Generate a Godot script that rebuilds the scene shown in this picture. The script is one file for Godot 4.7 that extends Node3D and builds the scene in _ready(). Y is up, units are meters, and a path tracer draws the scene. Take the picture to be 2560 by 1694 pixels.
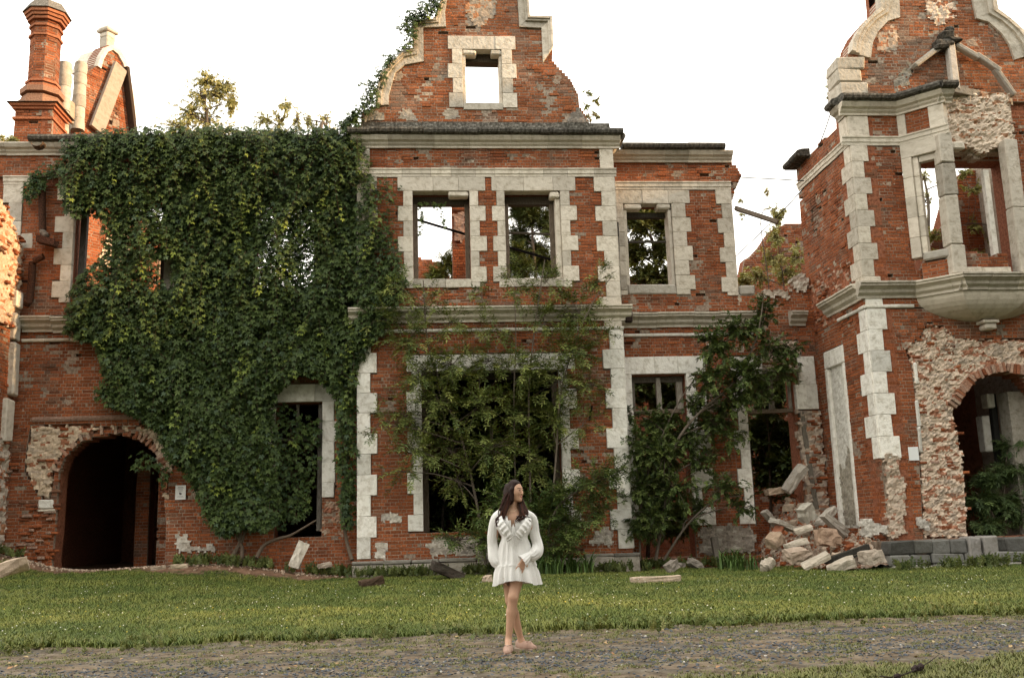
extends Node3D
# A ruined brick manor overgrown with creeper, a woman in a white dress on the gravel path.
# World: x along the facade, y up, camera near the origin looking along -z; metres.

const FOCAL := 2453.03          # focal length in pixels of the 2560 x 1694 photograph
const EYE := Vector3(0, 1.2, 0)
var RIGHT := Vector3(0.99631762, -0.02990795, 0.08035373)
var UP := Vector3(0.01430496, 0.98203646, 0.18814824)
var FWD := Vector3(0.08453742, 0.18630595, -0.97884806)
var rng := RandomNumberGenerator.new()
var nz := FastNoiseLite.new()
var nz2 := FastNoiseLite.new()
var M := {}
var taken := {}
var pend := {}

# ---------- pixels of the photograph to points on planes
func ray(px: float, py: float) -> Vector3:
	return FWD + RIGHT * ((px - 1280.0) / FOCAL) - UP * ((py - 847.0) / FOCAL)
func P(px: float, py: float, z: float) -> Vector3:
	var d := ray(px, py)
	return EYE + d * (z / d.z)
func PX(px: float, py: float, x: float) -> Vector3:
	var d := ray(px, py)
	return EYE + d * (x / d.x)
func PG(px: float, py: float, y := 0.0) -> Vector3:
	var d := ray(px, py)
	return EYE + d * ((y - EYE.y) / d.y)
func P2(px: float, py: float, z: float) -> Vector2:
	var p := P(px, py, z)
	return Vector2(p.x, p.y)
func poly(pts: Array, z: float) -> PackedVector2Array:
	var o := PackedVector2Array()
	for i in range(0, pts.size(), 2):
		o.append(P2(pts[i], pts[i + 1], z))
	return o
func pixel(p: Vector3) -> Vector2:
	var q := p - EYE
	var d := q.dot(FWD)
	return Vector2(1280.0 + FOCAL * q.dot(RIGHT) / d, 847.0 - FOCAL * q.dot(UP) / d)
func R4(u0: float, v0: float, u1: float, v1: float) -> PackedVector2Array:
	return PackedVector2Array([Vector2(u0, v0), Vector2(u1, v0), Vector2(u1, v1), Vector2(u0, v1)])
func rf(a: float, b: float) -> float:
	return rng.randf_range(a, b)

# ---------- naming
func numbered(n: String) -> String:
	if not taken.has(n):
		taken[n] = 0
		return n
	taken[n] += 1
	return "%s_%03d" % [n, taken[n]]
func tag(o: Node, label: String, category: String, group := "", kind := "") -> Node:
	if label: o.set_meta("label", label)
	if category: o.set_meta("category", category)
	if group: o.set_meta("group", group)
	if kind: o.set_meta("kind", kind)
	return o
func thing(called: String, label: String, category: String, at := Vector3.ZERO, group := "") -> Node3D:
	var o := Node3D.new()
	o.name = numbered(called)
	add_child(o)
	o.position = at
	tag(o, label, category, group)
	return o
func part(called: String, mesh: Mesh, mat: Material, parent: Node, kind := "") -> MeshInstance3D:
	var o := MeshInstance3D.new()
	o.name = called if parent != self else numbered(called)
	o.mesh = mesh
	if mat: o.material_override = mat
	parent.add_child(o, true)
	if parent is Node3D and parent != self: o.position = -gpos(parent)
	if kind: o.set_meta("kind", kind)
	return o
func gpos(n: Node) -> Vector3:
	var p := Vector3.ZERO
	while n is Node3D and n != self:
		p += n.position
		n = n.get_parent()
	return p
func multi(called: String, mesh: Mesh, mat: Material, xfs: Array, cols: PackedColorArray, parent: Node, kind := "stuff") -> MultiMeshInstance3D:
	var mm := MultiMesh.new()
	mm.transform_format = MultiMesh.TRANSFORM_3D
	mm.use_colors = true
	mm.mesh = mesh
	mm.instance_count = xfs.size()
	for i in xfs.size():
		mm.set_instance_transform(i, xfs[i])
		mm.set_instance_color(i, cols[i])
	var o := MultiMeshInstance3D.new()
	o.name = called if parent != self else numbered(called)
	o.multimesh = mm
	o.material_override = mat
	parent.add_child(o, true)
	if parent != self: o.position = -gpos(parent)
	if kind: o.set_meta("kind", kind)
	return o

# ---------- mesh collector
class MB:
	var v := PackedVector3Array()
	var n := PackedVector3Array()
	var c := PackedColorArray()
	var ix := PackedInt32Array()
	func quad(a: Vector3, b: Vector3, d: Vector3, e: Vector3, col: Color) -> void:   # counter-clockwise seen from outside
		var k := v.size()
		var nn := (d - a).cross(e - b).normalized()
		v.append(a); v.append(b); v.append(d); v.append(e)
		n.append(nn); n.append(nn); n.append(nn); n.append(nn)
		c.append(col); c.append(col); c.append(col); c.append(col)
		ix.append(k); ix.append(k + 2); ix.append(k + 1); ix.append(k); ix.append(k + 3); ix.append(k + 2)
	func tri(a: Vector3, b: Vector3, d: Vector3, col: Color) -> void:
		var k := v.size()
		var nn := (b - a).cross(d - a).normalized()
		v.append(a); v.append(b); v.append(d)
		n.append(nn); n.append(nn); n.append(nn)
		c.append(col); c.append(col); c.append(col)
		ix.append(k); ix.append(k + 2); ix.append(k + 1)
	func vert(p: Vector3, nn: Vector3, col: Color) -> int:
		v.append(p); n.append(nn); c.append(col)
		return v.size() - 1
	func face(a: int, b: int, d: int) -> void:
		ix.append(a); ix.append(d); ix.append(b)
	func mesh() -> ArrayMesh:
		var m := ArrayMesh.new()
		if v.is_empty(): return m
		var a := []
		a.resize(Mesh.ARRAY_MAX)
		a[Mesh.ARRAY_VERTEX] = v
		a[Mesh.ARRAY_NORMAL] = n
		a[Mesh.ARRAY_COLOR] = c
		a[Mesh.ARRAY_INDEX] = ix
		m.add_surface_from_arrays(Mesh.PRIMITIVE_TRIANGLES, a)
		return m
	# a box given by its low corner and three edge vectors (right-handed)
	func box(o: Vector3, a: Vector3, b: Vector3, d: Vector3, col: Color) -> void:
		quad(o + d, o + a + d, o + a + b + d, o + b + d, col)
		quad(o + a, o, o + b, o + a + b, col)
		quad(o, o + d, o + b + d, o + b, col)
		quad(o + a + d, o + a, o + a + b, o + a + b + d, col)
		quad(o + b + d, o + a + b + d, o + a + b, o + b, col)
		quad(o, o + a, o + a + d, o + d, col)
	func tube(pts: Array, radii: Array, col: Color, sides := 6) -> void:
		var first := v.size()
		var cnt := pts.size()
		var refv := Vector3(0.31, 0.2, 0.93)
		for i in cnt:
			var d: Vector3 = (pts[min(i + 1, cnt - 1)] - pts[max(i - 1, 0)])
			d = d.normalized()
			var s := d.cross(refv)
			if s.length() < 0.05: s = d.cross(Vector3.RIGHT)
			s = s.normalized()
			var t := d.cross(s)
			for k in sides:
				var a := TAU * k / sides
				var r := s * cos(a) + t * sin(a)
				vert(pts[i] + r * radii[i], r, col)
		for i in cnt - 1:
			for k in sides:
				var k2 := (k + 1) % sides
				var a := first + i * sides + k
				var b := first + i * sides + k2
				face(a, b, b + sides)
				face(a, b + sides, a + sides)
		var ce := vert(pts[cnt - 1], (pts[cnt - 1] - pts[cnt - 2]).normalized(), col)
		for k in sides:
			face(first + (cnt - 1) * sides + k, first + (cnt - 1) * sides + (k + 1) % sides, ce)

# irregular chamfered block: centre, half axes (orthogonal, right-handed), chamfer, jitter
func block(mb: MB, ctr: Vector3, ax: Vector3, ay: Vector3, az: Vector3, ch: float, jit: float, col: Color) -> void:
	var la := ax.length(); var lb := ay.length(); var lc := az.length()
	var X := ax / la; var Y := ay / lb; var Z := az / lc
	ch = minf(ch, 0.45 * minf(la, minf(lb, lc)))
	var p := []    # p[corner][axis]
	for k in 8:
		var sx := 1.0 if k & 1 else -1.0
		var sy := 1.0 if k & 2 else -1.0
		var sz := 1.0 if k & 4 else -1.0
		var cc := ctr + X * (sx * la + rf(-jit, jit)) + Y * (sy * lb + rf(-jit, jit)) + Z * (sz * lc + rf(-jit, jit))
		var c1 := ch * rf(0.6, 1.5)
		p.append([cc - Y * sy * c1 - Z * sz * c1, cc - X * sx * c1 - Z * sz * c1, cc - X * sx * c1 - Y * sy * c1])
	mb.quad(p[1][0], p[3][0], p[7][0], p[5][0], col)
	mb.quad(p[0][0], p[4][0], p[6][0], p[2][0], col)
	mb.quad(p[2][1], p[6][1], p[7][1], p[3][1], col)
	mb.quad(p[0][1], p[1][1], p[5][1], p[4][1], col)
	mb.quad(p[4][2], p[5][2], p[7][2], p[6][2], col)
	mb.quad(p[0][2], p[2][2], p[3][2], p[1][2], col)
	# edges along z
	mb.quad(p[5][0], p[5][1], p[1][1], p[1][0], col)
	mb.quad(p[3][0], p[3][1], p[7][1], p[7][0], col)
	mb.quad(p[0][0], p[0][1], p[4][1], p[4][0], col)
	mb.quad(p[6][0], p[6][1], p[2][1], p[2][0], col)
	# along y
	mb.quad(p[5][2], p[5][0], p[7][0], p[7][2], col)
	mb.quad(p[1][0], p[1][2], p[3][2], p[3][0], col)
	mb.quad(p[4][0], p[4][2], p[6][2], p[6][0], col)
	mb.quad(p[0][2], p[0][0], p[2][0], p[2][2], col)
	# along x
	mb.quad(p[6][1], p[6][2], p[7][2], p[7][1], col)
	mb.quad(p[3][1], p[3][2], p[2][2], p[2][1], col)
	mb.quad(p[4][2], p[4][1], p[5][1], p[5][2], col)
	mb.quad(p[0][1], p[0][2], p[1][2], p[1][1], col)
	for k in 8:
		var odd := (1 if k & 1 else 0) + (1 if k & 2 else 0) + (1 if k & 4 else 0)
		if odd % 2 == 1: mb.tri(p[k][0], p[k][1], p[k][2], col)
		else: mb.tri(p[k][0], p[k][2], p[k][1], col)

# prism of a closed outline pts (in axes A, B at o), extruded by L
func prism(mb: MB, pts: PackedVector2Array, o: Vector3, A: Vector3, B: Vector3, L: Vector3, col: Color) -> void:
	var flip := A.cross(B).dot(L) < 0.0
	if Geometry2D.is_polygon_clockwise(pts):
		pts = pts.duplicate()
		pts.reverse()
	var c := pts.size()
	var q := PackedVector3Array()
	for p in pts: q.append(o + A * p.x + B * p.y)
	for i in c:
		var a := q[i]; var b := q[(i + 1) % c]
		if flip: mb.quad(b, a, a + L, b + L, col)
		else: mb.quad(a, b, b + L, a + L, col)
	var t := Geometry2D.triangulate_polygon(pts)
	for i in range(0, t.size(), 3):
		var a := q[t[i]]; var b := q[t[i + 1]]; var d := q[t[i + 2]]
		if (b - a).cross(d - a).dot(L) < 0.0:
			var s := b; b = d; d = s
		mb.tri(a + L, b + L, d + L, col)
		mb.tri(a, d, b, col)

# ---------- materials
func noise_tex(freq: float, oct: int, lo: Color, hi: Color, sd: int, size := 512, mid := Color(0, 0, 0, 0), normal := false, bump := 4.0) -> NoiseTexture2D:
	var f := FastNoiseLite.new()
	f.seed = sd
	f.frequency = freq
	f.noise_type = FastNoiseLite.TYPE_SIMPLEX_SMOOTH
	f.fractal_octaves = oct
	f.fractal_gain = 0.6
	var t := NoiseTexture2D.new()
	t.width = size; t.height = size
	t.seamless = true
	t.noise = f
	if normal:
		t.as_normal_map = true
		t.bump_strength = bump
	else:
		var g := Gradient.new()
		g.set_color(0, lo); g.set_color(1, hi)
		if mid.a > 0.0: g.add_point(0.5, mid)
		t.color_ramp = g
	return t
func surf(nm: String, tex: Texture2D, nrm: Texture2D, scale: float, rough := 0.92, nscale := 1.0, tint := Color(1, 1, 1)) -> StandardMaterial3D:
	var m := StandardMaterial3D.new()
	m.resource_name = nm
	m.albedo_color = tint
	m.vertex_color_use_as_albedo = true
	m.roughness = rough
	m.metallic_specular = 0.3
	if tex: m.albedo_texture = tex
	if nrm:
		m.normal_enabled = true
		m.normal_texture = nrm
		m.normal_scale = nscale
	m.uv1_triplanar = true
	m.uv1_world_triplanar = true
	m.uv1_scale = Vector3.ONE * scale
	M[nm] = m
	return m
func leafmat(nm: String, back: Color, rough := 0.55) -> StandardMaterial3D:
	var m := StandardMaterial3D.new()
	m.resource_name = nm
	m.vertex_color_use_as_albedo = true
	m.roughness = rough
	m.metallic_specular = 0.35
	m.cull_mode = BaseMaterial3D.CULL_DISABLED
	m.backlight_enabled = true
	m.backlight = back
	M[nm] = m
	return m
func make_materials() -> void:
	var grain_n := noise_tex(0.03, 5, Color.BLACK, Color.WHITE, 5, 512, Color(0, 0, 0, 0), true, 5.0)
	var rough_n := noise_tex(0.012, 6, Color.BLACK, Color.WHITE, 6, 512, Color(0, 0, 0, 0), true, 9.0)
	var brick_t := noise_tex(0.02, 6, Color(0.62, 0.6, 0.6), Color(1, 1, 1), 7, 512, Color(0.9, 0.88, 0.87))
	var stone_t := noise_tex(0.008, 6, Color(0.78, 0.755, 0.71), Color(1, 0.995, 0.98), 9, 1024, Color(0.955, 0.945, 0.925))
	var dark_t := noise_tex(0.02, 6, Color(0.25, 0.25, 0.24), Color(1, 1, 1), 11, 512, Color(0.55, 0.54, 0.52))
	var soil_t := noise_tex(0.02, 6, Color(0.55, 0.52, 0.5), Color(1, 1, 1), 12, 512, Color(0.8, 0.78, 0.76))
	surf("brick", brick_t, grain_n, 1.6, 0.95, 0.8)
	surf("mortar", brick_t, rough_n, 1.1, 0.97, 1.0)
	surf("stone", stone_t, grain_n, 0.55, 0.9, 0.6)
	surf("stone_dark", dark_t, rough_n, 0.9, 0.97, 1.0)
	surf("rubble", stone_t, rough_n, 0.7, 0.97, 1.2)
	surf("soil", soil_t, rough_n, 0.35, 1.0, 1.0)
	surf("wood", noise_tex(0.02, 5, Color(0.5, 0.48, 0.45), Color(1, 1, 1), 14, 512, Color(0.8, 0.78, 0.75)), grain_n, 1.3, 0.9, 0.8)
	M.wood.uv1_scale = Vector3(6.0, 0.5, 6.0)
	surf("rust", dark_t, grain_n, 2.0, 0.85, 0.6)
	surf("bark", brick_t, rough_n, 3.0, 0.95, 1.0)
	surf("paper", null, null, 1.0, 0.8)
	leafmat("ivy", Color(0.10, 0.14, 0.02), 0.6)
	leafmat("foliage", Color(0.25, 0.3, 0.05), 0.5)
	leafmat("grass", Color(0.25, 0.3, 0.05), 0.6)

func _ready() -> void:
	rng.seed = 20240611
	nz.seed = 3; nz.frequency = 1.0; nz.fractal_octaves = 3
	nz2.seed = 17; nz2.frequency = 1.0; nz2.fractal_octaves = 4
	# camera
	var cam := Camera3D.new()
	cam.name = "camera"
	add_child(cam)
	cam.transform = Transform3D(Basis(RIGHT, UP, -FWD), EYE)
	cam.fov = rad_to_deg(2.0 * atan(847.0 / FOCAL))
	cam.near = 0.05
	cam.far = 900.0
	cam.current = true
	# sky: thin bright evening overcast
	var env := Environment.new()
	var sm := ProceduralSkyMaterial.new()
	sm.sky_top_color = Color(0.95, 0.94, 0.915)
	sm.sky_horizon_color = Color(1.0, 0.97, 0.915)
	sm.sky_curve = 0.25
	sm.ground_bottom_color = Color(0.22, 0.24, 0.16)
	sm.ground_horizon_color = Color(0.5, 0.5, 0.42)
	sm.sun_angle_max = 1.0
	var sky := Sky.new()
	sky.sky_material = sm
	env.background_mode = Environment.BG_SKY
	env.sky = sky
	env.background_energy_multiplier = 1.0
	env.tonemap_mode = Environment.TONE_MAPPER_LINEAR
	env.tonemap_exposure = 2.9
	env.sdfgi_enabled = true
	env.ssao_enabled = true
	env.ssil_enabled = true
	var we := WorldEnvironment.new()
	we.name = "world_environment"
	we.environment = env
	add_child(we)
	# low veiled sun from the right, a little in front of the facade
	var sun := DirectionalLight3D.new()
	sun.name = "sun"
	add_child(sun)
	var sd := Vector3(0.94, 0.27, 0.16).normalized()
	sun.basis = Basis.looking_at(-sd, Vector3.UP)
	sun.light_color = Color(1.0, 0.83, 0.62)
	sun.light_energy = 0.95
	sun.light_angular_distance = 1.5
	sun.shadow_enabled = true
	make_materials()
	build_ground()
	build_pavilion()
	build_bay()
	build_tower()
	build_left_wing()
	build_behind()
	build_ivy()
	build_trees()
	build_rubble()
	build_small()
	build_person()

# ---------- brick walls
func cross_spans(polys: Array, v: float) -> Array:
	var out := []
	for pl in polys:
		var xs := []
		var c: int = pl.size()
		for i in c:
			var a: Vector2 = pl[i]
			var b: Vector2 = pl[(i + 1) % c]
			if (a.y <= v) != (b.y <= v):
				xs.append(a.x + (v - a.y) / (b.y - a.y) * (b.x - a.x))
		xs.sort()
		for i in range(0, xs.size() - 1, 2):
			out.append([xs[i], xs[i + 1]])
	return out
func minus(sp: Array, holes: Array) -> Array:
	for h in holes:
		var nx := []
		for s in sp:
			if h[1] <= s[0] or h[0] >= s[1]:
				nx.append(s)
				continue
			if h[0] > s[0] + 0.02: nx.append([s[0], h[0]])
			if h[1] < s[1] - 0.02: nx.append([h[1], s[1]])
		sp = nx
	return sp

# palette entry: [brick colour a, brick colour b, soot colour, soot amount, mortar colour]
var PAL := {
	"brick": [Color(0.395, 0.130, 0.052), Color(0.27, 0.086, 0.038), Color(0.18, 0.12, 0.085), 0.26, Color(0.43, 0.345, 0.265)],
	"lichen": [Color(0.43, 0.160, 0.068), Color(0.32, 0.115, 0.052), Color(0.29, 0.22, 0.165), 0.5, Color(0.50, 0.42, 0.33)],
}
const CH := 0.082     # course height
func brick_col(pal: Array, p: Vector3) -> Color:
	var c: Color = pal[0].lerp(pal[1], clampf(rng.randf() * 0.8 + nz.get_noise_3dv(p * 0.7) * 0.6, 0.0, 1.0))
	var s: float = nz2.get_noise_3dv(p * 0.8 + Vector3(40, 0, 0)) + rf(-0.25, 0.25)
	c = c.lerp(pal[2], clampf((s - 0.28 + pal[3] * 0.5) * 1.6, 0.0, 0.85))
	return c * rf(0.68, 1.2)

# o: origin of the wall plane, U: along, N: outward. solids/openings/nobrick: outlines in (u, y)
func wall(th: Node3D, o: Vector3, U: Vector3, N: Vector3, solids: Array, openings: Array, nobrick: Array, pal_name: String, wear: float, thick := 0.62, core_col := Color(0.33, 0.135, 0.075)) -> void:
	var pal: Array = PAL[pal_name]
	if not pend.has(th): pend[th] = []
	var lo := 1e9; var hi := -1e9
	for s in solids:
		for p in s:
			lo = minf(lo, p.y); hi = maxf(hi, p.y)
	var V := Vector3.UP
	var core := MB.new()
	var mort := MB.new()
	var open_runs := []     # [span, v0]
	var row := 0
	var v := lo
	while v < hi - 0.03:
		var vm := v + CH * 0.5
		var sp := minus(cross_spans(solids, vm), cross_spans(openings, vm))
		# core, merged over rows with the same spans
		var nxt := []
		for r in open_runs:
			var go := false
			for s in sp:
				if absf(s[0] - r[0]) < 0.002 and absf(s[1] - r[1]) < 0.002: go = true
			if go: nxt.append(r)
			else: core_box(core, o, U, N, r, v, thick, core_col)
		open_runs = nxt
		for s in sp:
			var has := false
			for r in open_runs:
				if absf(s[0] - r[0]) < 0.002 and absf(s[1] - r[1]) < 0.002: has = true
			if not has: open_runs.append([s[0], s[1], v])
		# bricks
		var bs := minus(sp, cross_spans(nobrick, vm))
		for s in bs:
			var u: float = s[0]
			var mstart := u
			var k := (row + int(absf(u) * 7.0)) % 2
			u -= 0.065 * (row % 2) + 0.0
			while u < s[1] - 0.01:
				var w := (0.262 if k % 2 == 0 else 0.131)
				k += 1
				if row % 6 == 5: w = 0.131
				var a := maxf(u, s[0]) + 0.0
				var b := minf(u + w, s[1])
				if s[1] - b < 0.05: b = s[1]
				u = b if b == s[1] else u + w
				if b - a < 0.04: continue
				var pm := o + U * ((a + b) * 0.5) + V * vm
				var e := nz2.get_noise_3dv(pm * 0.55 + Vector3(9, 5, 1)) + 0.5 * nz.get_noise_3dv(pm * 1.7)
				var er := clampf((e - 0.30 + wear * 0.55) * 2.2, 0.0, 1.0)
				var deep := 0.004 + er * 0.026
				if rng.randf() < er * er * 0.13 + wear * 0.010:
					# a lost brick: the mortar bed stops at its edges
					if a - mstart > 0.02: mortar_strip(mort, o, U, N, mstart, a, v, deep, pal[4], pm)
					mstart = b
					continue
				if b - mstart > 0.5:
					mortar_strip(mort, o, U, N, mstart, b, v, deep, pal[4], pm)
					mstart = b
				var pr := rf(-0.003, 0.004) - er * rf(0.0, 0.03) + (rf(0.0, 0.025) if rng.randf() < 0.04 else 0.0)
				pend[th].append([o + U * (a + 0.006) + V * (v + 0.006) + N * pr, U, N, b - a - 0.012, CH - 0.012 - er * 0.006, brick_col(pal, pm), 0.004 + er * 0.010])
			if s[1] - mstart > 0.02:
				mortar_strip(mort, o, U, N, mstart, s[1], v, 0.006 + 0.02 * wear, pal[4], o + U * s[1] + V * v)
		v += CH
		row += 1
	for r in open_runs: core_box(core, o, U, N, r, v, thick, core_col)
	part("wall_core", core.mesh(), M.mortar, th)
	part("mortar", mort.mesh(), M.mortar, th)
func core_box(mb: MB, o: Vector3, U: Vector3, N: Vector3, r: Array, v1: float, thick: float, col: Color) -> void:
	var p: Vector3 = o + U * r[0] + Vector3.UP * r[2] - N * thick
	var a: Vector3 = U * (r[1] - r[0])
	var b: Vector3 = Vector3.UP * (v1 - r[2])
	var d: Vector3 = N * (thick - 0.115)
	if a.cross(b).dot(d) < 0.0:
		p += a
		a = -a
	mb.box(p, a, b, d, col)
func mortar_strip(mb: MB, o: Vector3, U: Vector3, N: Vector3, u0: float, u1: float, v: float, deep: float, col: Color, pm: Vector3) -> void:
	col = col * (0.8 + 0.3 * nz.get_noise_3dv(pm * 0.9 + Vector3(3, 3, 3)) + rf(-0.08, 0.08))
	var a := o + U * u0 + Vector3.UP * v - N * deep
	var b := o + U * u1 + Vector3.UP * v - N * deep
	var h := Vector3.UP * CH
	var bk := -N * (0.12 - deep)
	if U.cross(Vector3.UP).dot(N) < 0.0:
		var s := a; a = b; b = s
	mb.quad(a, b, b + h, a + h, col)
	mb.quad(a + h, b + h, b + h + bk, a + h + bk, col)
	mb.quad(a + bk, b + bk, b, a, col)
	mb.quad(a + bk, a, a + h, a + h + bk, col)
	mb.quad(b, b + bk, b + h + bk, b + h, col)
func brick(mb: MB, p: Vector3, U: Vector3, N: Vector3, w: float, h: float, col: Color, ch: float, dep := 0.11) -> void:
	var V := Vector3.UP
	if U.cross(V).dot(N) < 0.0:
		p += U * w
		U = -U
	ch = minf(ch, h * 0.3)
	var j := ch * 0.6
	var a := p + N * rf(-j, j); var b := p + U * w + N * rf(-j, j)
	var c := b + V * h; var d := a + V * h
	var a2 := a + (U + V) * ch * rf(0.5, 1.5); var b2 := b + (V - U) * ch * rf(0.5, 1.5)
	var c2 := c - (U + V) * ch * rf(0.5, 1.5); var d2 := d + (U - V) * ch * rf(0.5, 1.5)
	var i := -N * ch
	a += i; b += i; c += i; d += i
	var k := -N * dep
	mb.quad(a2, b2, c2, d2, col)
	mb.quad(a, b, b2, a2, col)
	mb.quad(b, c, c2, b2, col)
	mb.quad(c, d, d2, c2, col)
	mb.quad(d, a, a2, d2, col)
	mb.quad(a + k, b + k, b, a, col)
	mb.quad(b + k, c + k, c, b, col)
	mb.quad(c + k, d + k, d, c, col)
	mb.quad(d + k, a + k, a, d, col)
	mb.quad(b + k, a + k, d + k, c + k, col)
var brick_meshes := {}
func lay_bricks(th: Node3D, most := 300) -> void:
	var list: Array = pend[th]
	var keyed := []
	for i in list.size():
		var b: Array = list[i]
		var mid: Vector3 = b[0] + b[1] * (b[3] * 0.5)
		var px := pixel(mid)
		var seen := px.x > 4 and px.x < 2556 and px.y > 4 and px.y < 1690
		var d2 := (mid - EYE).length_squared()
		keyed.append([(b[3] * 100.0 / d2 * rf(0.8, 1.2)) if seen and b[6] < 0.01 and not hidden(px) else -1.0 - rng.randf(), i])
	keyed.sort_custom(func(a, b): return a[0] > b[0])
	var rest := MB.new()
	for n in keyed.size():
		var b: Array = list[keyed[n][1]]
		if n < most and keyed[n][0] > 0.0:
			var c: Color = b[5]
			var key := "%d_%d_%d" % [roundi(c.r * 18), roundi(c.g * 36), 1 if b[3] > 0.18 else 0]
			if not brick_meshes.has(key):
				var m := MB.new()
				var w0 := 0.25 if b[3] > 0.18 else 0.12
				brick(m, Vector3(-w0 * 0.5, -0.035, 0), Vector3.RIGHT, Vector3.BACK, w0, 0.07, c, 0.006)
				brick_meshes[key] = m.mesh()
			var o := MeshInstance3D.new()
			o.name = "brick"
			o.mesh = brick_meshes[key]
			o.material_override = M.brick
			th.add_child(o, true)
			var U: Vector3 = b[1]
			var N: Vector3 = b[2]
			var org: Vector3 = b[0] + U * (b[3] * 0.5) + Vector3.UP * (b[4] * 0.5)
			var X := Vector3.UP.cross(N)
			o.transform = Transform3D(Basis(X * (b[3] / (0.25 if b[3] > 0.18 else 0.12)), Vector3.UP * (b[4] / 0.07), N), org - gpos(th))
		else:
			brick(rest, b[0], b[1], b[2], b[3], b[4], b[5], b[6])
	if rest.v.size():
		part("brickwork", rest.mesh(), M.brick, th, "stuff")
	pend.erase(th)
var ivy_px := PackedVector2Array()
func hidden(px: Vector2) -> bool:
	return Geometry2D.is_point_in_polygon(px, ivy_px)

# ---------- dressed stone
func stone_col(base: Color) -> Color:
	var t := rng.randf()
	return base * (rf(0.90, 1.06) if t > 0.3 else rf(0.68, 0.9))
var C_STONE := Color(0.68, 0.63, 0.55)
var C_WHITE := Color(0.88, 0.865, 0.82)
var C_GREY := Color(0.40, 0.38, 0.34)
# one stone on a wall plane: u0..u1, v0..v1, standing proud of the face by pr, dep deep
func stone(th: Node3D, o: Vector3, U: Vector3, N: Vector3, u0: float, v0: float, u1: float, v1: float, pr: float, dep: float, col: Color, called := "quoin_stone", ch := 0.007, jit := 0.003) -> MeshInstance3D:
	var mb := MB.new()
	var g := 0.0025
	var cx := U
	if U.cross(Vector3.UP).dot(N) < 0.0: cx = -U
	block(mb, o + U * (u0 + u1) * 0.5 + Vector3.UP * (v0 + v1) * 0.5 + N * (pr - dep) * 0.5, cx * ((u1 - u0) * 0.5 - g), Vector3.UP * ((v1 - v0) * 0.5 - g), N * (pr + dep) * 0.5, ch, jit, stone_col(col))
	return part(called, mb.mesh(), M.stone, th)
# alternating long and short stones beside an edge; side +1 grows towards +u
func quoins(th: Node3D, o: Vector3, U: Vector3, N: Vector3, edge: float, side: float, vtop: float, vbot: float, row: float, narrow: float, wide: float, wide_first: bool, pr: float, dep: float, col: Color, nob: Array) -> void:
	var v := vtop
	var w := wide_first
	while v > vbot + 0.08:
		var h := minf(row, v - vbot)
		if h < row and v - vbot - h < 0.1: h = v - vbot
		var L := (wide if w else narrow) + rf(-0.015, 0.015)
		var a := edge; var b := edge + side * L
		if true:
			stone(th, o, U, N, minf(a, b), v - h, maxf(a, b), v, pr + rf(-0.004, 0.005), dep, col)
			nob.append(R4(minf(a, b), v - h, maxf(a, b), v))
		v -= h
		w = not w
# a course of moulded stones: prof = closed outline in (out, up)
func moulding(th: Node3D, called: String, o: Vector3, U: Vector3, N: Vector3, prof: PackedVector2Array, u0: float, u1: float, v: float, piece: float, col: Color, mat: Material, wob := 0.004, lost := 0.0) -> void:
	var grp := Node3D.new()
	grp.name = called.trim_suffix("_stone")
	th.add_child(grp, true)
	var u := u0
	while u < u1 - 0.05:
		var L := minf(piece * rf(0.75, 1.25), u1 - u)
		if u1 - u - L < 0.25: L = u1 - u
		if rng.randf() >= lost:
			var mb := MB.new()
			var off := N * rf(-wob, wob) + Vector3.UP * rf(-wob, wob)
			prism(mb, prof, o + U * (u + 0.003) + Vector3.UP * v + off, N, Vector3.UP, U * (L - 0.006) + Vector3.UP * rf(-wob, wob) * 0.6, stone_col(col))
			part(called, mb.mesh(), mat, grp)
		u += L
func PV(a: Array) -> PackedVector2Array:
	var o := PackedVector2Array()
	for i in range(0, a.size(), 2): o.append(Vector2(a[i], a[i + 1]))
	return o
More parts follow.
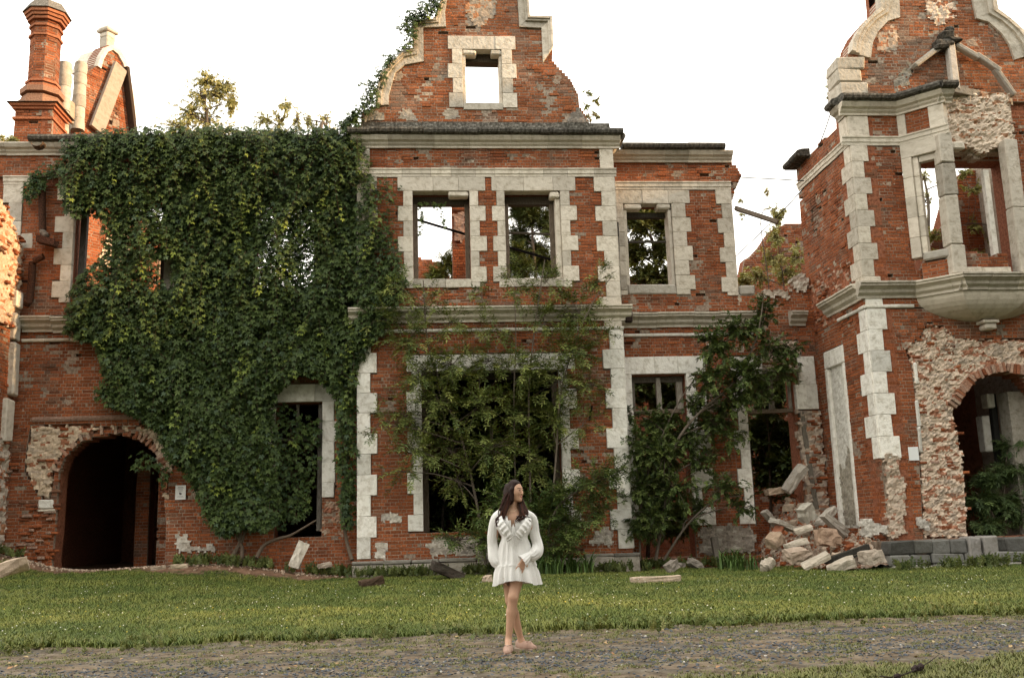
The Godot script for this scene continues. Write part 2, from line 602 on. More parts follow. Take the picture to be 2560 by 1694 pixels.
# rough broken masonry: a displaced sheet with depth over an outline
func rough_face(th: Node3D, called: String, o: Vector3, U: Vector3, N: Vector3, outline: PackedVector2Array, cell: float, amp: float, base: float, cols: Array, sc := 3.0, mat: Material = null) -> MeshInstance3D:
	var mb := MB.new()
	var lo := Vector2(1e9, 1e9); var hi := -lo
	for p in outline:
		lo = lo.min(p); hi = hi.max(p)
	var nu := int((hi.x - lo.x) / cell) + 1
	var nv := int((hi.y - lo.y) / cell) + 1
	var P3 := PackedVector3Array(); var ok := PackedByteArray(); var cc := PackedColorArray()
	for j in nv + 1:
		for i in nu + 1:
			var q := lo + Vector2(i, j) * cell
			var inside := Geometry2D.is_point_in_polygon(q + Vector2(nz.get_noise_2d(q.x * 6.0, q.y * 6.0), nz.get_noise_2d(q.y * 6.0, q.x * 6.0)) * cell * 2.0, outline)
			ok.append(1 if inside else 0)
			var w := o + U * q.x + Vector3.UP * q.y
			var h := nz2.get_noise_3dv(Vector3(w.x * sc, w.y * sc * 1.7, w.z * sc)) * amp + nz.get_noise_3dv(w * sc * 3.3) * amp * 0.55 + rf(-0.25, 0.25) * amp * 0.4
			P3.append(w + N * (base + h) + (U * rf(-0.3, 0.3) + Vector3.UP * rf(-0.3, 0.3)) * cell)
			var t := nz2.get_noise_3dv(Vector3(w.x * 2.1, w.y * 5.0, w.z * 2.1) + Vector3(70, 0, 0)) + rf(-0.12, 0.12)
			var col: Color = cols[0]
			if t > 0.22: col = cols[1]
			elif t < -0.26: col = cols[2]
			cc.append(col * rf(0.82, 1.12))
	var W := nu + 1
	var flip := U.cross(Vector3.UP).dot(N) < 0.0
	for j in nv:
		for i in nu:
			var a := j * W + i
			if ok[a] + ok[a + 1] + ok[a + W] + ok[a + W + 1] < 4: continue
			var q := [a, a + 1, a + W + 1, a + W]
			if flip: q = [a + 1, a, a + W, a + W + 1]
			mb.tri(P3[q[0]], P3[q[1]], P3[q[2]], cc[a])
			mb.tri(P3[q[0]], P3[q[2]], P3[q[3]], cc[a])
			# skirt back into the wall along the border
			var bk := -N * (base + amp + 0.1)
			if i == 0 or ok[a - 1] + ok[a + W - 1] < 2: mb.quad(P3[a] + bk, P3[a], P3[a + W], P3[a + W] + bk, cc[a])
			if i == nu - 1 or ok[a + 2] + ok[a + W + 2] < 2: mb.quad(P3[a + 1], P3[a + 1] + bk, P3[a + W + 1] + bk, P3[a + W + 1], cc[a])
			if j == 0 or ok[a - W] + ok[a - W + 1] < 2: mb.quad(P3[a] + bk, P3[a + 1] + bk, P3[a + 1], P3[a], cc[a])
			if j == nv - 1 or ok[a + 2 * W] + ok[a + 2 * W + 1] < 2: mb.quad(P3[a + W], P3[a + W + 1], P3[a + W + 1] + bk, P3[a + W] + bk, cc[a])
	return part(called, mb.mesh(), mat if mat else M.rubble, th)
func beam(th: Node, called: String, a: Vector3, b: Vector3, w: float, h: float, col: Color, mat: Material, up := Vector3.UP, ch := 0.006) -> MeshInstance3D:
	var d := (b - a)
	var s := d.cross(up).normalized()
	var t := s.cross(d.normalized())
	var mb := MB.new()
	block(mb, (a + b) * 0.5, d * 0.5, t * h * 0.5, s * w * 0.5, ch, 0.004, col)
	return part(called, mb.mesh(), mat, th)

# scraps of old render and mortar wash left on the brick face
func patches(th: Node3D, o: Vector3, U: Vector3, N: Vector3, u0: float, v0: float, u1: float, v1: float, count: int, rmax := 0.3) -> void:
	for i in count:
		var c := Vector2(rf(u0, u1), rf(v0, v1))
		var r := rf(0.09, rmax)
		var pts := PackedVector2Array()
		var n := 11
		var st := rf(0.6, 1.6)
		for k in n:
			var a := TAU * k / n
			pts.append(c + Vector2(cos(a) * st, sin(a) / st) * r * rf(0.55, 1.1))
		var b: Color = [Color(0.42, 0.33, 0.25), Color(0.36, 0.28, 0.22), Color(0.46, 0.40, 0.33), Color(0.30, 0.24, 0.19)][rng.randi() % 4]
		rough_face(th, "plaster", o, U, N, pts, 0.03, 0.010, 0.003, [b, b * 1.12, Color(0.33, 0.13, 0.065)], 5.0)

const ZC := -24.0     # gabled pavilion
const ZB := -25.0     # recessed bay right of it
const ZL := -24.55    # left wing
const ZT := -21.83    # tower front
const XT := 10.28     # tower side wall
const XS := -10.05    # stub wall on the far left
var PROF_CORNICE := PV([0, 0, 0.06, 0, 0.06, 0.05, 0.11, 0.09, 0.13, 0.13, 0.2, 0.17, 0.25, 0.25, 0.25, 0.29, 0, 0.29])
var PROF_COPING := PV([0, 0, 0.30, 0, 0.36, 0.03, 0.385, 0.09, 0.35, 0.16, 0.22, 0.2, 0, 0.21])
var PROF_STRING := PV([0, 0, 0.03, 0, 0.035, 0.075, 0.055, 0.08, 0.06, 0.165, 0.085, 0.19, 0.085, 0.22, 0, 0.22])
var PROF_LOWER := PV([0, 0, 0.05, 0, 0.055, 0.06, 0.10, 0.09, 0.14, 0.12, 0.15, 0.19, 0.22, 0.24, 0.27, 0.26, 0.27, 0.31, 0.31, 0.32, 0.31, 0.36, 0, 0.41])
var PROF_BEAD := PV([0, 0, 0.045, 0.01, 0.06, 0.045, 0.045, 0.08, 0, 0.085])

# stones following an edge: outer and inner outlines, point by point
func band(th: Node3D, o: Vector3, U: Vector3, N: Vector3, outer: PackedVector2Array, inner: PackedVector2Array, pr: float, dep: float, col: Color, nob: Array) -> void:
	for i in outer.size() - 1:
		var mb := MB.new()
		var q := PackedVector2Array([outer[i], outer[i + 1], inner[i + 1], inner[i]])
		nob.append(q)
		var c := stone_col(col)
		var e := rf(-0.004, 0.004)
		prism(mb, q, o - N * dep, U, Vector3.UP, N * (dep + pr + e), c)
		var q2 := PackedVector2Array([outer[i], outer[i + 1], outer[i + 1].lerp(inner[i + 1], 0.42), outer[i].lerp(inner[i], 0.42)])
		prism(mb, q2, o + N * (pr + e - 0.01), U, Vector3.UP, N * 0.075, c)
		var q3 := PackedVector2Array([outer[i], outer[i + 1], outer[i + 1].lerp(inner[i + 1], 0.2), outer[i].lerp(inner[i], 0.2)])
		prism(mb, q3, o + N * (pr + e + 0.06), U, Vector3.UP, N * 0.05, c)
		part("coping_stone", mb.mesh(), M.stone, th)

func window_surround(th: Node3D, o: Vector3, U: Vector3, N: Vector3, x0: float, x1: float, y0: float, y1: float, nl: float, wl: float, nr: float, wr: float, row: float, lint: float, bot: float, col: Color, nob: Array, pr := 0.025, dep := 0.32) -> void:
	var wn := Node3D.new()
	wn.name = "window_surround"
	th.add_child(wn, true)
	th = wn
	# lintel of two or three stones
	var a := x0 - wl; var b := x1 + wr
	var cut: float = lerpf(a, b, rf(0.36, 0.44))
	var cut2: float = lerpf(a, b, rf(0.68, 0.74))
	for s in [[a, cut], [cut, cut2], [cut2, b]]:
		stone(th, o, U, N, s[0], y1, s[1], y1 + lint, pr + rf(-0.003, 0.004), dep, col, "lintel_stone")
	nob.append(R4(a, y1, b, y1 + lint))
	quoins(th, o, U, N, x0, -1.0, y1, bot, row, nl, wl, false, pr, dep, col, nob)
	quoins(th, o, U, N, x1, 1.0, y1, bot, row, nr, wr, false, pr, dep, col, nob)

func build_pavilion() -> void:
	var th := thing("gabled_pavilion", "ruined red brick pavilion with curved stepped gable and pale stone quoins", "building", Vector3(1.55, 0, ZC))
	var o := Vector3(0, 0, ZC)
	var U := Vector3.RIGHT
	var N := Vector3.BACK
	var x0 := -1.77; var x1 := 4.87
	var nob := []
	# walls below the cornice
	var open := [R4(-0.36, 7.33, 1.09, 9.64), R4(1.99, 7.33, 3.43, 9.64), R4(-0.19, 1.05, 3.21, 4.98)]
	window_surround(th, o, U, N, -0.36, 1.09, 7.33, 9.64, 0.23, 0.38, 0.23, 0.41, 0.40, 0.38, 7.09, C_STONE, nob)
	window_surround(th, o, U, N, 1.99, 3.43, 7.33, 9.64, 0.21, 0.33, 0.23, 0.41, 0.40, 0.38, 7.09, C_STONE, nob)
	for w in [[-0.36, 1.09], [1.99, 3.43]]:
		stone(th, o, U, N, w[0], 7.10, lerpf(w[0], w[1], 0.55), 7.33, 0.035, 0.4, C_STONE * 0.85, "sill_stone")
		stone(th, o, U, N, lerpf(w[0], w[1], 0.55), 7.10, w[1], 7.32, 0.03, 0.4, C_STONE * 0.85, "sill_stone")
		nob.append(R4(w[0], 7.09, w[1], 7.33))
	window_surround(th, o, U, N, -0.19, 3.21, 1.05, 4.98, 0.24, 0.37, 0.22, 0.42, 0.495, 0.41, 1.12, C_WHITE, nob, 0.03, 0.4)
	# quoins
	quoins(th, o, U, N, x0, 1.0, 10.02, 6.60, 0.40, 0.36, 0.52, true, 0.03, 0.3, C_STONE, nob)
	quoins(th, o, U, N, x1, -1.0, 10.02, 6.60, 0.40, 0.37, 0.53, true, 0.03, 0.3, C_STONE, nob)
	quoins(th, o, U, N, x0, 1.0, 5.96, 0.50, 0.495, 0.33, 0.48, false, 0.035, 0.3, C_WHITE, nob)
	quoins(th, o, U, N, x1, -1.0, 5.96, 0.56, 0.495, 0.35, 0.52, false, 0.035, 0.3, C_WHITE, nob)
	for s in [[x0, x0 + 0.33, 10.24, 10.79], [x1 - 0.36, x1, 10.24, 10.79], [x1 - 0.45, x1, 6.045, 6.2], [x0, x0 + 0.4, 6.045, 6.2]]:
		stone(th, o, U, N, s[0], s[2], s[1], s[3], 0.03, 0.3, C_STONE)
		nob.append(R4(s[0], s[2], s[1], s[3]))
	nob.append(R4(x0, 10.79, x1, 11.5))
	nob.append(R4(x0 - 1, 10.02, x1 + 1, 10.24))
	nob.append(R4(x0 - 1, 6.2, x1 + 1, 6.6))
	nob.append(R4(x0, -0.2, x1, 0.46))
	wall(th, o, U, N, [R4(x0, -0.15, x1, 5.98)], [open[2]], nob, "brick", 0.12)
	wall(th, o, U, N, [R4(x0, 5.98, x1, 11.2)], [open[0], open[1]], nob, "brick", 0.30)
	# side wall of the projection, towards the recessed bay
	var nobs := []
	quoins(th, Vector3(x1, 0, 0), Vector3.FORWARD, Vector3.RIGHT, 24.02, 1.0, 10.02, 6.60, 0.40, 0.36, 0.5, false, 0.028, 0.3, C_STONE, nobs)
	quoins(th, Vector3(x1, 0, 0), Vector3.FORWARD, Vector3.RIGHT, 24.02, 1.0, 5.96, 0.56, 0.495, 0.33, 0.48, true, 0.033, 0.3, C_WHITE, nobs)
	wall(th, Vector3(x1 - 0.02, 0, 0), Vector3.FORWARD, Vector3.RIGHT, [R4(24.15, -0.15, 25.0, 10.9)], [], nobs, "brick", 0.1, 0.5)
	var nobl := []
	wall(th, Vector3(x0 + 0.02, 0, 0), Vector3.FORWARD, Vector3.LEFT, [R4(24.15, -0.15, 24.8, 10.9)], [], nobl, "brick", 0.1, 0.5)
	# courses
	moulding(th, "cornice_stone", o, U, N, PROF_CORNICE, x0 - 0.16, x1 + 0.18, 10.79, 0.95, C_STONE, M.stone)
	moulding(th, "coping_stone", o, U, N, PROF_COPING, x0 - 0.22, x1 + 0.24, 11.08, 0.7, C_GREY * 0.75, M.stone_dark, 0.008)
	moulding(th, "coping_stone", o - N * 0.02, U, N, PV([0, 0, 0.09, 0, 0.12, 0.05, 0.09, 0.2, 0, 0.22]), x0 + 0.1, x1 - 0.06, 11.285, 0.8, C_GREY, M.stone_dark, 0.008)
	moulding(th, "string_course_stone", o, U, N, PROF_STRING, x0 - 0.05, x1 + 0.06, 10.02, 0.62, C_STONE * 1.08, M.stone)
	moulding(th, "cornice_stone", o, U, N, PROF_LOWER, x0 - 0.2, x1 + 0.24, 6.2, 0.85, C_STONE * 1.05, M.stone)
	moulding(th, "string_course_stone", o, U, N, PROF_BEAD, x0 - 0.03, x1 + 0.05, 5.96, 0.9, C_WHITE, M.stone)
	# the same courses turned round the right-hand corner
	for c in [[PROF_CORNICE, 10.79, C_STONE, M.stone], [PROF_COPING, 11.08, C_GREY * 0.75, M.stone_dark], [PROF_STRING, 10.02, C_STONE, M.stone], [PROF_LOWER, 6.2, C_STONE, M.stone], [PROF_BEAD, 5.96, C_WHITE, M.stone]]:
		moulding(th, "cornice_stone", Vector3(x1 - 0.01, 0, 0), Vector3.FORWARD, Vector3.RIGHT, c[0], 24.0, 24.95, c[1], 0.8, c[2], c[3])
	# plinth
	var u := x0 - 0.11
	while u < x1 + 0.11:
		var L := minf(rf(0.5, 0.95), x1 + 0.12 - u)
		stone(th, o, U, N, u, -0.2, u + L, 0.38, 0.13 + rf(-0.02, 0.01), 0.3, C_STONE * 0.75, "plinth_stone", 0.015, 0.01)
		if u < 0.2 or u > 3.6 or rng.randf() < 0.6:
			stone(th, o, U, N, u, 0.38, u + L, 0.47, 0.15 + rf(-0.03, 0.02), 0.3, C_GREY * 0.7, "plinth_stone", 0.02, 0.012)
		u += L
	# plaster left on the base
	rough_face(th, "plaster", o, U, N, PV([-0.1, 0.5, 1.9, 0.47, 2.0, 0.75, 1.5, 1.0, 0.6, 0.98, 0.1, 1.02, -0.15, 0.8]), 0.05, 0.012, 0.018, [Color(0.42, 0.38, 0.33), Color(0.56, 0.52, 0.46), Color(0.30, 0.27, 0.24)], 2.0)
	rough_face(th, "plaster", o, U, N, PV([-1.4, 0.5, -1.05, 0.48, -1.0, 0.85, -1.2, 0.95, -1.4, 0.9]), 0.05, 0.012, 0.018, [Color(0.58, 0.54, 0.48), Color(0.62, 0.59, 0.54), Color(0.48, 0.44, 0.4)], 2.0)
	rough_face(th, "plaster", o, U, N, PV([-1.25, 1.35, -0.75, 1.3, -0.6, 1.5, -0.9, 1.62, -1.25, 1.58]), 0.05, 0.010, 0.014, [Color(0.58, 0.54, 0.48), Color(0.62, 0.59, 0.54), Color(0.48, 0.44, 0.4)], 2.0)
	rough_face(th, "plaster", o, U, N, PV([3.75, 0.65, 4.35, 0.6, 4.5, 0.9, 4.3, 1.1, 3.9, 1.05]), 0.05, 0.012, 0.018, [Color(0.5, 0.46, 0.41), Color(0.6, 0.57, 0.52), Color(0.4, 0.36, 0.33)], 2.0)
	# gable
	var go := PV([-0.05, 11.2, -1.66, 11.2, -1.66, 11.8, -1.28, 11.95, -1.26, 12.34, -1.14, 12.81, -0.82, 13.16, -0.56, 13.44, -0.32, 13.5, -0.32, 14.3, 0.19, 14.34, 0.36, 14.7, 0.49, 14.97, 0.75, 15.6, 1.2, 16.0, 1.64, 16.12, 2.1, 16.0, 2.55, 15.6, 2.78, 15.0, 2.80, 14.47, 3.40, 14.46, 3.40, 13.64, 3.37, 13.29, 3.53, 13.07, 3.84, 12.73, 4.03, 12.3, 4.04, 11.99, 4.17, 11.78, 4.3, 11.46, 4.3, 11.2])
	var gn := []
	band(th, o, U, N, PV([-1.28, 11.95, -1.26, 12.34, -1.14, 12.81, -0.82, 13.16, -0.56, 13.44, -0.32, 13.5]), PV([-0.95, 11.97, -0.94, 12.25, -0.87, 12.52, -0.77, 12.87, -0.52, 13.09, -0.03, 13.19]), 0.06, 0.45, C_STONE, gn)
	band(th, o, U, N, PV([-0.32, 13.5, -0.32, 14.3, 0.25, 14.34, 0.36, 14.7, 0.49, 15.0, 0.72, 15.6, 1.2, 16.0, 1.64, 16.15]), PV([-0.03, 13.19, -0.03, 14.15, 0.57, 14.18, 0.55, 14.6, 0.62, 15.0, 0.9, 15.5, 1.3, 15.8, 1.64, 15.9]), 0.06, 0.45, C_STONE, gn)
	band(th, o, U, N, PV([1.64, 16.15, 2.1, 16.0, 2.55, 15.6, 2.78, 15.0, 2.80, 14.47, 3.40, 14.46, 3.40, 13.62]), PV([1.64, 15.9, 2.0, 15.8, 2.36, 15.5, 2.5, 15.0, 2.52, 14.2, 3.11, 14.18, 3.12, 13.2]), 0.06, 0.45, C_STONE, gn)
	window_surround(th, o, U, N, 0.99, 2.02, 12.05, 13.56, 0.27, 0.38, 0.27, 0.38, 0.41, 0.38, 11.86, C_STONE, gn)
	stone(th, o, U, N, 0.99, 11.86, 2.02, 12.05, 0.03, 0.4, C_STONE * 0.8, "sill_stone")
	gn.append(R4(0.99, 11.86, 2.02, 12.05))
	for s in [[0.99, 1.36], [1.74, 2.02]]:
		stone(th, o, U, N, s[0], 13.42, s[1], 13.555, 0.02, 0.3, C_STONE, "lintel_console", 0.03)
	for s in [[0.99, 1.07], [1.95, 2.02]]:
		stone(th, o, U, N, s[0], 12.05, s[1], 13.42, -0.05, 0.45, C_STONE * 0.95, "jamb_stone")
	beam(th, "wooden_lintel", Vector3(0.9, 13.48, ZC - 0.42), Vector3(2.1, 13.46, ZC - 0.42), 0.3, 0.28, Color(0.10, 0.08, 0.06), M.wood)
	wall(th, o, U, N, [go], [R4(0.99, 12.05, 2.02, 13.56)], gn, "lichen", 0.18)
	rough_face(th, "plaster", o, U, N, PV([1.15, 14.35, 1.5, 14.15, 1.9, 14.5, 2.0, 14.9, 1.75, 15.3, 1.3, 15.2, 1.05, 14.8]), 0.05, 0.014, 0.014, [Color(0.42, 0.34, 0.27), Color(0.48, 0.24, 0.13), Color(0.33, 0.29, 0.25)], 2.5)
	rough_face(th, "plaster", o, U, N, PV([-1.6, 11.5, -1.0, 11.5, -1.05, 11.8, -1.3, 11.9, -1.62, 11.78]), 0.05, 0.014, 0.04, [Color(0.40, 0.37, 0.32), Color(0.46, 0.43, 0.38), Color(0.3, 0.28, 0.25)], 2.5)
	rough_face(th, "plaster", o, U, N, PV([-0.7, 11.55, -0.2, 11.5, -0.3, 11.8, -0.55, 11.95, -0.75, 11.8]), 0.05, 0.010, 0.012, [Color(0.45, 0.39, 0.32), Color(0.5, 0.43, 0.35), Color(0.36, 0.32, 0.28)], 2.5)
	rough_face(th, "plaster", o, U, N, PV([0.5, 11.55, 0.95, 11.6, 0.9, 11.85, 0.6, 12.0, 0.4, 11.8]), 0.05, 0.010, 0.012, [Color(0.45, 0.39, 0.32), Color(0.5, 0.43, 0.35), Color(0.36, 0.32, 0.28)], 2.5)
	rough_face(th, "plaster", o, U, N, PV([3.6, 11.5, 4.3, 11.48, 4.15, 11.78, 4.02, 12.0, 3.85, 11.85]), 0.05, 0.014, 0.016, [Color(0.28, 0.25, 0.22), Color(0.36, 0.3, 0.25), Color(0.22, 0.2, 0.18)], 2.5)
	# consoles under the upper lintels, timber frames left in the windows
	stone(th, o, U, N, 0.55, 9.5, 1.07, 9.635, 0.015, 0.3, C_STONE, "lintel_console", 0.03)
	stone(th, o, U, N, 3.16, 9.46, 3.42, 9.635, 0.015, 0.3, C_STONE, "lintel_console", 0.03)
	stone(th, o, U, N, 3.3, 7.33, 3.425, 9.46, -0.06, 0.45, C_STONE * 0.95, "jamb_stone")
	var wd := Color(0.20, 0.165, 0.13)
	for w in [[-0.36, 1.09], [1.99, 3.3]]:
		beam(th, "window_frame", Vector3(w[0], 9.5, ZC - 0.45), Vector3(w[1], 9.5, ZC - 0.45), 0.2, 0.22, wd * 0.55, M.wood)
		beam(th, "window_frame", Vector3(w[0] + 0.06, 7.33, ZC - 0.40), Vector3(w[0] + 0.06, 9.4, ZC - 0.40), 0.12, 0.12, wd * 1.3, M.wood, Vector3.RIGHT)
		beam(th, "window_frame", Vector3(w[1] - 0.06, 7.33, ZC - 0.40), Vector3(w[1] - 0.06, 9.4, ZC - 0.40), 0.12, 0.12, wd, M.wood, Vector3.RIGHT)
	beam(th, "window_bar", Vector3(2.0, 8.66, ZC - 0.42), Vector3(3.3, 8.60, ZC - 0.42), 0.05, 0.05, wd * 0.5, M.wood)
	for x in [-0.12, 3.14]:
		beam(th, "window_frame", Vector3(x, 1.1, ZC - 0.42), Vector3(x, 4.97, ZC - 0.42), 0.13, 0.13, wd, M.wood, Vector3.RIGHT)
	beam(th, "window_frame", Vector3(-0.19, 4.88, ZC - 0.42), Vector3(3.2, 4.88, ZC - 0.42), 0.14, 0.16, wd * 0.5, M.wood)
	beam(th, "iron_anchor", P(1480, 1014, ZC + 0.03), P(1474, 1050, ZC + 0.03), 0.03, 0.05, Color(0.02, 0.018, 0.016), M.rust)
	# upper floor and rear wall of the room behind, which keep the ground floor dark
	var slab := MB.new()
	slab.box(Vector3(x0 + 0.3, 6.0, -33.0), Vector3(x1 - x0 - 0.6, 0, 0), Vector3(0, 0.25, 0), Vector3(0, 0, 8.4), Color(0.34, 0.27, 0.21))
	part("floor_slab", slab.mesh(), M.mortar, th)
	var rear := MB.new()
	rear.box(Vector3(x0, -0.2, -33.5), Vector3(x1 - x0, 0, 0), Vector3(0, 7.6, 0), Vector3(0, 0, 0.5), Color(0.28, 0.12, 0.07))
	rear.box(Vector3(x0, -0.2, -33.0), Vector3(0.4, 0, 0), Vector3(0, 6.2, 0), Vector3(0, 0, 8.4), Color(0.28, 0.12, 0.07))
	rear.box(Vector3(x1 - 0.5, -0.2, -33.0), Vector3(0.4, 0, 0), Vector3(0, 6.2, 0), Vector3(0, 0, 8.0), Color(0.28, 0.12, 0.07))
	part("inner_wall", rear.mesh(), M.mortar, th)
	patches(th, o, U, N, -0.9, 10.3, 4.3, 10.7, 4, 0.16)
	patches(th, o, U, N, -1.2, 6.65, 4.3, 7.05, 4, 0.15)
	patches(th, o, U, N, -1.1, 5.45, 4.2, 5.9, 3, 0.18)
	patches(th, o, U, N, 2.6, 11.7, 3.7, 12.8, 3, 0.22)
	patches(th, o, U, N, -0.8, 12.0, 0.3, 12.9, 2, 0.22)
	lay_bricks(th)

# loose and broken bricks sticking out of rough masonry
func chips(th: Node3D, o: Vector3, U: Vector3, N: Vector3, outline: PackedVector2Array, count: int, pal_name: String, out := 0.05) -> void:
	var lo := Vector2(1e9, 1e9); var hi := -lo
	for p in outline:
		lo = lo.min(p); hi = hi.max(p)
	var pal: Array = PAL[pal_name]
	for i in count:
		var q := Vector2(rf(lo.x, hi.x), rf(lo.y, hi.y))
		q.y = floorf(q.y / CH) * CH
		if not Geometry2D.is_point_in_polygon(q, outline): continue
		var w := rf(0.08, 0.24)
		var c := brick_col(pal, o + U * q.x + Vector3.UP * q.y)
		if rng.randf() < 0.35: c = c.lerp(Color(0.5, 0.4, 0.32), 0.7)
		pend[th].append([o + U * q.x + Vector3.UP * q.y + N * rf(-0.02, out), U, N, w, CH - rf(0.012, 0.03), c, 0.014])

func build_bay() -> void:
	var th := thing("recessed_bay", "broken recessed brick bay with collapsed upper window and dark coping", "building", Vector3(7.5, 0, ZB))
	var o := Vector3(0, 0, ZB)
	var U := Vector3.RIGHT
	var N := Vector3.BACK
	var nob := []
	# upper window
	window_surround(th, o, U, N, 5.28, 6.60, 7.38, 9.63, 0.34, 0.36, 0.38, 0.52, 0.40, 0.38, 7.10, C_STONE * 0.92, nob)
	stone(th, o, U, N, 5.28, 7.11, 6.60, 7.38, 0.04, 0.4, C_GREY * 1.1, "sill_stone", 0.03)
	nob.append(R4(5.28, 7.1, 6.6, 7.38))
	stone(th, o, U, N, 5.3, 9.47, 5.78, 9.625, 0.02, 0.3, C_STONE, "lintel_console", 0.03)
	stone(th, o, U, N, 6.2, 9.47, 6.58, 9.625, 0.02, 0.3, C_STONE, "lintel_console", 0.03)
	stone(th, o, U, N, 5.285, 7.38, 5.37, 9.47, -0.04, 0.45, C_STONE, "jamb_stone")
	stone(th, o, U, N, 6.50, 7.38, 6.595, 9.47, -0.04, 0.45, C_STONE, "jamb_stone")
	# stones of the pier beside the lost window
	quoins(th, o, U, N, 8.29, -1.0, 10.02, 7.05, 0.41, 0.30, 0.44, true, 0.03, 0.4, C_STONE * 0.95, nob)
	stone(th, o, U, N, 8.31, 7.06, 8.75, 7.34, 0.03, 0.4, C_GREY, "sill_stone", 0.04, 0.02)
	# lower windows
	window_surround(th, o, U, N, 5.26, 6.70, 0.3, 4.97, 0.34, 0.36, 0.24, 0.54, 0.495, 0.46, 1.05, C_WHITE, nob, 0.03, 0.4)
	quoins(th, o, U, N, 8.28, -1.0, 4.93, 1.05, 0.495, 0.25, 0.4, false, 0.03, 0.4, C_WHITE, nob)
	stone(th, o, U, N, 7.92, 4.93, 8.78, 5.39, 0.03, 0.4, C_WHITE, "lintel_stone")
	nob.append(R4(7.92, 4.93, 8.78, 5.39))
	stone(th, o, U, N, 9.74, 4.62, 10.2, 5.37, 0.03, 0.4, C_WHITE, "jamb_stone")
	stone(th, o, U, N, 9.62, 3.96, 9.92, 4.62, 0.05, 0.4, C_WHITE, "jamb_stone")
	stone(th, o, U, N, 9.92, 3.96, 10.22, 4.62, 0.03, 0.4, C_WHITE, "jamb_stone")
	nob.append(R4(9.6, 3.96, 10.22, 5.37))
	nob.append(R4(4.8, 10.02, 8.3, 10.24))
	nob.append(R4(4.8, 10.79, 8.3, 11.2))
	nob.append(R4(4.8, 6.2, 8.75, 6.6))
	# broken masonry above and beside the second window
	var scar := PV([8.75, 5.0, 8.8, 5.45, 9.0, 5.85, 9.8, 5.85, 9.9, 5.4, 9.7, 5.3, 9.6, 5.0])
	var scar2 := PV([9.6, -0.1, 10.3, -0.1, 10.3, 3.96, 9.6, 3.96])
	nob.append(scar); nob.append(scar2)
	var crm := [Color(0.56, 0.46, 0.38), Color(0.34, 0.17, 0.11), Color(0.36, 0.29, 0.24)]
	wall(th, o, U, N, [PV([4.7, -0.15, 10.3, -0.15, 10.3, 5.98, 4.7, 5.98])], [R4(5.26, 0.25, 6.70, 4.97), PV([8.28, 0.25, 9.6, 0.25, 9.6, 4.9, 8.9, 5.0, 8.28, 4.93])], nob, "brick", 0.3)
	wall(th, o, U, N, [PV([4.7, 5.98, 10.3, 5.98, 10.3, 7.55, 10.0, 7.5, 9.7, 7.25, 9.2, 7.2, 8.9, 7.08, 8.3, 7.05, 8.3, 9.7, 8.45, 10.1, 8.62, 10.45, 8.5, 10.7, 8.35, 10.8, 8.3, 11.15, 4.7, 11.15])], [R4(5.28, 7.38, 6.60, 9.63)], nob, "brick", 0.42)
	rough_face(th, "broken_masonry", o, U, N, scar, 0.05, 0.05, 0.0, crm, 3.5)
	rough_face(th, "broken_masonry", o, U, N, scar2, 0.06, 0.08, 0.02, [Color(0.50, 0.42, 0.35), Color(0.36, 0.19, 0.12), Color(0.36, 0.30, 0.26)], 2.5)
	chips(th, o, U, N, scar2, 60, "brick", 0.09)
	chips(th, o, U, N, scar, 30, "brick", 0.06)
	rough_face(th, "broken_masonry", o, U, N, PV([9.75, 7.1, 10.25, 7.1, 10.25, 7.7, 9.9, 7.65, 9.75, 7.4]), 0.06, 0.05, 0.08, [Color(0.6, 0.56, 0.5), Color(0.55, 0.5, 0.44), Color(0.4, 0.33, 0.28)], 3.0)
	rough_face(th, "broken_masonry", o, U, N, PV([8.9, 6.95, 9.75, 6.9, 9.75, 7.2, 9.2, 7.22, 8.85, 7.15]), 0.06, 0.04, 0.05, [Color(0.5, 0.44, 0.37), Color(0.55, 0.5, 0.44), Color(0.4, 0.33, 0.28)], 3.0)
	# courses
	moulding(th, "cornice_stone", o, U, N, PROF_CORNICE, 4.9, 8.36, 10.79, 0.7, C_STONE * 0.85, M.stone)
	moulding(th, "coping_stone", o, U, N, PROF_COPING, 5.28, 8.12, 11.08, 0.8, C_GREY * 0.55, M.stone_dark, 0.008)
	moulding(th, "string_course_stone", o, U, N, PROF_STRING, 4.9, 8.29, 10.02, 0.55, C_STONE, M.stone)
	moulding(th, "cornice_stone", o, U, N, PROF_LOWER, 5.0, 8.72, 6.2, 0.6, C_STONE * 0.9, M.stone, 0.01)
	moulding(th, "cornice_stone", o, U, N, PROF_LOWER, 9.6, 10.05, 6.2, 0.6, C_STONE * 0.85, M.stone, 0.01)
	moulding(th, "string_course_stone", o, U, N, PROF_BEAD, 4.9, 8.6, 5.96, 0.8, C_WHITE, M.stone)
	# timber: transom lights, posts, fallen ends
	var wd := Color(0.26, 0.24, 0.21)
	var wl := Color(0.50, 0.47, 0.42)
	for w in [[5.28, 6.68, 4.0], [8.3, 9.72, 3.95]]:
		var g := [beam(th, "transom", Vector3(w[0], w[2], ZB - 0.28), Vector3(w[1], w[2] + 0.02, ZB - 0.28), 0.16, 0.10, Color(0.30, 0.24, 0.19), M.wood)]
		var cx: float = lerpf(w[0], w[1], 0.52)
		beam(th, "window_mullion", Vector3(cx, w[2] + 0.04, ZB - 0.24), Vector3(cx, 4.9, ZB - 0.24), 0.13, 0.12, wl if w[0] < 6.0 else wd, M.wood, Vector3.RIGHT)
		beam(th, "window_frame", Vector3(w[0] + 0.05, w[2], ZB - 0.3), Vector3(w[0] + 0.05, 4.95, ZB - 0.3), 0.1, 0.1, wd, M.wood, Vector3.RIGHT)
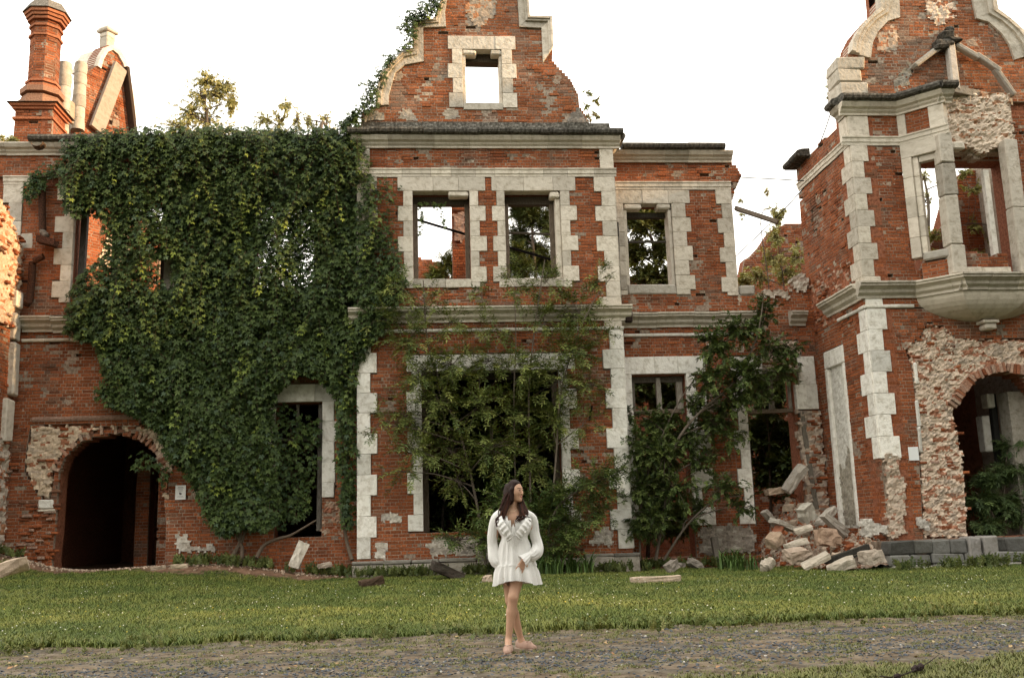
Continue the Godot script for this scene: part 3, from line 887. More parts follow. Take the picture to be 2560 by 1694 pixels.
		beam(th, "window_frame", Vector3(w[1] - 0.1, w[2], ZB - 0.3), Vector3(w[1] - 0.1, 4.95, ZB - 0.3), 0.12, 0.16, wl, M.wood, Vector3.RIGHT)
		beam(th, "window_frame", Vector3(w[0], 4.86, ZB - 0.3), Vector3(w[1], 4.86, ZB - 0.3), 0.12, 0.16, wd * 0.8, M.wood)
	beam(th, "lintel_board", Vector3(8.75, 4.98, ZB - 0.02), Vector3(9.78, 5.0, ZB - 0.02), 0.4, 0.10, Color(0.48, 0.43, 0.37), M.wood)
	beam(th, "window_frame", P(2003, 1030, ZB - 0.05), P(2040, 1272, ZB - 0.02), 0.13, 0.13, wd, M.wood, Vector3.RIGHT)
	beam(th, "window_frame", Vector3(8.32, 1.0, ZB - 0.2), Vector3(8.30, 3.95, ZB - 0.2), 0.1, 0.1, wd * 0.8, M.wood, Vector3.RIGHT)
	beam(th, "window_frame", Vector3(5.36, 9.42, ZB - 0.45), Vector3(6.5, 9.42, ZB - 0.45), 0.2, 0.14, wd * 0.4, M.wood)
	beam(th, "window_bar", Vector3(5.38, 8.68, ZB - 0.42), Vector3(6.5, 8.68, ZB - 0.42), 0.06, 0.06, wd * 0.4, M.wood)
	beam(th, "window_frame", Vector3(8.33, 7.35, ZB - 0.3), Vector3(8.30, 9.5, ZB - 0.3), 0.07, 0.07, wd, M.wood, Vector3.RIGHT)
	var b := beam(th, "sagging_beam", P(1838, 520, ZB - 0.2), P(1945, 555, ZB + 0.3), 0.16, 0.11, Color(0.30, 0.25, 0.21), M.wood)
	b.set_meta("label", "broken timber sagging out over the gap")
	# plastered base of the pier, with an old post against it
	rough_face(th, "plaster", o, U, N, PV([6.75, 0.3, 8.25, 0.3, 8.25, 1.0, 7.6, 1.08, 6.75, 1.02]), 0.06, 0.02, 0.06, [Color(0.36, 0.32, 0.28), Color(0.45, 0.42, 0.37), Color(0.25, 0.22, 0.19)], 2.0)
	beam(th, "leaning_post", P(1785, 1342, ZB + 0.4), P(1797, 1412, ZB + 0.55), 0.16, 0.16, Color(0.22, 0.20, 0.18), M.wood, Vector3.RIGHT)
	# rear wall
	var rear := MB.new()
	rear.box(Vector3(4.9, -0.2, -33.5), Vector3(5.4, 0, 0), Vector3(0, 6.9, 0), Vector3(0, 0, 0.5), Color(0.28, 0.12, 0.07))
	part("inner_wall", rear.mesh(), M.mortar, th)
	patches(th, o, U, N, 5.3, 6.65, 9.8, 7.0, 5, 0.18)
	patches(th, o, U, N, 7.1, 5.5, 9.0, 5.9, 4, 0.2)
	lay_bricks(th)

func build_tower() -> void:
	var th := thing("corner_tower", "leaning ruined brick tower with oriel window, crumbled arch and scrolled gable", "building", Vector3(12.9, 0.6, -22.5))
	var N := Vector3.BACK
	var U := Vector3.RIGHT
	var o := Vector3(0, 0, ZT)
	var x1 := 15.5
	var xb := 11.55            # where the oriel leaves the wall
	var pj := 0.74             # how far it stands out
	var q := 0.70710678
	# --- side wall, towards the recessed bay
	var so := Vector3(XT, 0, 0)
	var SU := Vector3.BACK
	var SN := Vector3.LEFT
	var snob := []
	quoins(th, so, SU, SN, ZT, -1.0, 10.02, 6.62, 0.41, 0.34, 0.55, false, 0.028, 0.3, C_STONE * 0.95, snob)
	quoins(th, so, SU, SN, ZT, -1.0, 5.95, 2.4, 0.5, 0.34, 0.6, false, 0.03, 0.3, C_WHITE * 0.97, snob)
	snob.append(R4(-26, 10.02, ZT, 10.24))
	snob.append(R4(-24.0, 6.2, ZT, 6.6))
	var niche := R4(-24.3, 0.9, -23.42, 4.92)
	snob.append(R4(-24.48, 0.9, -23.28, 5.37))
	wall(th, so, SU, SN, [PV([-25.2, -0.1, ZT, -0.1, ZT, 5.98, -25.2, 5.98])], [niche], snob, "brick", 0.15)
	var es := PV([-25.0, 5.98, -23.2, 6.0, -22.6, 6.6, -22.4, 7.3, -23.0, 7.2, -23.8, 7.6, -25.0, 7.4])
	wall(th, so, SU, SN, [PV([-25.25, 5.98, ZT, 5.98, ZT, 10.8, -22.3, 10.8, -22.9, 10.72, -23.5, 10.82, -24.0, 10.7, -25.25, 10.7])], [], snob, "brick", 0.3)
	rough_face(th, "broken_masonry", so, SU, SN, es, 0.06, 0.05, 0.004, [Color(0.36, 0.15, 0.09), Color(0.26, 0.10, 0.06), Color(0.48, 0.34, 0.26)], 3.5)
	chips(th, so, SU, SN, es, 130, "brick", 0.07)
	# plaster door niche with white architrave
	for s in [[-24.48, -24.3, 0.9, 4.92], [-23.42, -23.28, 0.9, 4.92]]:
		stone(th, so, SU, SN, s[0], s[2], s[1], s[3], 0.03, 0.3, C_WHITE, "niche_architrave", 0.02)
	stone(th, so, SU, SN, -24.48, 4.92, -23.28, 5.37, 0.03, 0.3, C_WHITE, "niche_architrave", 0.02)
	var nm := MB.new()
	nm.box(Vector3(XT + 0.05, 0.85, -24.32), Vector3(0.12, 0, 0), Vector3(0, 4.1, 0), Vector3(0, 0, 0.92), Color(0.74, 0.73, 0.69))
	part("niche_back", nm.mesh(), M.rubble, th)
	rough_face(th, "plaster", Vector3(XT + 0.045, 0, 0), SU, SN, PV([-24.3, 0.9, -23.42, 0.9, -23.42, 2.6, -23.7, 2.9, -24.0, 2.3, -24.3, 2.6]), 0.06, 0.015, 0.01, [Color(0.40, 0.37, 0.31), Color(0.45, 0.42, 0.36), Color(0.30, 0.27, 0.23)], 2.0)
	for c in [[PROF_STRING, 10.02, C_STONE, -25.15], [PROF_LOWER, 6.2, C_STONE, -24.0], [PROF_BEAD, 5.96, C_WHITE, -23.4]]:
		moulding(th, "string_course_stone", so, SU, SN, c[0], c[3], ZT + 0.02, c[1], 0.7, c[2], M.stone, 0.006)
	moulding(th, "coping_stone", so, SU, SN, PROF_COPING, -25.3, -24.2, 10.7, 0.6, C_GREY * 0.6, M.stone_dark, 0.01)
	moulding(th, "cornice_stone", so, SU, SN, PROF_CORNICE, -22.25, ZT + 0.02, 10.79, 0.6, C_STONE, M.stone, 0.006)
	moulding(th, "coping_stone", so, SU, SN, PROF_COPING, -22.25, ZT + 0.02, 11.08, 0.6, C_GREY * 0.75, M.stone_dark, 0.006)
	# --- front wall
	var nob := []
	quoins(th, o, U, N, XT, 1.0, 10.02, 6.62, 0.41, 0.30, 0.44, true, 0.03, 0.3, C_STONE, nob)
	quoins(th, o, U, N, XT, 1.0, 5.95, 2.45, 0.5, 0.34, 0.48, true, 0.035, 0.3, C_WHITE, nob)
	quoins(th, o, U, N, x1, -1.0, 10.02, 6.62, 0.41, 0.30, 0.44, true, 0.03, 0.3, C_STONE, nob)
	stone(th, o, U, N, XT, 10.24, XT + 0.52, 10.79, 0.03, 0.3, C_STONE)
	stone(th, so, SU, SN, ZT - 0.45, 10.24, ZT, 10.79, 0.028, 0.3, C_STONE)
	nob.append(R4(XT, 10.24, XT + 0.52, 10.79))
	stone(th, o, U, N, XT, 6.045, XT + 0.42, 6.2, 0.03, 0.3, C_WHITE)
	nob.append(R4(XT - 1, 10.02, xb, 10.24))
	nob.append(R4(XT - 1, 6.2, xb, 6.6))
	nob.append(R4(XT - 1, 10.79, x1, 11.25))
	var arch := PackedVector2Array()
	for p in [[2420, 1345], [2420, 1300], [2418, 1240], [2408, 1130], [2388, 1050], [2390, 1020], [2412, 985], [2440, 950], [2480, 934], [2515, 928]]:
		arch.append(P2(p[0], p[1], ZT))
	for p in [[14.0, 4.3], [14.5, 3.7], [14.7, 3.0], [14.7, 0.6]]: arch.append(Vector2(p[0], p[1]))
	var rub := poly([2262, 868, 2300, 845, 2320, 805, 2372, 820, 2385, 842, 2440, 850, 2560, 846, 2640, 850, 2640, 1345, 2310, 1345, 2302, 1200, 2298, 1120, 2290, 1000, 2280, 920], ZT)
	var strip := poly([2206, 1132, 2252, 1132, 2252, 1180, 2268, 1200, 2262, 1300, 2272, 1340, 2212, 1345, 2214, 1240], ZT)
	nob.append(rub); nob.append(strip)
	var rooms := R4(xb + 0.05, 6.9, 14.2, 9.7)
	wall(th, o, U, N, [PV([XT, 0.45, x1, 0.45, x1, 5.98, XT, 5.98])], [arch], nob, "brick", 0.05)
	wall(th, o, U, N, [PV([XT, 5.98, x1, 5.98, x1, 11.25, XT, 11.25])], [rooms], nob, "brick", 0.25)
	var cols := [Color(0.66, 0.54, 0.44), Color(0.40, 0.20, 0.13), Color(0.44, 0.37, 0.31)]
	rub = Geometry2D.clip_polygons(rub, arch)[0]
	rough_face(th, "broken_masonry", o, U, N, rub, 0.04, 0.06, -0.01, cols, 5.5)
	rough_face(th, "broken_masonry", o, U, N, strip, 0.045, 0.06, 0.05, [Color(0.55, 0.46, 0.38), Color(0.5, 0.4, 0.32), Color(0.36, 0.2, 0.14)], 3.0)
	chips(th, o, U, N, rub, 170, "brick", 0.022)
	chips(th, o, U, N, strip, 24, "brick", 0.07)
	# white line of old plaster along the broken edge
	for s in [[2287, 1000, 1065], [2292, 1066, 1132], [2283, 905, 960]]:
		var a := P2(s[0], s[1], ZT); var b := P2(s[0] + 6, s[2], ZT)
		stone(th, o, U, N, a.x, b.y, a.x + 0.09, a.y, 0.03, 0.1, C_WHITE, "plaster", 0.02, 0.015)
	patches(th, o, U, N, 10.75, 6.8, 11.5, 9.9, 4, 0.16)
	patches(th, so, SU, SN, -24.9, 6.8, -22.4, 9.8, 4, 0.2)
	patches(th, o, U, N, 10.8, 4.9, 12.6, 5.8, 3, 0.2)
	patches(th, o, U, N, 10.9, 11.4, 14.6, 13.6, 7, 0.3)
	# grey cement patches at the foot
	rough_face(th, "plaster", o, U, N, poly([2150, 1300, 2180, 1290, 2190, 1305, 2222, 1312, 2222, 1340, 2150, 1343], ZT), 0.05, 0.02, 0.06, [Color(0.55, 0.53, 0.49), Color(0.62, 0.6, 0.56), Color(0.42, 0.4, 0.37)], 2.5)
	rough_face(th, "plaster", o, U, N, poly([2268, 1284, 2300, 1280, 2326, 1310, 2322, 1330, 2300, 1325, 2285, 1300], ZT), 0.05, 0.02, 0.08, [Color(0.48, 0.46, 0.43), Color(0.55, 0.53, 0.49), Color(0.4, 0.38, 0.35)], 2.5)
	# arch ring
	for i in range(5, 12):
		var a := arch[i]; var b := arch[i + 1]
		var n := int((b - a).length() / 0.085) + 1
		for k in n:
			var c := a.lerp(b, (k + 0.5) / n)
			var t := (b - a).normalized()
			var out := Vector2(-t.y, t.x)
			var mb := MB.new()
			var T3 := Vector3(t.x, t.y, 0); var O3 := Vector3(out.x, out.y, 0)
			block(mb, Vector3(c.x, c.y, ZT - 0.1) + O3 * 0.1 + Vector3(0, 0, rf(-0.02, 0.04)), T3 * 0.036, O3 * rf(0.08, 0.125), Vector3(0, 0, 0.15), 0.006, 0.006, brick_col(PAL.brick, Vector3(c.x, c.y, ZT)).lerp(Color(0.6, 0.48, 0.38), rf(0, 0.7)))
			part("voussoir", mb.mesh(), M.brick, th)
	# courses round the front and along the left cheek of the oriel
	var J := Vector3(xb, 0, ZT)
	var K := Vector3(xb + pj, 0, ZT + pj)
	var CU := Vector3(q, 0, q)
	var CN := Vector3(-q, 0, q)
	var cl := pj / q
	for c in [[PROF_CORNICE, 10.79, C_STONE, M.stone], [PROF_COPING, 11.08, C_GREY * 0.75, M.stone_dark], [PROF_STRING, 10.02, C_STONE, M.stone], [PROF_LOWER, 6.2, C_STONE, M.stone]]:
		moulding(th, "cornice_stone", o, U, N, c[0], XT - 0.2, xb + 0.02, c[1], 0.7, c[2], c[3], 0.004)
		moulding(th, "cornice_stone", J, CU, CN, c[0], -0.05, cl + 0.12, c[1], 0.8, c[2], c[3], 0.004)
	moulding(th, "string_course_stone", o, U, N, PROF_BEAD, XT - 0.04, xb - 0.1, 5.96, 0.7, C_WHITE, M.stone, 0.004)
	moulding(th, "cornice_stone", Vector3(0, 0, ZT + pj), U, N, PROF_LOWER, xb + pj - 0.1, 14.6 - pj + 0.1, 6.2, 0.6, C_STONE, M.stone, 0.01)
	moulding(th, "coping_stone", Vector3(0, 0, ZT + pj), U, N, PROF_COPING, xb + pj - 0.1, xb + pj + 0.3, 11.08, 0.6, C_GREY * 0.75, M.stone_dark, 0.01)
	moulding(th, "cornice_stone", Vector3(0, 0, ZT + pj), U, N, PROF_CORNICE, xb + pj - 0.1, xb + pj + 0.25, 10.79, 0.6, C_STONE, M.stone, 0.01)
	# oriel, left cheek: frieze, lintel, jamb, corner post, sill, apron
	var cn := []
	stone(th, J, CU, CN, 0.0, 10.24, 0.2, 10.79, 0.03, 0.2, C_STONE)
	stone(th, J, CU, CN, cl - 0.30, 10.24, cl + 0.06, 10.79, 0.04, 0.25, C_STONE)
	cn.append(R4(0, 10.24, 0.2, 10.79)); cn.append(R4(cl - 0.3, 10.24, cl + 0.06, 10.79))
	wall(th, J, CU, CN, [R4(0, 10.22, cl, 11.1)], [], cn, "brick", 0.2, 0.3)
	stone(th, J, CU, CN, 0.0, 9.66, cl + 0.05, 10.02, 0.03, 0.3, C_STONE * 0.9, "lintel_stone")
	for k in 5:
		var top := 9.66 - k * 0.5
		stone(th, J, CU, CN, 0.0, maxf(top - 0.5, 6.6), 0.24, top, 0.03, 0.25, C_STONE, "jamb_stone")
		stone(th, J, CU, CN, 0.24, maxf(top - 0.5, 7.25), 0.38, top, -0.03, 0.22, C_STONE, "jamb_stone")
	stone(th, J, CU, CN, 0.38, 9.5, cl - 0.2, 9.66, -0.05, 0.22, C_STONE * 0.8, "lintel_stone")
	stone(th, J, CU, CN, 0.26, 7.05, cl - 0.14, 7.26, 0.06, 0.3, C_GREY, "sill_stone", 0.03)
	wall(th, J, CU, CN, [R4(0.2, 6.6, cl - 0.2, 7.05)], [], [], "brick", 0.5, 0.3)
	# corner posts of weathered stone, cracked
	for s in [[6.6, 7.3], [7.3, 8.5], [8.5, 9.3], [9.3, 10.05]]:
		var mb := MB.new()
		block(mb, K + Vector3(-0.02, (s[0] + s[1]) * 0.5, -0.12) + Vector3(rf(-0.015, 0.015), 0, 0), Vector3(0.17, 0, 0), Vector3(0, (s[1] - s[0]) * 0.5 - 0.006, 0), Vector3(0, 0, 0.17), 0.022, 0.014, stone_col(C_STONE * 0.8))
		part("corner_post_stone", mb.mesh(), M.stone, th)
	for s in [[6.6, 8.2], [8.2, 9.9]]:
		var mb := MB.new()
		block(mb, Vector3(13.9, (s[0] + s[1]) * 0.5, ZT + pj - 0.12), Vector3(0.16, 0, 0), Vector3(0, (s[1] - s[0]) * 0.5 - 0.006, 0), Vector3(0, 0, 0.17), 0.022, 0.014, stone_col(C_STONE * 0.8))
		part("corner_post_stone", mb.mesh(), M.stone, th)
	beam(th, "window_frame", P(2556, 640, ZT + 0.25), P(2518, 400, ZT + 0.2), 0.14, 0.14, Color(0.05, 0.06, 0.065), M.wood, Vector3.RIGHT)
	stone(th, Vector3(0, 0, ZT + 0.3), U, N, 13.42, 7.0, 13.56, 9.3, 0.0, 0.14, C_WHITE * 0.9, "jamb_stone")
	# front of the oriel: broken apron, lintel remains, crumbling masonry above
	var fo := Vector3(0, 0, ZT + pj - 0.03)
	wall(th, fo, U, N, [PV([xb + pj, 6.6, 13.5, 6.6, 13.5, 7.1, 13.1, 7.02, 12.8, 7.15, xb + pj + 0.15, 7.18])], [], [], "brick", 0.5, 0.3)
	moulding(th, "sill_stone", fo, U, N, PV([0, 0, 0.06, 0, 0.06, 0.14, 0, 0.16]), xb + pj, 13.5, 6.6, 0.6, C_STONE, M.stone, 0.01)
	wall(th, fo - N * 0.25, U, N, [PV([xb + pj - 0.1, 9.62, 13.0, 9.7, 13.25, 9.55, 13.6, 9.7, 14.3, 9.8, 14.3, 11.2, xb + pj - 0.3, 11.2])], [], [PV([xb, 9.0, 15, 9.0, 15, 12, xb, 12])], "brick", 0.5, 0.4, Color(0.5, 0.42, 0.34))
	stone(th, fo, U, N, xb + pj, 9.66, xb + pj + 0.5, 9.86, 0.0, 0.3, C_STONE * 0.9, "lintel_stone", 0.03, 0.015)
	var fr := PV([xb + pj - 0.25, 9.85, 12.6, 9.72, 13.05, 9.72, 13.3, 9.6, 13.7, 9.75, 14.2, 9.85, 14.2, 11.2, xb + pj - 0.1, 11.2])
	rough_face(th, "broken_masonry", fo - N * 0.25, U, N, fr, 0.045, 0.07, 0.06, [Color(0.70, 0.60, 0.50), Color(0.60, 0.50, 0.41), Color(0.42, 0.24, 0.15)], 5.0)
	chips(th, fo - N * 0.25, U, N, fr, 40, "brick", 0.06)
	# inner walls of the upper room, overgrown
	var ic := []
	wall(th, Vector3(0, 0, -25.4), U, N, [poly([2290, 760, 2296, 690, 2330, 610, 2360, 560, 2385, 470, 2402, 440, 2420, 425, 2440, 426, 2456, 442, 2500, 392, 2560, 362, 2640, 345, 2640, 760], -25.4)], [], ic, "brick", 0.6)
	# corbel under the oriel
	var cb := MB.new()
	var plan := [Vector2(xb, ZT), Vector2(xb + pj, ZT + pj), Vector2(14.6 - pj, ZT + pj), Vector2(14.6, ZT)]
	var ctr := Vector2(13.08, ZT)
	var ring := []
	for j in 9:
		var a := PI * 0.5 * j / 8.0
		var row := []
		for p in plan:
			var rp: Vector2 = ctr + (p - ctr) * pow(cos(a) * 0.97 + 0.03, 0.8)
			row.append(Vector3(rp.x, 6.2 - 0.60 * (0.35 * a / (PI * 0.5) + 0.65 * sin(a)), rp.y))
		ring.append(row)
	for j in 8:
		for i in 3:
			cb.quad(ring[j][i], ring[j + 1][i], ring[j + 1][i + 1], ring[j][i + 1], Color(0.60, 0.55, 0.47))
	part("corbel", cb.mesh(), M.stone, th)
	stone(th, o, U, N, 12.95, 5.52, 13.35, 5.6, 0.32, 0.1, C_STONE, "corbel_boss", 0.02)
	stone(th, o, U, N, 13.01, 5.38, 13.29, 5.51, 0.28, 0.1, C_STONE, "corbel_boss", 0.05)
	# --- scrolled gable
	var gz := ZT
	var outer := poly([2124, 132, 2127, 108, 2143, 76, 2167, 50, 2195, 26, 2194, 0], gz)
	var inner := poly([2176, 147, 2181, 108, 2193, 82, 2219, 54, 2249, 45, 2247, 0], gz)
	outer.append(Vector2(outer[5].x, 15.0)); inner.append(Vector2(inner[5].x, 14.8))
	outer.append(Vector2(12.9, 15.6)); inner.append(Vector2(12.9, 15.3))
	var gn := []
	band(th, o, U, N, outer, inner, 0.06, 0.45, C_STONE * 0.9, gn)
	var mo := PackedVector2Array(); var mi := PackedVector2Array()
	for p in outer: mo.append(Vector2(25.8 - p.x, p.y))
	for p in inner: mi.append(Vector2(25.8 - p.x, p.y))
	band(th, o, U, N, mo, mi, 0.06, 0.45, C_STONE * 0.9, gn)
	var ped := P2(2085, 146, gz)
	for s in [[XT - 0.16, 0.75, 11.28, 11.65], [XT - 0.16, 0.62, 11.65, 12.0], [XT - 0.16, 0.72, 12.0, ped.y]]:
		stone(th, o, U, N, s[0], s[2], s[0] + s[1], s[3], 0.08, 0.6, C_STONE * 0.8, "pedestal_stone", 0.03, 0.015)
		gn.append(R4(s[0], s[2], s[0] + s[1], s[3]))
	var gp := PackedVector2Array([Vector2(XT, 11.2)])
	gp.append(Vector2(XT, 12.1))
	for p in outer: gp.append(p)
	for i in range(mo.size() - 2, -1, -1): gp.append(mo[i])
	gp.append(Vector2(x1, 12.1)); gp.append(Vector2(x1, 11.2))
	wall(th, o, U, N, [gp], [], gn, "lichen", 0.3)
	var sc2 := poly([2310, 0, 2390, 0, 2395, 40, 2385, 55, 2340, 65, 2315, 45], gz)
	rough_face(th, "plaster", o, U, N, sc2, 0.05, 0.05, 0.02, [Color(0.66, 0.56, 0.47), Color(0.36, 0.18, 0.11), Color(0.5, 0.4, 0.33)], 3.0)
	rough_face(th, "plaster", o, U, N, poly([2190, 85, 2215, 62, 2245, 60, 2250, 120, 2225, 140, 2190, 130], gz), 0.05, 0.03, 0.012, [Color(0.55, 0.42, 0.32), Color(0.44, 0.2, 0.11), Color(0.5, 0.44, 0.38)], 3.0)
	rough_face(th, "plaster", o, U, N, poly([2230, 210, 2245, 175, 2275, 155, 2290, 170, 2275, 215, 2240, 240], gz), 0.05, 0.03, 0.012, [Color(0.36, 0.33, 0.28), Color(0.42, 0.36, 0.28), Color(0.28, 0.26, 0.23)], 3.0)
	# remains of a stone hood over the oriel roof
	var cs := Color(0.34, 0.32, 0.29)
	beam(th, "hood_rib", P(2375, 112, ZT + 0.1), P(2388, 228, ZT + 0.62), 0.22, 0.2, cs * 1.2, M.stone, Vector3.RIGHT, 0.03)
	for s in [[[2362, 112, 0.12], [2318, 140, 0.12]], [[2335, 128, 0.14], [2285, 166, 0.2]], [[2390, 112, 0.12], [2448, 146, 0.16]], [[2440, 136, 0.16], [2500, 178, 0.22]], [[2488, 172, 0.2], [2535, 240, 0.2]]]:
		beam(th, "hood_rib", P(s[0][0], s[0][1], ZT + s[0][2]), P(s[1][0], s[1][1], ZT + s[1][2]), 0.2, 0.13, cs * rf(0.9, 1.2), M.stone, Vector3.UP, 0.03)
	for s in [[2365, 92, 0.14, 0.10], [2358, 110, 0.22, 0.09], [2372, 78, 0.10, 0.08], [2350, 120, 0.18, 0.06], [2384, 104, 0.16, 0.06]]:
		var mb := MB.new()
		block(mb, P(s[0], s[1], ZT + 0.15), Vector3(s[2], 0.02, 0), Vector3(-0.02, s[3], 0).normalized() * s[3], Vector3(0, 0, 0.16), 0.04, 0.03, cs * rf(0.5, 0.9))
		part("hood_finial", mb.mesh(), M.stone_dark, th)
	# loose stones on the oriel roof
	for i in 14:
		var mb := MB.new()
		var px := rf(2245, 2390)
		var bp := Vector3(lerpf(xb, xb + pj + 0.2, (px - 2245) / 150.0), 11.3, lerpf(ZT + 0.05, ZT + pj, (px - 2245) / 150.0))
		block(mb, bp + Vector3(0, rf(0, 0.06), -0.15), Vector3(rf(0.06, 0.16), 0, rf(-0.05, 0.05)), Vector3(0, rf(0.03, 0.08), 0), Vector3(0, 0, rf(0.05, 0.1)), 0.02, 0.02, C_GREY * rf(0.5, 1.0))
		part("roof_rubble", mb.mesh(), M.stone_dark, th)
	# roof slab of the oriel and floor slab of the tower
	var sl := MB.new()
	prism(sl, PackedVector2Array([Vector2(xb, 0), Vector2(xb + pj, pj), Vector2(xb + pj + 0.4, pj), Vector2(14.2, 0.2), Vector2(14.6, 0)]), Vector3(0, 11.1, ZT), Vector3.RIGHT, Vector3.BACK, Vector3(0, 0.17, 0), Color(0.3, 0.27, 0.23))
	sl.box(Vector3(XT + 0.3, 6.0, -27.0), Vector3(x1 - XT - 0.6, 0, 0), Vector3(0, 0.2, 0), Vector3(0, 0, 5.0), Color(0.3, 0.24, 0.2))
	prism(sl, PackedVector2Array([Vector2(xb, 0), Vector2(xb + pj, pj), Vector2(14.6 - pj, pj), Vector2(14.6, 0)]), Vector3(0, 6.21, ZT), Vector3.RIGHT, Vector3.BACK, Vector3(0, 0.38, 0), Color(0.3, 0.27, 0.23))
	part("floor_slab", sl.mesh(), M.rubble, th)
	# ground-floor room behind the arch
	var rm := MB.new()
	rm.box(Vector3(XT + 0.5, 0.4, -27.2), Vector3(5.4, 0, 0), Vector3(0, 5.8, 0), Vector3(0, 0, 0.4), Color(0.28, 0.12, 0.07))
	rm.box(Vector3(x1 + 0.1, 0.4, -27.2), Vector3(0.4, 0, 0), Vector3(0, 10.5, 0), Vector3(0, 0, 5.4), Color(0.36, 0.32, 0.27))
	rm.box(Vector3(13.9, 0.6, -22.9), Vector3(0.9, 0, 0), Vector3(0, 3.4, 0), Vector3(0, 0, 0.45), Color(0.36, 0.34, 0.3))
	part("inner_wall", rm.mesh(), M.rubble, th)
	for s in [[2462, 985, 2470, 1020, 0.16], [2450, 1040, 2466, 1130, 0.16]]:
		var a := P2(s[0], s[1], ZT - 1.2); var b := P2(s[2], s[3], ZT - 1.2)
		stone(th, Vector3(0, 0, ZT - 1.2), U, N, a.x, b.y, a.x + 0.2, a.y, 0.1, 0.2, C_WHITE * 0.8, "inner_jamb_stone", 0.02)
	beam(th, "inner_post", P(2480, 985, ZT - 1.3), P(2500, 1180, ZT - 1.3), 0.14, 0.14, Color(0.06, 0.06, 0.06), M.wood, Vector3.RIGHT)
	# notice plate
	var pm := MB.new()
	var pa := P2(2271, 1117, ZT + 0.05); var pb := P2(2301, 1150, ZT + 0.05)
	block(pm, Vector3((pa.x + pb.x) * 0.5, (pa.y + pb.y) * 0.5, ZT + 0.03), Vector3(0.12, 0, 0), Vector3(0, 0.155, 0), Vector3(0, 0, 0.006), 0.002, 0.0, Color(0.74, 0.75, 0.74))
	part("blank_plate", pm.mesh(), M.paper, th)
	lay_bricks(th)
	# --- low stone plinth in front
	var pl := thing("stone_plinth", "low grey block plinth wall below the tower with mossy top", "wall", Vector3(12, 0, -20.7))
	var po := Vector3(0, 0, -20.75)
	var u := 9.75
	while u < 15.5:
		var L := rf(0.3, 0.6)
		stone(pl, po, U, N, u, 0.32, u + L, 0.62, rf(-0.03, 0.03), 0.4, Color(0.13, 0.13, 0.125) * rf(0.7, 1.5), "plinth_stone", 0.025, 0.02)
		u += L
	u = 9.75
	while u < 15.5:
		var L := rf(0.4, 0.8)
		var pr := 0.0 if u < 12.0 else 0.12
		stone(pl, po, U, N, u, 0.1, u + L, 0.32, pr + rf(-0.03, 0.03), 0.4, Color(0.22, 0.22, 0.21) * rf(0.7, 1.3), "plinth_stone", 0.025, 0.02)
		stone(pl, po, U, N, u, -0.2, u + L, 0.1, pr + 0.06 + rf(-0.03, 0.03), 0.4, Color(0.34, 0.33, 0.30) * rf(0.7, 1.2), "plinth_stone", 0.025, 0.02)
		u += L
	for x in [11.5, 11.85]:
		stone(pl, po, U, N, x, -0.15, x + 0.3, 0.66, 0.09, 0.3, Color(0.28, 0.27, 0.26), "pilaster_stone", 0.03, 0.02)
	var tp := MB.new()
	tp.box(Vector3(9.8, 0.4, -22.3), Vector3(5.8, 0, 0), Vector3(0, 0.2, 0), Vector3(0, 0, 1.5), Color(0.3, 0.24, 0.19))
	part("plinth_fill", tp.mesh(), M.soil, pl)

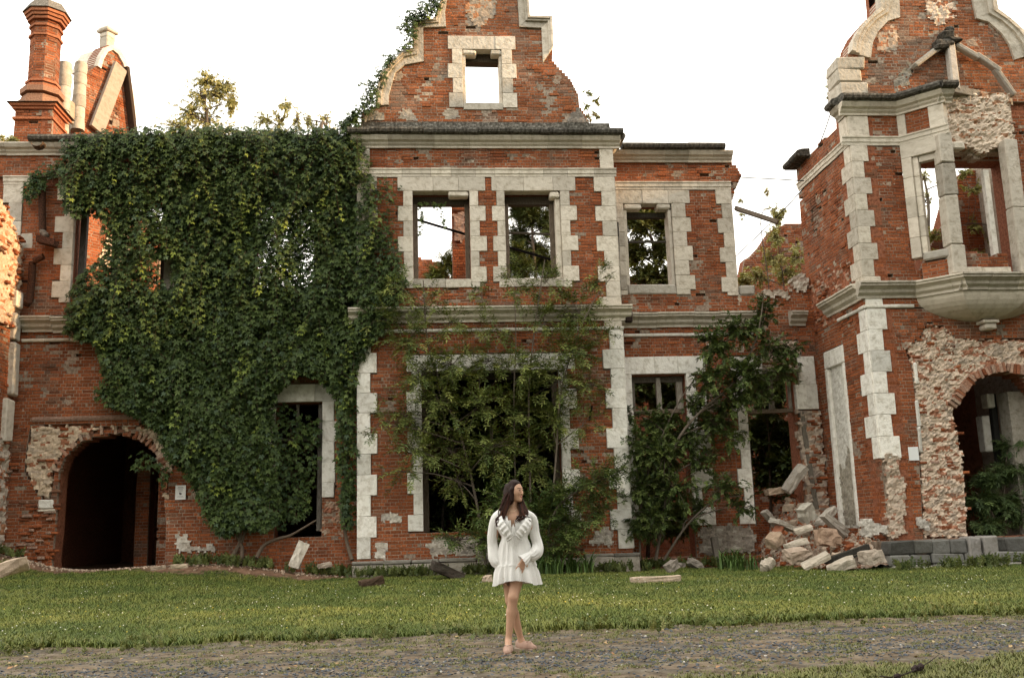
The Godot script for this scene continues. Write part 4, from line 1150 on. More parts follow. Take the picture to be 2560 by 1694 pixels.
func build_left_wing() -> void:
	var th := thing("left_wing", "brick wing with a dark broken archway under a curtain of creeper", "building", Vector3(-6, 0, ZL))
	var o := Vector3(0, 0, ZL)
	var U := Vector3.RIGHT
	var N := Vector3.BACK
	var nob := []
	var arch := poly([132, 1440, 128, 1400, 136, 1330, 142, 1240, 146, 1180, 162, 1140, 200, 1105, 250, 1088, 300, 1084, 350, 1100, 385, 1130, 402, 1170, 408, 1240, 415, 1300, 410, 1440], ZL)
	# stones round the upper windows
	quoins(th, o, U, N, -8.87, -1.0, 10.02, 6.95, 0.42, 0.26, 0.46, true, 0.03, 0.4, C_STONE, nob)
	quoins(th, o, U, N, -6.62, 1.0, 9.6, 7.0, 0.42, 0.26, 0.42, true, 0.03, 0.4, C_STONE, nob)
	quoins(th, o, U, N, -10.15, -1.0, 10.02, 8.2, 0.48, 0.32, 0.5, true, 0.03, 0.4, C_STONE, nob)
	stone(th, o, U, N, -10.35, 8.35, -9.85, 8.75, 0.02, 0.3, C_STONE, "quoin_stone", 0.03, 0.02)
	for w in [[-4.4, -2.9]]:
		window_surround(th, o, U, N, w[0], w[1], 7.3, 9.6, 0.24, 0.4, 0.24, 0.4, 0.42, 0.4, 7.1, C_STONE, nob)
	window_surround(th, o, U, N, -3.80, -2.66, 1.2, 4.36, 0.26, 0.4, 0.30, 0.34, 0.5, 0.44, 2.0, C_WHITE * 0.9, nob, 0.03, 0.4)
	nob.append(R4(-12, 10.02, -1.7, 10.24)); nob.append(R4(-12, 10.79, -1.7, 11.3)); nob.append(R4(-10.05, 6.2, -1.7, 6.6))
	# plaster field over the archway
	var field := poly([75, 1062, 430, 1062, 440, 1160, 420, 1190, 420, 1250, 405, 1250, 405, 1180, 380, 1110, 300, 1072, 230, 1080, 160, 1125, 135, 1180, 125, 1260, 95, 1240, 60, 1180, 65, 1120], ZL)
	nob.append(field)
	var openings := [arch, R4(-3.80, 1.1, -2.66, 4.36)]
	var up := [R4(-8.87, 7.2, -6.62, 9.6), R4(-4.4, 7.3, -2.9, 9.6)]
	wall(th, o, U, N, [PV([-10.1, 0.0, -1.8, 0.0, -1.8, 5.98, -10.1, 5.98])], openings, nob, "brick", 0.16)
	wall(th, o, U, N, [PV([-10.1, 5.98, -1.8, 5.98, -1.8, 11.15, -11.4, 11.15, -11.4, 8.2, -10.1, 8.1])], up, nob, "brick", 0.25)
	rough_face(th, "broken_masonry", o, U, N, field, 0.05, 0.05, 0.01, [Color(0.62, 0.50, 0.38), Color(0.38, 0.17, 0.10), Color(0.46, 0.38, 0.30)], 3.0)
	chips(th, o, U, N, field, 40, "brick", 0.06)
	rough_face(th, "broken_masonry", o, U, N, poly([85, 1250, 128, 1250, 128, 1400, 60, 1420, 75, 1330], ZL), 0.05, 0.05, -0.02, [Color(0.42, 0.19, 0.11), Color(0.52, 0.4, 0.3), Color(0.36, 0.15, 0.09)], 3.0)
	chips(th, o, U, N, poly([40, 1250, 132, 1250, 128, 1400, 40, 1420], ZL), 90, "brick", 0.09)
	rough_face(th, "plaster", o, U, N, poly([432, 1335, 470, 1330, 480, 1362, 545, 1358, 540, 1385, 440, 1380], ZL), 0.05, 0.02, 0.05, [Color(0.50, 0.46, 0.41), Color(0.58, 0.55, 0.5), Color(0.4, 0.36, 0.31)], 2.0)
	rough_face(th, "broken_masonry", o, U, N, poly([805, 1250, 870, 1250, 880, 1345, 800, 1335], ZL), 0.05, 0.06, 0.0, [Color(0.38, 0.25, 0.18), Color(0.32, 0.14, 0.09), Color(0.42, 0.33, 0.26)], 3.0)
	stone(th, o, U, N, P2(96, 1250, ZL).x, P2(96, 1272, ZL).y, P2(134, 1250, ZL).x, P2(96, 1249, ZL).y, 0.05, 0.3, C_WHITE * 0.9, "socket_stone", 0.02)
	stone(th, o, U, N, P2(96, 1250, ZL).x, P2(96, 1279, ZL).y, P2(139, 1250, ZL).x, P2(96, 1273, ZL).y, 0.05, 0.3, C_STONE, "socket_stone", 0.02)
	# arch ring
	for i in range(4, 11):
		var a := arch[i]; var b := arch[i + 1]
		var n := int((b - a).length() / 0.085) + 1
		for k in n:
			if rng.randf() < 0.4: continue
			var c := a.lerp(b, (k + 0.5) / n)
			var t := (b - a).normalized()
			var T3 := Vector3(t.x, t.y, 0); var O3 := Vector3(-t.y, t.x, 0)
			var mb := MB.new()
			block(mb, Vector3(c.x, c.y, ZL - 0.14) + O3 * 0.1 + Vector3(0, 0, rf(-0.03, 0.05)), T3 * 0.036, O3 * rf(0.08, 0.125), Vector3(0, 0, 0.15), 0.006, 0.006, brick_col(PAL.brick, Vector3(c.x, c.y, ZL)).lerp(Color(0.6, 0.48, 0.38), rf(0, 0.8)))
			part("voussoir", mb.mesh(), M.brick, th)
	# courses
	moulding(th, "cornice_stone", o, U, N, PROF_CORNICE, -11.4, -1.95, 10.79, 0.8, C_STONE * 0.9, M.stone, 0.008)
	moulding(th, "coping_stone", o, U, N, PROF_COPING, -10.0, -1.95, 11.08, 0.7, C_GREY * 0.7, M.stone_dark, 0.01)
	moulding(th, "string_course_stone", o, U, N, PROF_STRING, -10.65, -9.95, 10.02, 0.6, C_STONE, M.stone, 0.006)
	moulding(th, "string_course_stone", o, U, N, PROF_STRING, -9.3, -1.95, 10.02, 0.6, C_STONE, M.stone, 0.006)
	moulding(th, "cornice_stone", o, U, N, PROF_LOWER, -9.95, -1.95, 6.2, 0.7, C_STONE * 0.8, M.stone, 0.02)
	moulding(th, "string_course_stone", o, U, N, PROF_BEAD, -9.95, -1.95, 5.96, 0.7, C_STONE, M.stone, 0.012)
	moulding(th, "string_course_stone", o, U, N, PV([0, 0, 0.03, 0, 0.05, 0.06, 0.03, 0.12, 0, 0.12]), -9.6, -6.9, 4.0, 0.8, Color(0.36, 0.24, 0.18), M.mortar, 0.008)
	# timber frames
	var wd := Color(0.13, 0.12, 0.11)
	for x in [-8.75, -7.95, -6.72]:
		beam(th, "window_frame", Vector3(x, 7.2, ZL - 0.35), Vector3(x + 0.02, 9.55, ZL - 0.35), 0.15, 0.15, wd, M.wood, Vector3.RIGHT)
	beam(th, "transom", Vector3(-3.75, 3.45, ZL - 0.3), Vector3(-2.68, 3.45, ZL - 0.3), 0.1, 0.08, Color(0.3, 0.28, 0.25), M.wood)
	beam(th, "window_mullion", Vector3(-3.3, 3.49, ZL - 0.3), Vector3(-3.3, 4.33, ZL - 0.3), 0.08, 0.08, Color(0.3, 0.28, 0.25), M.wood, Vector3.RIGHT)
	beam(th, "window_frame", Vector3(-2.76, 1.2, ZL - 0.28), Vector3(-2.72, 4.33, ZL - 0.28), 0.12, 0.12, Color(0.26, 0.25, 0.23), M.wood, Vector3.RIGHT)
	# passage behind the arch, floor above, far wall
	var rm := MB.new()
	var dk := Color(0.28, 0.12, 0.07)
	rm.box(Vector3(-10.0, 0, -33.5), Vector3(8.2, 0, 0), Vector3(0, 6.1, 0), Vector3(0, 0, 0.5), dk)
	rm.box(Vector3(-10.4, 0, -33.5), Vector3(0.5, 0, 0), Vector3(0, 6.1, 0), Vector3(0, 0, 8.5), dk)
	rm.box(Vector3(-6.2, 0, -33.0), Vector3(0.4, 0, 0), Vector3(0, 6.1, 0), Vector3(0, 0, 7.8), dk)
	rm.box(Vector3(-10.0, 6.0, -33.0), Vector3(8.2, 0, 0), Vector3(0, 0.25, 0), Vector3(0, 0, 8.0), dk)
	part("inner_wall", rm.mesh(), M.mortar, th)
	for s in [[-7.9, -7.55, -27.4, 3.2, 0.0], [-6.95, -6.6, -26.0, 3.0, 0.0]]:
		wall(th, Vector3(0, 0, s[2]), U, N, [R4(s[0], 0.1, s[1], s[3])], [], [], "brick", 0.3, 0.5)
	# small notice on the brickwork beside the arch
	var sg := thing("paper_notice", "white paper notice with small print on brick beside the archway", "notice", P(450, 1230, ZL + 0.02))
	var a0 := P2(438, 1213, ZL + 0.02); var b0 := P2(463, 1248, ZL + 0.02)
	var pm := MB.new()
	pm.box(Vector3(a0.x, b0.y, ZL + 0.012), Vector3(b0.x - a0.x, 0, 0), Vector3(0, a0.y - b0.y, 0), Vector3(0, 0, 0.006), Color(0.72, 0.71, 0.68))
	part("sheet", pm.mesh(), M.paper, sg)
	var lm := MB.new()
	var W := b0.x - a0.x; var H := a0.y - b0.y
	for l in [[0.86, 0.5, 0.03], [0.79, 0.6, 0.02], [0.72, 0.44, 0.02], [0.63, 0.5, 0.016], [0.57, 0.34, 0.016], [0.22, 0.56, 0.016], [0.15, 0.7, 0.016]]:
		lm.box(Vector3(a0.x + W * (0.5 - l[1] * 0.5), b0.y + H * l[0], ZL + 0.019), Vector3(W * l[1], 0, 0), Vector3(0, H * l[2], 0), Vector3(0, 0, 0.001), Color(0.12, 0.11, 0.11))
	for l in [[0.44, 0.40, 0.14, 0.10], [0.56, 0.38, 0.12, 0.08], [0.5, 0.33, 0.2, 0.06]]:
		lm.box(Vector3(a0.x + W * (l[0] - l[2] * 0.5), b0.y + H * l[1], ZL + 0.0192 + l[0] * 0.001), Vector3(W * l[2], 0, 0), Vector3(0, H * l[3], 0), Vector3(0, 0, 0.001), Color(0.08, 0.07, 0.07))
	part("print", lm.mesh(), M.paper, sg)
	patches(th, o, U, N, -9.6, 4.3, -6.5, 5.8, 3, 0.2)
	patches(th, o, U, N, -6.0, 0.6, -5.2, 2.6, 4, 0.2)
	lay_bricks(th)
	# --- broken stub of a cross wall on the far left
	var st := thing("broken_cross_wall", "jagged stub of thick brick wall standing out beside the archway wing", "wall", Vector3(XS, 0, -24))
	var so := Vector3(XS, 0, 0)
	var SU := Vector3.FORWARD
	var SN := Vector3.RIGHT
	var sh := PV([22.2, 0.2, 24.5, 0.2, 24.5, 8.25, 24.3, 8.5, 24.0, 8.7, 23.7, 9.0, 23.4, 9.0, 22.9, 9.3, 22.2, 9.4])
	var s1 := PV([22.2, 6.2, 24.5, 6.2, 24.5, 8.25, 24.3, 8.5, 24.0, 8.7, 23.7, 9.0, 23.4, 9.0, 22.9, 9.3, 22.2, 9.4])
	var s2 := PV([22.2, 0.2, 24.5, 0.2, 24.5, 3.4, 23.9, 3.6, 22.2, 3.4])
	wall(st, so, SU, SN, [sh], [], [s1, s2], "brick", 0.5, 0.9)
	rough_face(st, "broken_masonry", so, SU, SN, s1, 0.06, 0.06, 0.02, [Color(0.56, 0.44, 0.34), Color(0.42, 0.19, 0.10), Color(0.5, 0.36, 0.26)], 2.5)
	rough_face(st, "broken_masonry", so, SU, SN, s2, 0.06, 0.08, 0.02, [Color(0.5, 0.44, 0.38), Color(0.38, 0.19, 0.11), Color(0.42, 0.36, 0.3)], 2.5)
	chips(st, so, SU, SN, s1, 120, "brick", 0.12)
	chips(st, so, SU, SN, s2, 60, "brick", 0.1)
	for s in [[24.05, 24.42, 6.75, 7.15], [24.1, 24.45, 4.6, 5.9], [24.05, 24.4, 5.95, 6.6], [23.9, 24.3, 3.5, 4.5]]:
		stone(st, so, SU, SN, s[0], s[2], s[1], s[3], 0.12, 0.3, C_STONE * 0.95, "bonding_stone", 0.03, 0.02)
	lay_bricks(st)

func sstep(a: float, b: float, x: float) -> float:
	var t := clampf((x - a) / (b - a), 0.0, 1.0)
	return t * t * (3.0 - 2.0 * t)
func gy(x: float, z: float) -> float:
	var s := sstep(-14.0, -24.2, z)
	var y := s * (0.05 + 0.33 * sstep(-2.5, -7.0, x)) - s * 0.06 * sstep(2.0, 5.0, x)
	y += 0.45 * exp(-((x + 10.0) * (x + 10.0) + (z + 24.0) * (z + 24.0) * 0.6) / 1.2)
	y += 0.22 * exp(-((x + 4.6) * (x + 4.6) * 0.25 + (z + 24.1) * (z + 24.1) * 1.5))
	y += nz.get_noise_2d(x * 0.35, z * 0.35) * 0.03 * sstep(-10.0, -13.0, z)
	y += 0.035 * sstep(-11.1, -11.6, z)
	return y
func axis(lo: float, hi: float, step: float) -> PackedFloat32Array:
	var a := PackedFloat32Array([-600.0, -250.0, -120.0, -60.0])
	var v := lo
	while v <= hi:
		a.append(v)
		v += step
	for e in [60.0, 120.0, 250.0, 600.0]: a.append(e)
	return a
# distance of the far path edge from the camera, wavering
func path_far(x: float) -> float:
	return -11.35 + x * 0.02 + 0.16 * nz.get_noise_2d(x * 0.8, 3.0) + 0.06 * nz.get_noise_2d(x * 4.0, 9.0)
func path_near(x: float) -> float:
	return -7.6 - 0.1 * x + 0.2 * nz.get_noise_2d(x * 0.7, 20.0)

func tuft_mesh(blades: int, h: float, w: float, lean: float, sd: int) -> ArrayMesh:
	var r := RandomNumberGenerator.new()
	r.seed = sd
	var mb := MB.new()
	for i in blades:
		var a := r.randf() * TAU
		var b := Vector3(r.randf_range(-0.035, 0.035), 0, r.randf_range(-0.035, 0.035))
		var d := Vector3(cos(a), 0, sin(a))
		var s := Vector3(-d.z, 0, d.x) * w * 0.5
		var hh := h * r.randf_range(0.5, 1.1)
		var l := lean * r.randf_range(0.3, 1.3) * hh
		var m := b + d * l * 0.35 + Vector3(0, hh * 0.6, 0)
		var t := b + d * l + Vector3(0, hh, 0)
		var c := Color(1, 1, 1) * r.randf_range(0.75, 1.1)
		c.a = 1.0
		var n1 := (Vector3.UP * 0.8 + d * -0.4).normalized()
		var k := mb.vert(b - s, n1, c)
		mb.vert(b + s, n1, c); mb.vert(m - s * 0.8, n1, c); mb.vert(m + s * 0.8, n1, c); mb.vert(t, n1, c)
		mb.face(k, k + 1, k + 3); mb.face(k, k + 3, k + 2); mb.face(k + 2, k + 3, k + 4)
	return mb.mesh()
func pebble_mesh(sd: int) -> ArrayMesh:
	var r := RandomNumberGenerator.new()
	r.seed = sd
	var mb := MB.new()
	var p := []
	for k in 6:
		var a := TAU * k / 6.0
		p.append(Vector3(cos(a) * r.randf_range(0.7, 1.1), r.randf_range(-0.1, 0.25), sin(a) * r.randf_range(0.6, 1.0)))
	var t := Vector3(r.randf_range(-0.2, 0.2), r.randf_range(0.5, 0.8), r.randf_range(-0.2, 0.2))
	var b := Vector3(0, -0.5, 0)
	for k in 6:
		mb.tri(p[(k + 1) % 6], p[k], t, Color(1, 1, 1))
		mb.tri(p[k], p[(k + 1) % 6], b, Color(1, 1, 1))
	return mb.mesh()

func build_ground() -> void:
	ivy_px = PackedVector2Array([Vector2(150, 350), Vector2(300, 338), Vector2(880, 330), Vector2(925, 400), Vector2(1000, 440), Vector2(1010, 690), Vector2(900, 930), Vector2(885, 1330), Vector2(850, 1330), Vector2(840, 960), Vector2(700, 950), Vector2(690, 1150), Vector2(640, 1400), Vector2(560, 1400), Vector2(470, 1150), Vector2(260, 1020), Vector2(240, 850), Vector2(160, 830), Vector2(190, 560)])
	# terrain, one sheet to the horizon
	var xs := axis(-18.0, 20.0, 0.25)
	var zs := axis(-36.0, -3.0, 0.25)
	var mb := MB.new()
	for z in zs:
		for x in xs:
			var y := gy(x, z)
			var e := 0.1
			var n := Vector3(gy(x - e, z) - gy(x + e, z), 2.0 * e, gy(x, z - e) - gy(x, z + e)).normalized()
			var c := Color(0.075, 0.095, 0.035)
			var d := nz2.get_noise_2d(x * 0.9 + 7.0, z * 0.9) + sstep(-22.6, -24.0, z) * 0.9 - 0.55 + 0.55 * sstep(-1.0, -3.0, x) * sstep(-22.4, -23.5, z)
			c = c.lerp(Color(0.27, 0.165, 0.11), clampf(d * 2.0, 0.0, 1.0))
			if z < -24.6: c = Color(0.27, 0.165, 0.11)
			c = c * rf(0.85, 1.15)
			mb.vert(Vector3(x, y - (0.3 if absf(x) > 50.0 or z < -50.0 else 0.0), z), n, c)
	var W := xs.size()
	for j in zs.size() - 1:
		for i in W - 1:
			var a := j * W + i
			mb.face(a, a + W, a + W + 1)
			mb.face(a, a + W + 1, a + 1)
	tag(part("ground", mb.mesh(), M.soil, self), "", "", "", "structure")
	# gravel path
	var pm := MB.new()
	var nx := 150
	var nzr := 40
	for j in nzr + 1:
		for i in nx + 1:
			var x := -15.0 + 33.0 * i / nx
			var z := lerpf(path_far(x), path_near(x) + 1.2, float(j) / nzr)
			var t := nz2.get_noise_2d(x * 0.6, z * 1.8 + 30.0) + nz.get_noise_2d(x * 3.0, z * 5.0) * 0.5
			var c := Color(0.27, 0.21, 0.145).lerp(Color(0.17, 0.155, 0.125), clampf(0.5 + t, 0, 1)) * rf(0.8, 1.2)
			pm.vert(Vector3(x, gy(x, z) + 0.012 + nz.get_noise_2d(x * 5.0, z * 5.0) * 0.006, z), Vector3.UP, c)
	for j in nzr:
		for i in nx:
			var a := j * (nx + 1) + i
			pm.face(a, a + nx + 1, a + nx + 2)
			pm.face(a, a + nx + 2, a + 1)
	tag(part("gravel_path", pm.mesh(), M.soil, self), "", "", "", "structure")
	# loose gravel
	var gx := []; var gc := PackedColorArray()
	for i in 52000:
		var x := rf(-8.0, 10.0)
		var z := rf(path_far(x) + 0.1, path_near(x) + 0.9)
		var track := exp(-pow((z + 9.05 - x * 0.02) / 0.55, 2.0)) + 0.75 * exp(-pow((z + 10.3 - x * 0.03) / 0.3, 2.0)) * sstep(1.0, 5.0, x)
		if rng.randf() > 0.10 + 0.85 * track * (0.65 + 0.5 * nz2.get_noise_2d(x * 0.9, z * 2.0)): continue
		var s := rf(0.008, 0.017) * (1.35 if rng.randf() < 0.15 else 1.0)
		gx.append(Transform3D(Basis.from_euler(Vector3(rf(-0.5, 0.5), rf(0, TAU), rf(-0.5, 0.5))).scaled_local(Vector3(s * rf(0.8, 1.5), s * 0.8, s)), Vector3(x, gy(x, z) + 0.014, z)))
		var c := Color(0.07, 0.08, 0.095).lerp(Color(0.15, 0.155, 0.16), rng.randf() * rng.randf())
		if rng.randf() < 0.12: c = Color(0.26, 0.22, 0.18)
		if rng.randf() < 0.015: c = Color(0.5, 0.48, 0.44)
		gc.append(c)
	tag(multi("gravel", pebble_mesh(4), surf("gravel", null, null, 1.0, 0.9), gx, gc, self), "dark blue grey crushed gravel strewn along the path", "gravel")
	# lawn
	var tm := tuft_mesh(15, 0.052, 0.007, 0.9, 3)
	var txs := []; var tc := PackedColorArray()
	var sx := []; var sc := PackedColorArray()
	for i in 235000:
		var z := -11.0 - 13.2 * pow(rng.randf(), 1.25)
		var x := rf(0.62 * z - 1.0, -0.72 * z + 1.5) * 0.95
		var px := pixel(Vector3(x, 0.05, z))
		if px.x < -260 or px.x > 2820: continue
		if z > path_far(x) - 0.02: continue
		if z < -23.6 and x > -1.9 and x < 5.1: continue
		if z < -20.7 and x > 9.7: continue
		if z < -24.0: continue
		var bare := nz2.get_noise_2d(x * 0.9 + 7.0, z * 0.9) + sstep(-22.6, -24.0, z) * 0.9 - 0.55 + 0.55 * sstep(-1.0, -3.0, x) * sstep(-22.4, -23.5, z)
		if rng.randf() < bare * 3.0: continue
		var edge := 1.0 + 0.5 * exp(-pow((z - path_far(x)) / 0.22, 2.0))
		var tone := nz2.get_noise_2d(x * 0.5, z * 0.5)
		var s := rf(0.7, 1.25) * edge * (0.9 + 0.3 * tone)
		txs.append(Transform3D(Basis(Vector3.UP, rf(0, TAU)).scaled(Vector3(s, s * rf(0.7, 1.2), s)), Vector3(x, gy(x, z) - 0.005, z)))
		var c := Color(0.125, 0.165, 0.034).lerp(Color(0.225, 0.24, 0.058), clampf(0.4 + tone * 1.3 + rf(-0.3, 0.3), 0, 1))
		if rng.randf() < 0.25: c = Color(0.09, 0.125, 0.035)
		if rng.randf() < 0.03: c = Color(0.28, 0.25, 0.10)
		tc.append(c)
	# thin grass on the path and a strip on its near side
	for i in 80000:
		var x := rf(-7.5, 9.5)
		var z := rf(path_far(x), -5.8)
		var near := sstep(-0.15, 0.35, z - path_near(x))
		var m := nz2.get_noise_2d(x * 1.1 + 50.0, z * 2.2) + 0.4 * nz.get_noise_2d(x * 4.0, z * 6.0)
		var fringe := exp(-pow((z - path_far(x)) / 0.45, 2.0))
		if rng.randf() > 0.95 * near + clampf((m + 0.05) * 1.8, 0.0, 0.9) * (1.0 - near) + fringe * 0.35: continue
		var s := rf(0.45, 0.85) * (1.0 + near * 0.6)
		sx.append(Transform3D(Basis(Vector3.UP, rf(0, TAU)).scaled(Vector3(s, s * rf(0.5, 1.0), s)), Vector3(x, gy(x, z), z)))
		sc.append(Color(0.12, 0.14, 0.035).lerp(Color(0.23, 0.22, 0.075), rng.randf()))
	tag(multi("lawn_grass", tm, M.grass, txs, tc, self), "short green lawn grass between path and ruin", "grass")
	tag(multi("path_grass", tm, M.grass, sx, sc, self), "thin patchy grass growing through the gravel path", "grass")
	# taller weeds along the foot of the walls and at the path edge
	var wx := []; var wc := PackedColorArray()
	var wm := sprig(4, 0.07, 0.04, 0.035, 61)
	for i in 5200:
		var x := rf(-10.5, 15.0)
		var front := -23.75 if x > -1.9 and x < 5.1 else (-24.3 if x < 0.0 else (-24.7 if x < 9.7 else -20.45))
		var z := front + absf(rng.randfn()) * 0.28
		if x > -9.4 and x < -6.0: continue
		if rng.randf() > 0.45 + nz2.get_noise_2d(x * 1.3, 5.0) * 1.3: continue
		var sc2 := rf(0.5, 1.25)
		wx.append(Transform3D(Basis.from_euler(Vector3(rf(-0.5, 0.5), rf(0, TAU), rf(-0.5, 0.5))).scaled(Vector3.ONE * sc2), Vector3(x, gy(x, z) + rf(0.0, 0.10), z)))
		wc.append(Color(0.05, 0.075, 0.02).lerp(Color(0.13, 0.15, 0.04), rng.randf()))
	for i in 1500:
		var x := rf(-6.5, 9.0)
		var z := path_far(x) + rng.randfn() * 0.22 - 0.1
		if rng.randf() > 0.5 + nz2.get_noise_2d(x * 1.7, 15.0) * 1.3: continue
		wx.append(Transform3D(Basis.from_euler(Vector3(rf(-0.9, 0.9), rf(0, TAU), rf(-0.9, 0.9))).scaled(Vector3.ONE * rf(0.3, 0.65)), Vector3(x, gy(x, z) + 0.01, z)))
		wc.append(Color(0.09, 0.12, 0.03).lerp(Color(0.2, 0.2, 0.06), rng.randf()))
	tag(multi("weeds", wm, M.foliage, wx, wc, self), "leafy weeds along the wall foot and path edge", "weeds")
	# clover and dandelion heads
	var fx := []; var fc := PackedColorArray()
	for i in 420:
		var z := rf(-20.0, -11.6)
		var x := rf(0.5 * z, -0.6 * z)
		if pixel(Vector3(x, 0, z)).x > 2700: continue
		var s := rf(0.008, 0.014)
		fx.append(Transform3D(Basis.from_scale(Vector3.ONE * s), Vector3(x, gy(x, z) + rf(0.08, 0.13), z)))
		fc.append(Color(0.62, 0.62, 0.52) if rng.randf() < 0.8 else Color(0.55, 0.45, 0.08))
	tag(multi("clover_heads", pebble_mesh(8), M.gravel, fx, fc, self), "tiny white clover heads dotted over the lawn", "flowers")
	# fallen leaves
	var lx := []; var lc := PackedColorArray()
	for i in 150:
		var x := rf(-5.0, 8.0)
		var z := rf(-11.3, -7.2)
		lx.append(Transform3D(Basis.from_euler(Vector3(rf(-0.4, 0.4), rf(0, TAU), rf(-0.4, 0.4))).scaled(Vector3.ONE * rf(0.4, 0.8)), Vector3(x, gy(x, z) + 0.03, z)))
		lc.append(Color(0.36, 0.17, 0.07).lerp(Color(0.42, 0.33, 0.16), rng.randf()))
	tag(multi("fallen_leaves", leaf_mesh(0.09, 0.05), M.foliage, lx, lc, self), "small dry orange leaves lying on the path", "leaves")

func leaf_quad(mb: MB, base: Vector3, dir: Vector3, up: Vector3, L: float, w: float, c: Color) -> void:
	var s := dir.cross(up).normalized()
	var n := s.cross(dir).normalized()
	var a := base
	var m := base + dir * L * 0.42 - n * w * 0.12
	var t := base + dir * L - n * L * 0.12
	var l := base + dir * L * 0.4 - s * w * 0.5 + n * w * 0.08
	var r := base + dir * L * 0.4 + s * w * 0.5 + n * w * 0.08
	var k := mb.vert(a, n, c)
	mb.vert(m, n, c); mb.vert(t, n, c); mb.vert(l, (n - s * 0.35).normalized(), c); mb.vert(r, (n + s * 0.35).normalized(), c)
	mb.face(k, k + 1, k + 3); mb.face(k + 3, k + 1, k + 2)
	mb.face(k, k + 4, k + 1); mb.face(k + 1, k + 4, k + 2)
func leaf_mesh(L: float, w: float) -> ArrayMesh:
	var mb := MB.new()
	leaf_quad(mb, Vector3.ZERO, Vector3.RIGHT, Vector3.UP, L, w, Color(1, 1, 1))
	return mb.mesh()
# five-fingered creeper leaf hanging in the x-y plane, facing +z
func creeper_leaf() -> ArrayMesh:
	var mb := MB.new()
	for k in 5:
		var a := deg_to_rad([-112.0, -62.0, 0.0, 62.0, 112.0][k])
		var d := Vector3(sin(a), -cos(a), 0.10).normalized()
		leaf_quad(mb, Vector3.ZERO, d, Vector3(0, 0, 1) + Vector3(0, 0.3, 0), [0.6, 0.85, 1.0, 0.85, 0.6][k], [0.34, 0.44, 0.48, 0.44, 0.34][k], Color(1, 1, 1) * [0.9, 1.0, 1.05, 0.97, 0.92][k])
	return mb.mesh()
# a leafy twig along +y: pairs of pointed leaves and one at the tip
func sprig(pairs: int, L: float, w: float, gap: float, sd: int) -> ArrayMesh:
	var r := RandomNumberGenerator.new()
	r.seed = sd
	var mb := MB.new()
	for i in pairs:
		for s in [-1.0, 1.0]:
			var d := Vector3(s * r.randf_range(0.6, 1.0), r.randf_range(0.1, 0.8), r.randf_range(-0.5, 0.5)).normalized()
			leaf_quad(mb, Vector3(0, gap * (i + 0.6), 0), d, Vector3(0, 0.2, 1) + Vector3(r.randf_range(-0.4, 0.4), 0, 0), L * r.randf_range(0.7, 1.1), w * r.randf_range(0.8, 1.1), Color(1, 1, 1) * r.randf_range(0.8, 1.1))
	leaf_quad(mb, Vector3(0, gap * pairs, 0), Vector3(r.randf_range(-0.2, 0.2), 1, 0.1).normalized(), Vector3(0, 0, 1), L * 1.1, w, Color(1, 1, 1))
	mb.tube([Vector3.ZERO, Vector3(0, gap * pairs + 0.02, 0)], [0.0035, 0.002], Color(0.9, 0.7, 0.5), 3)
	return mb.mesh()

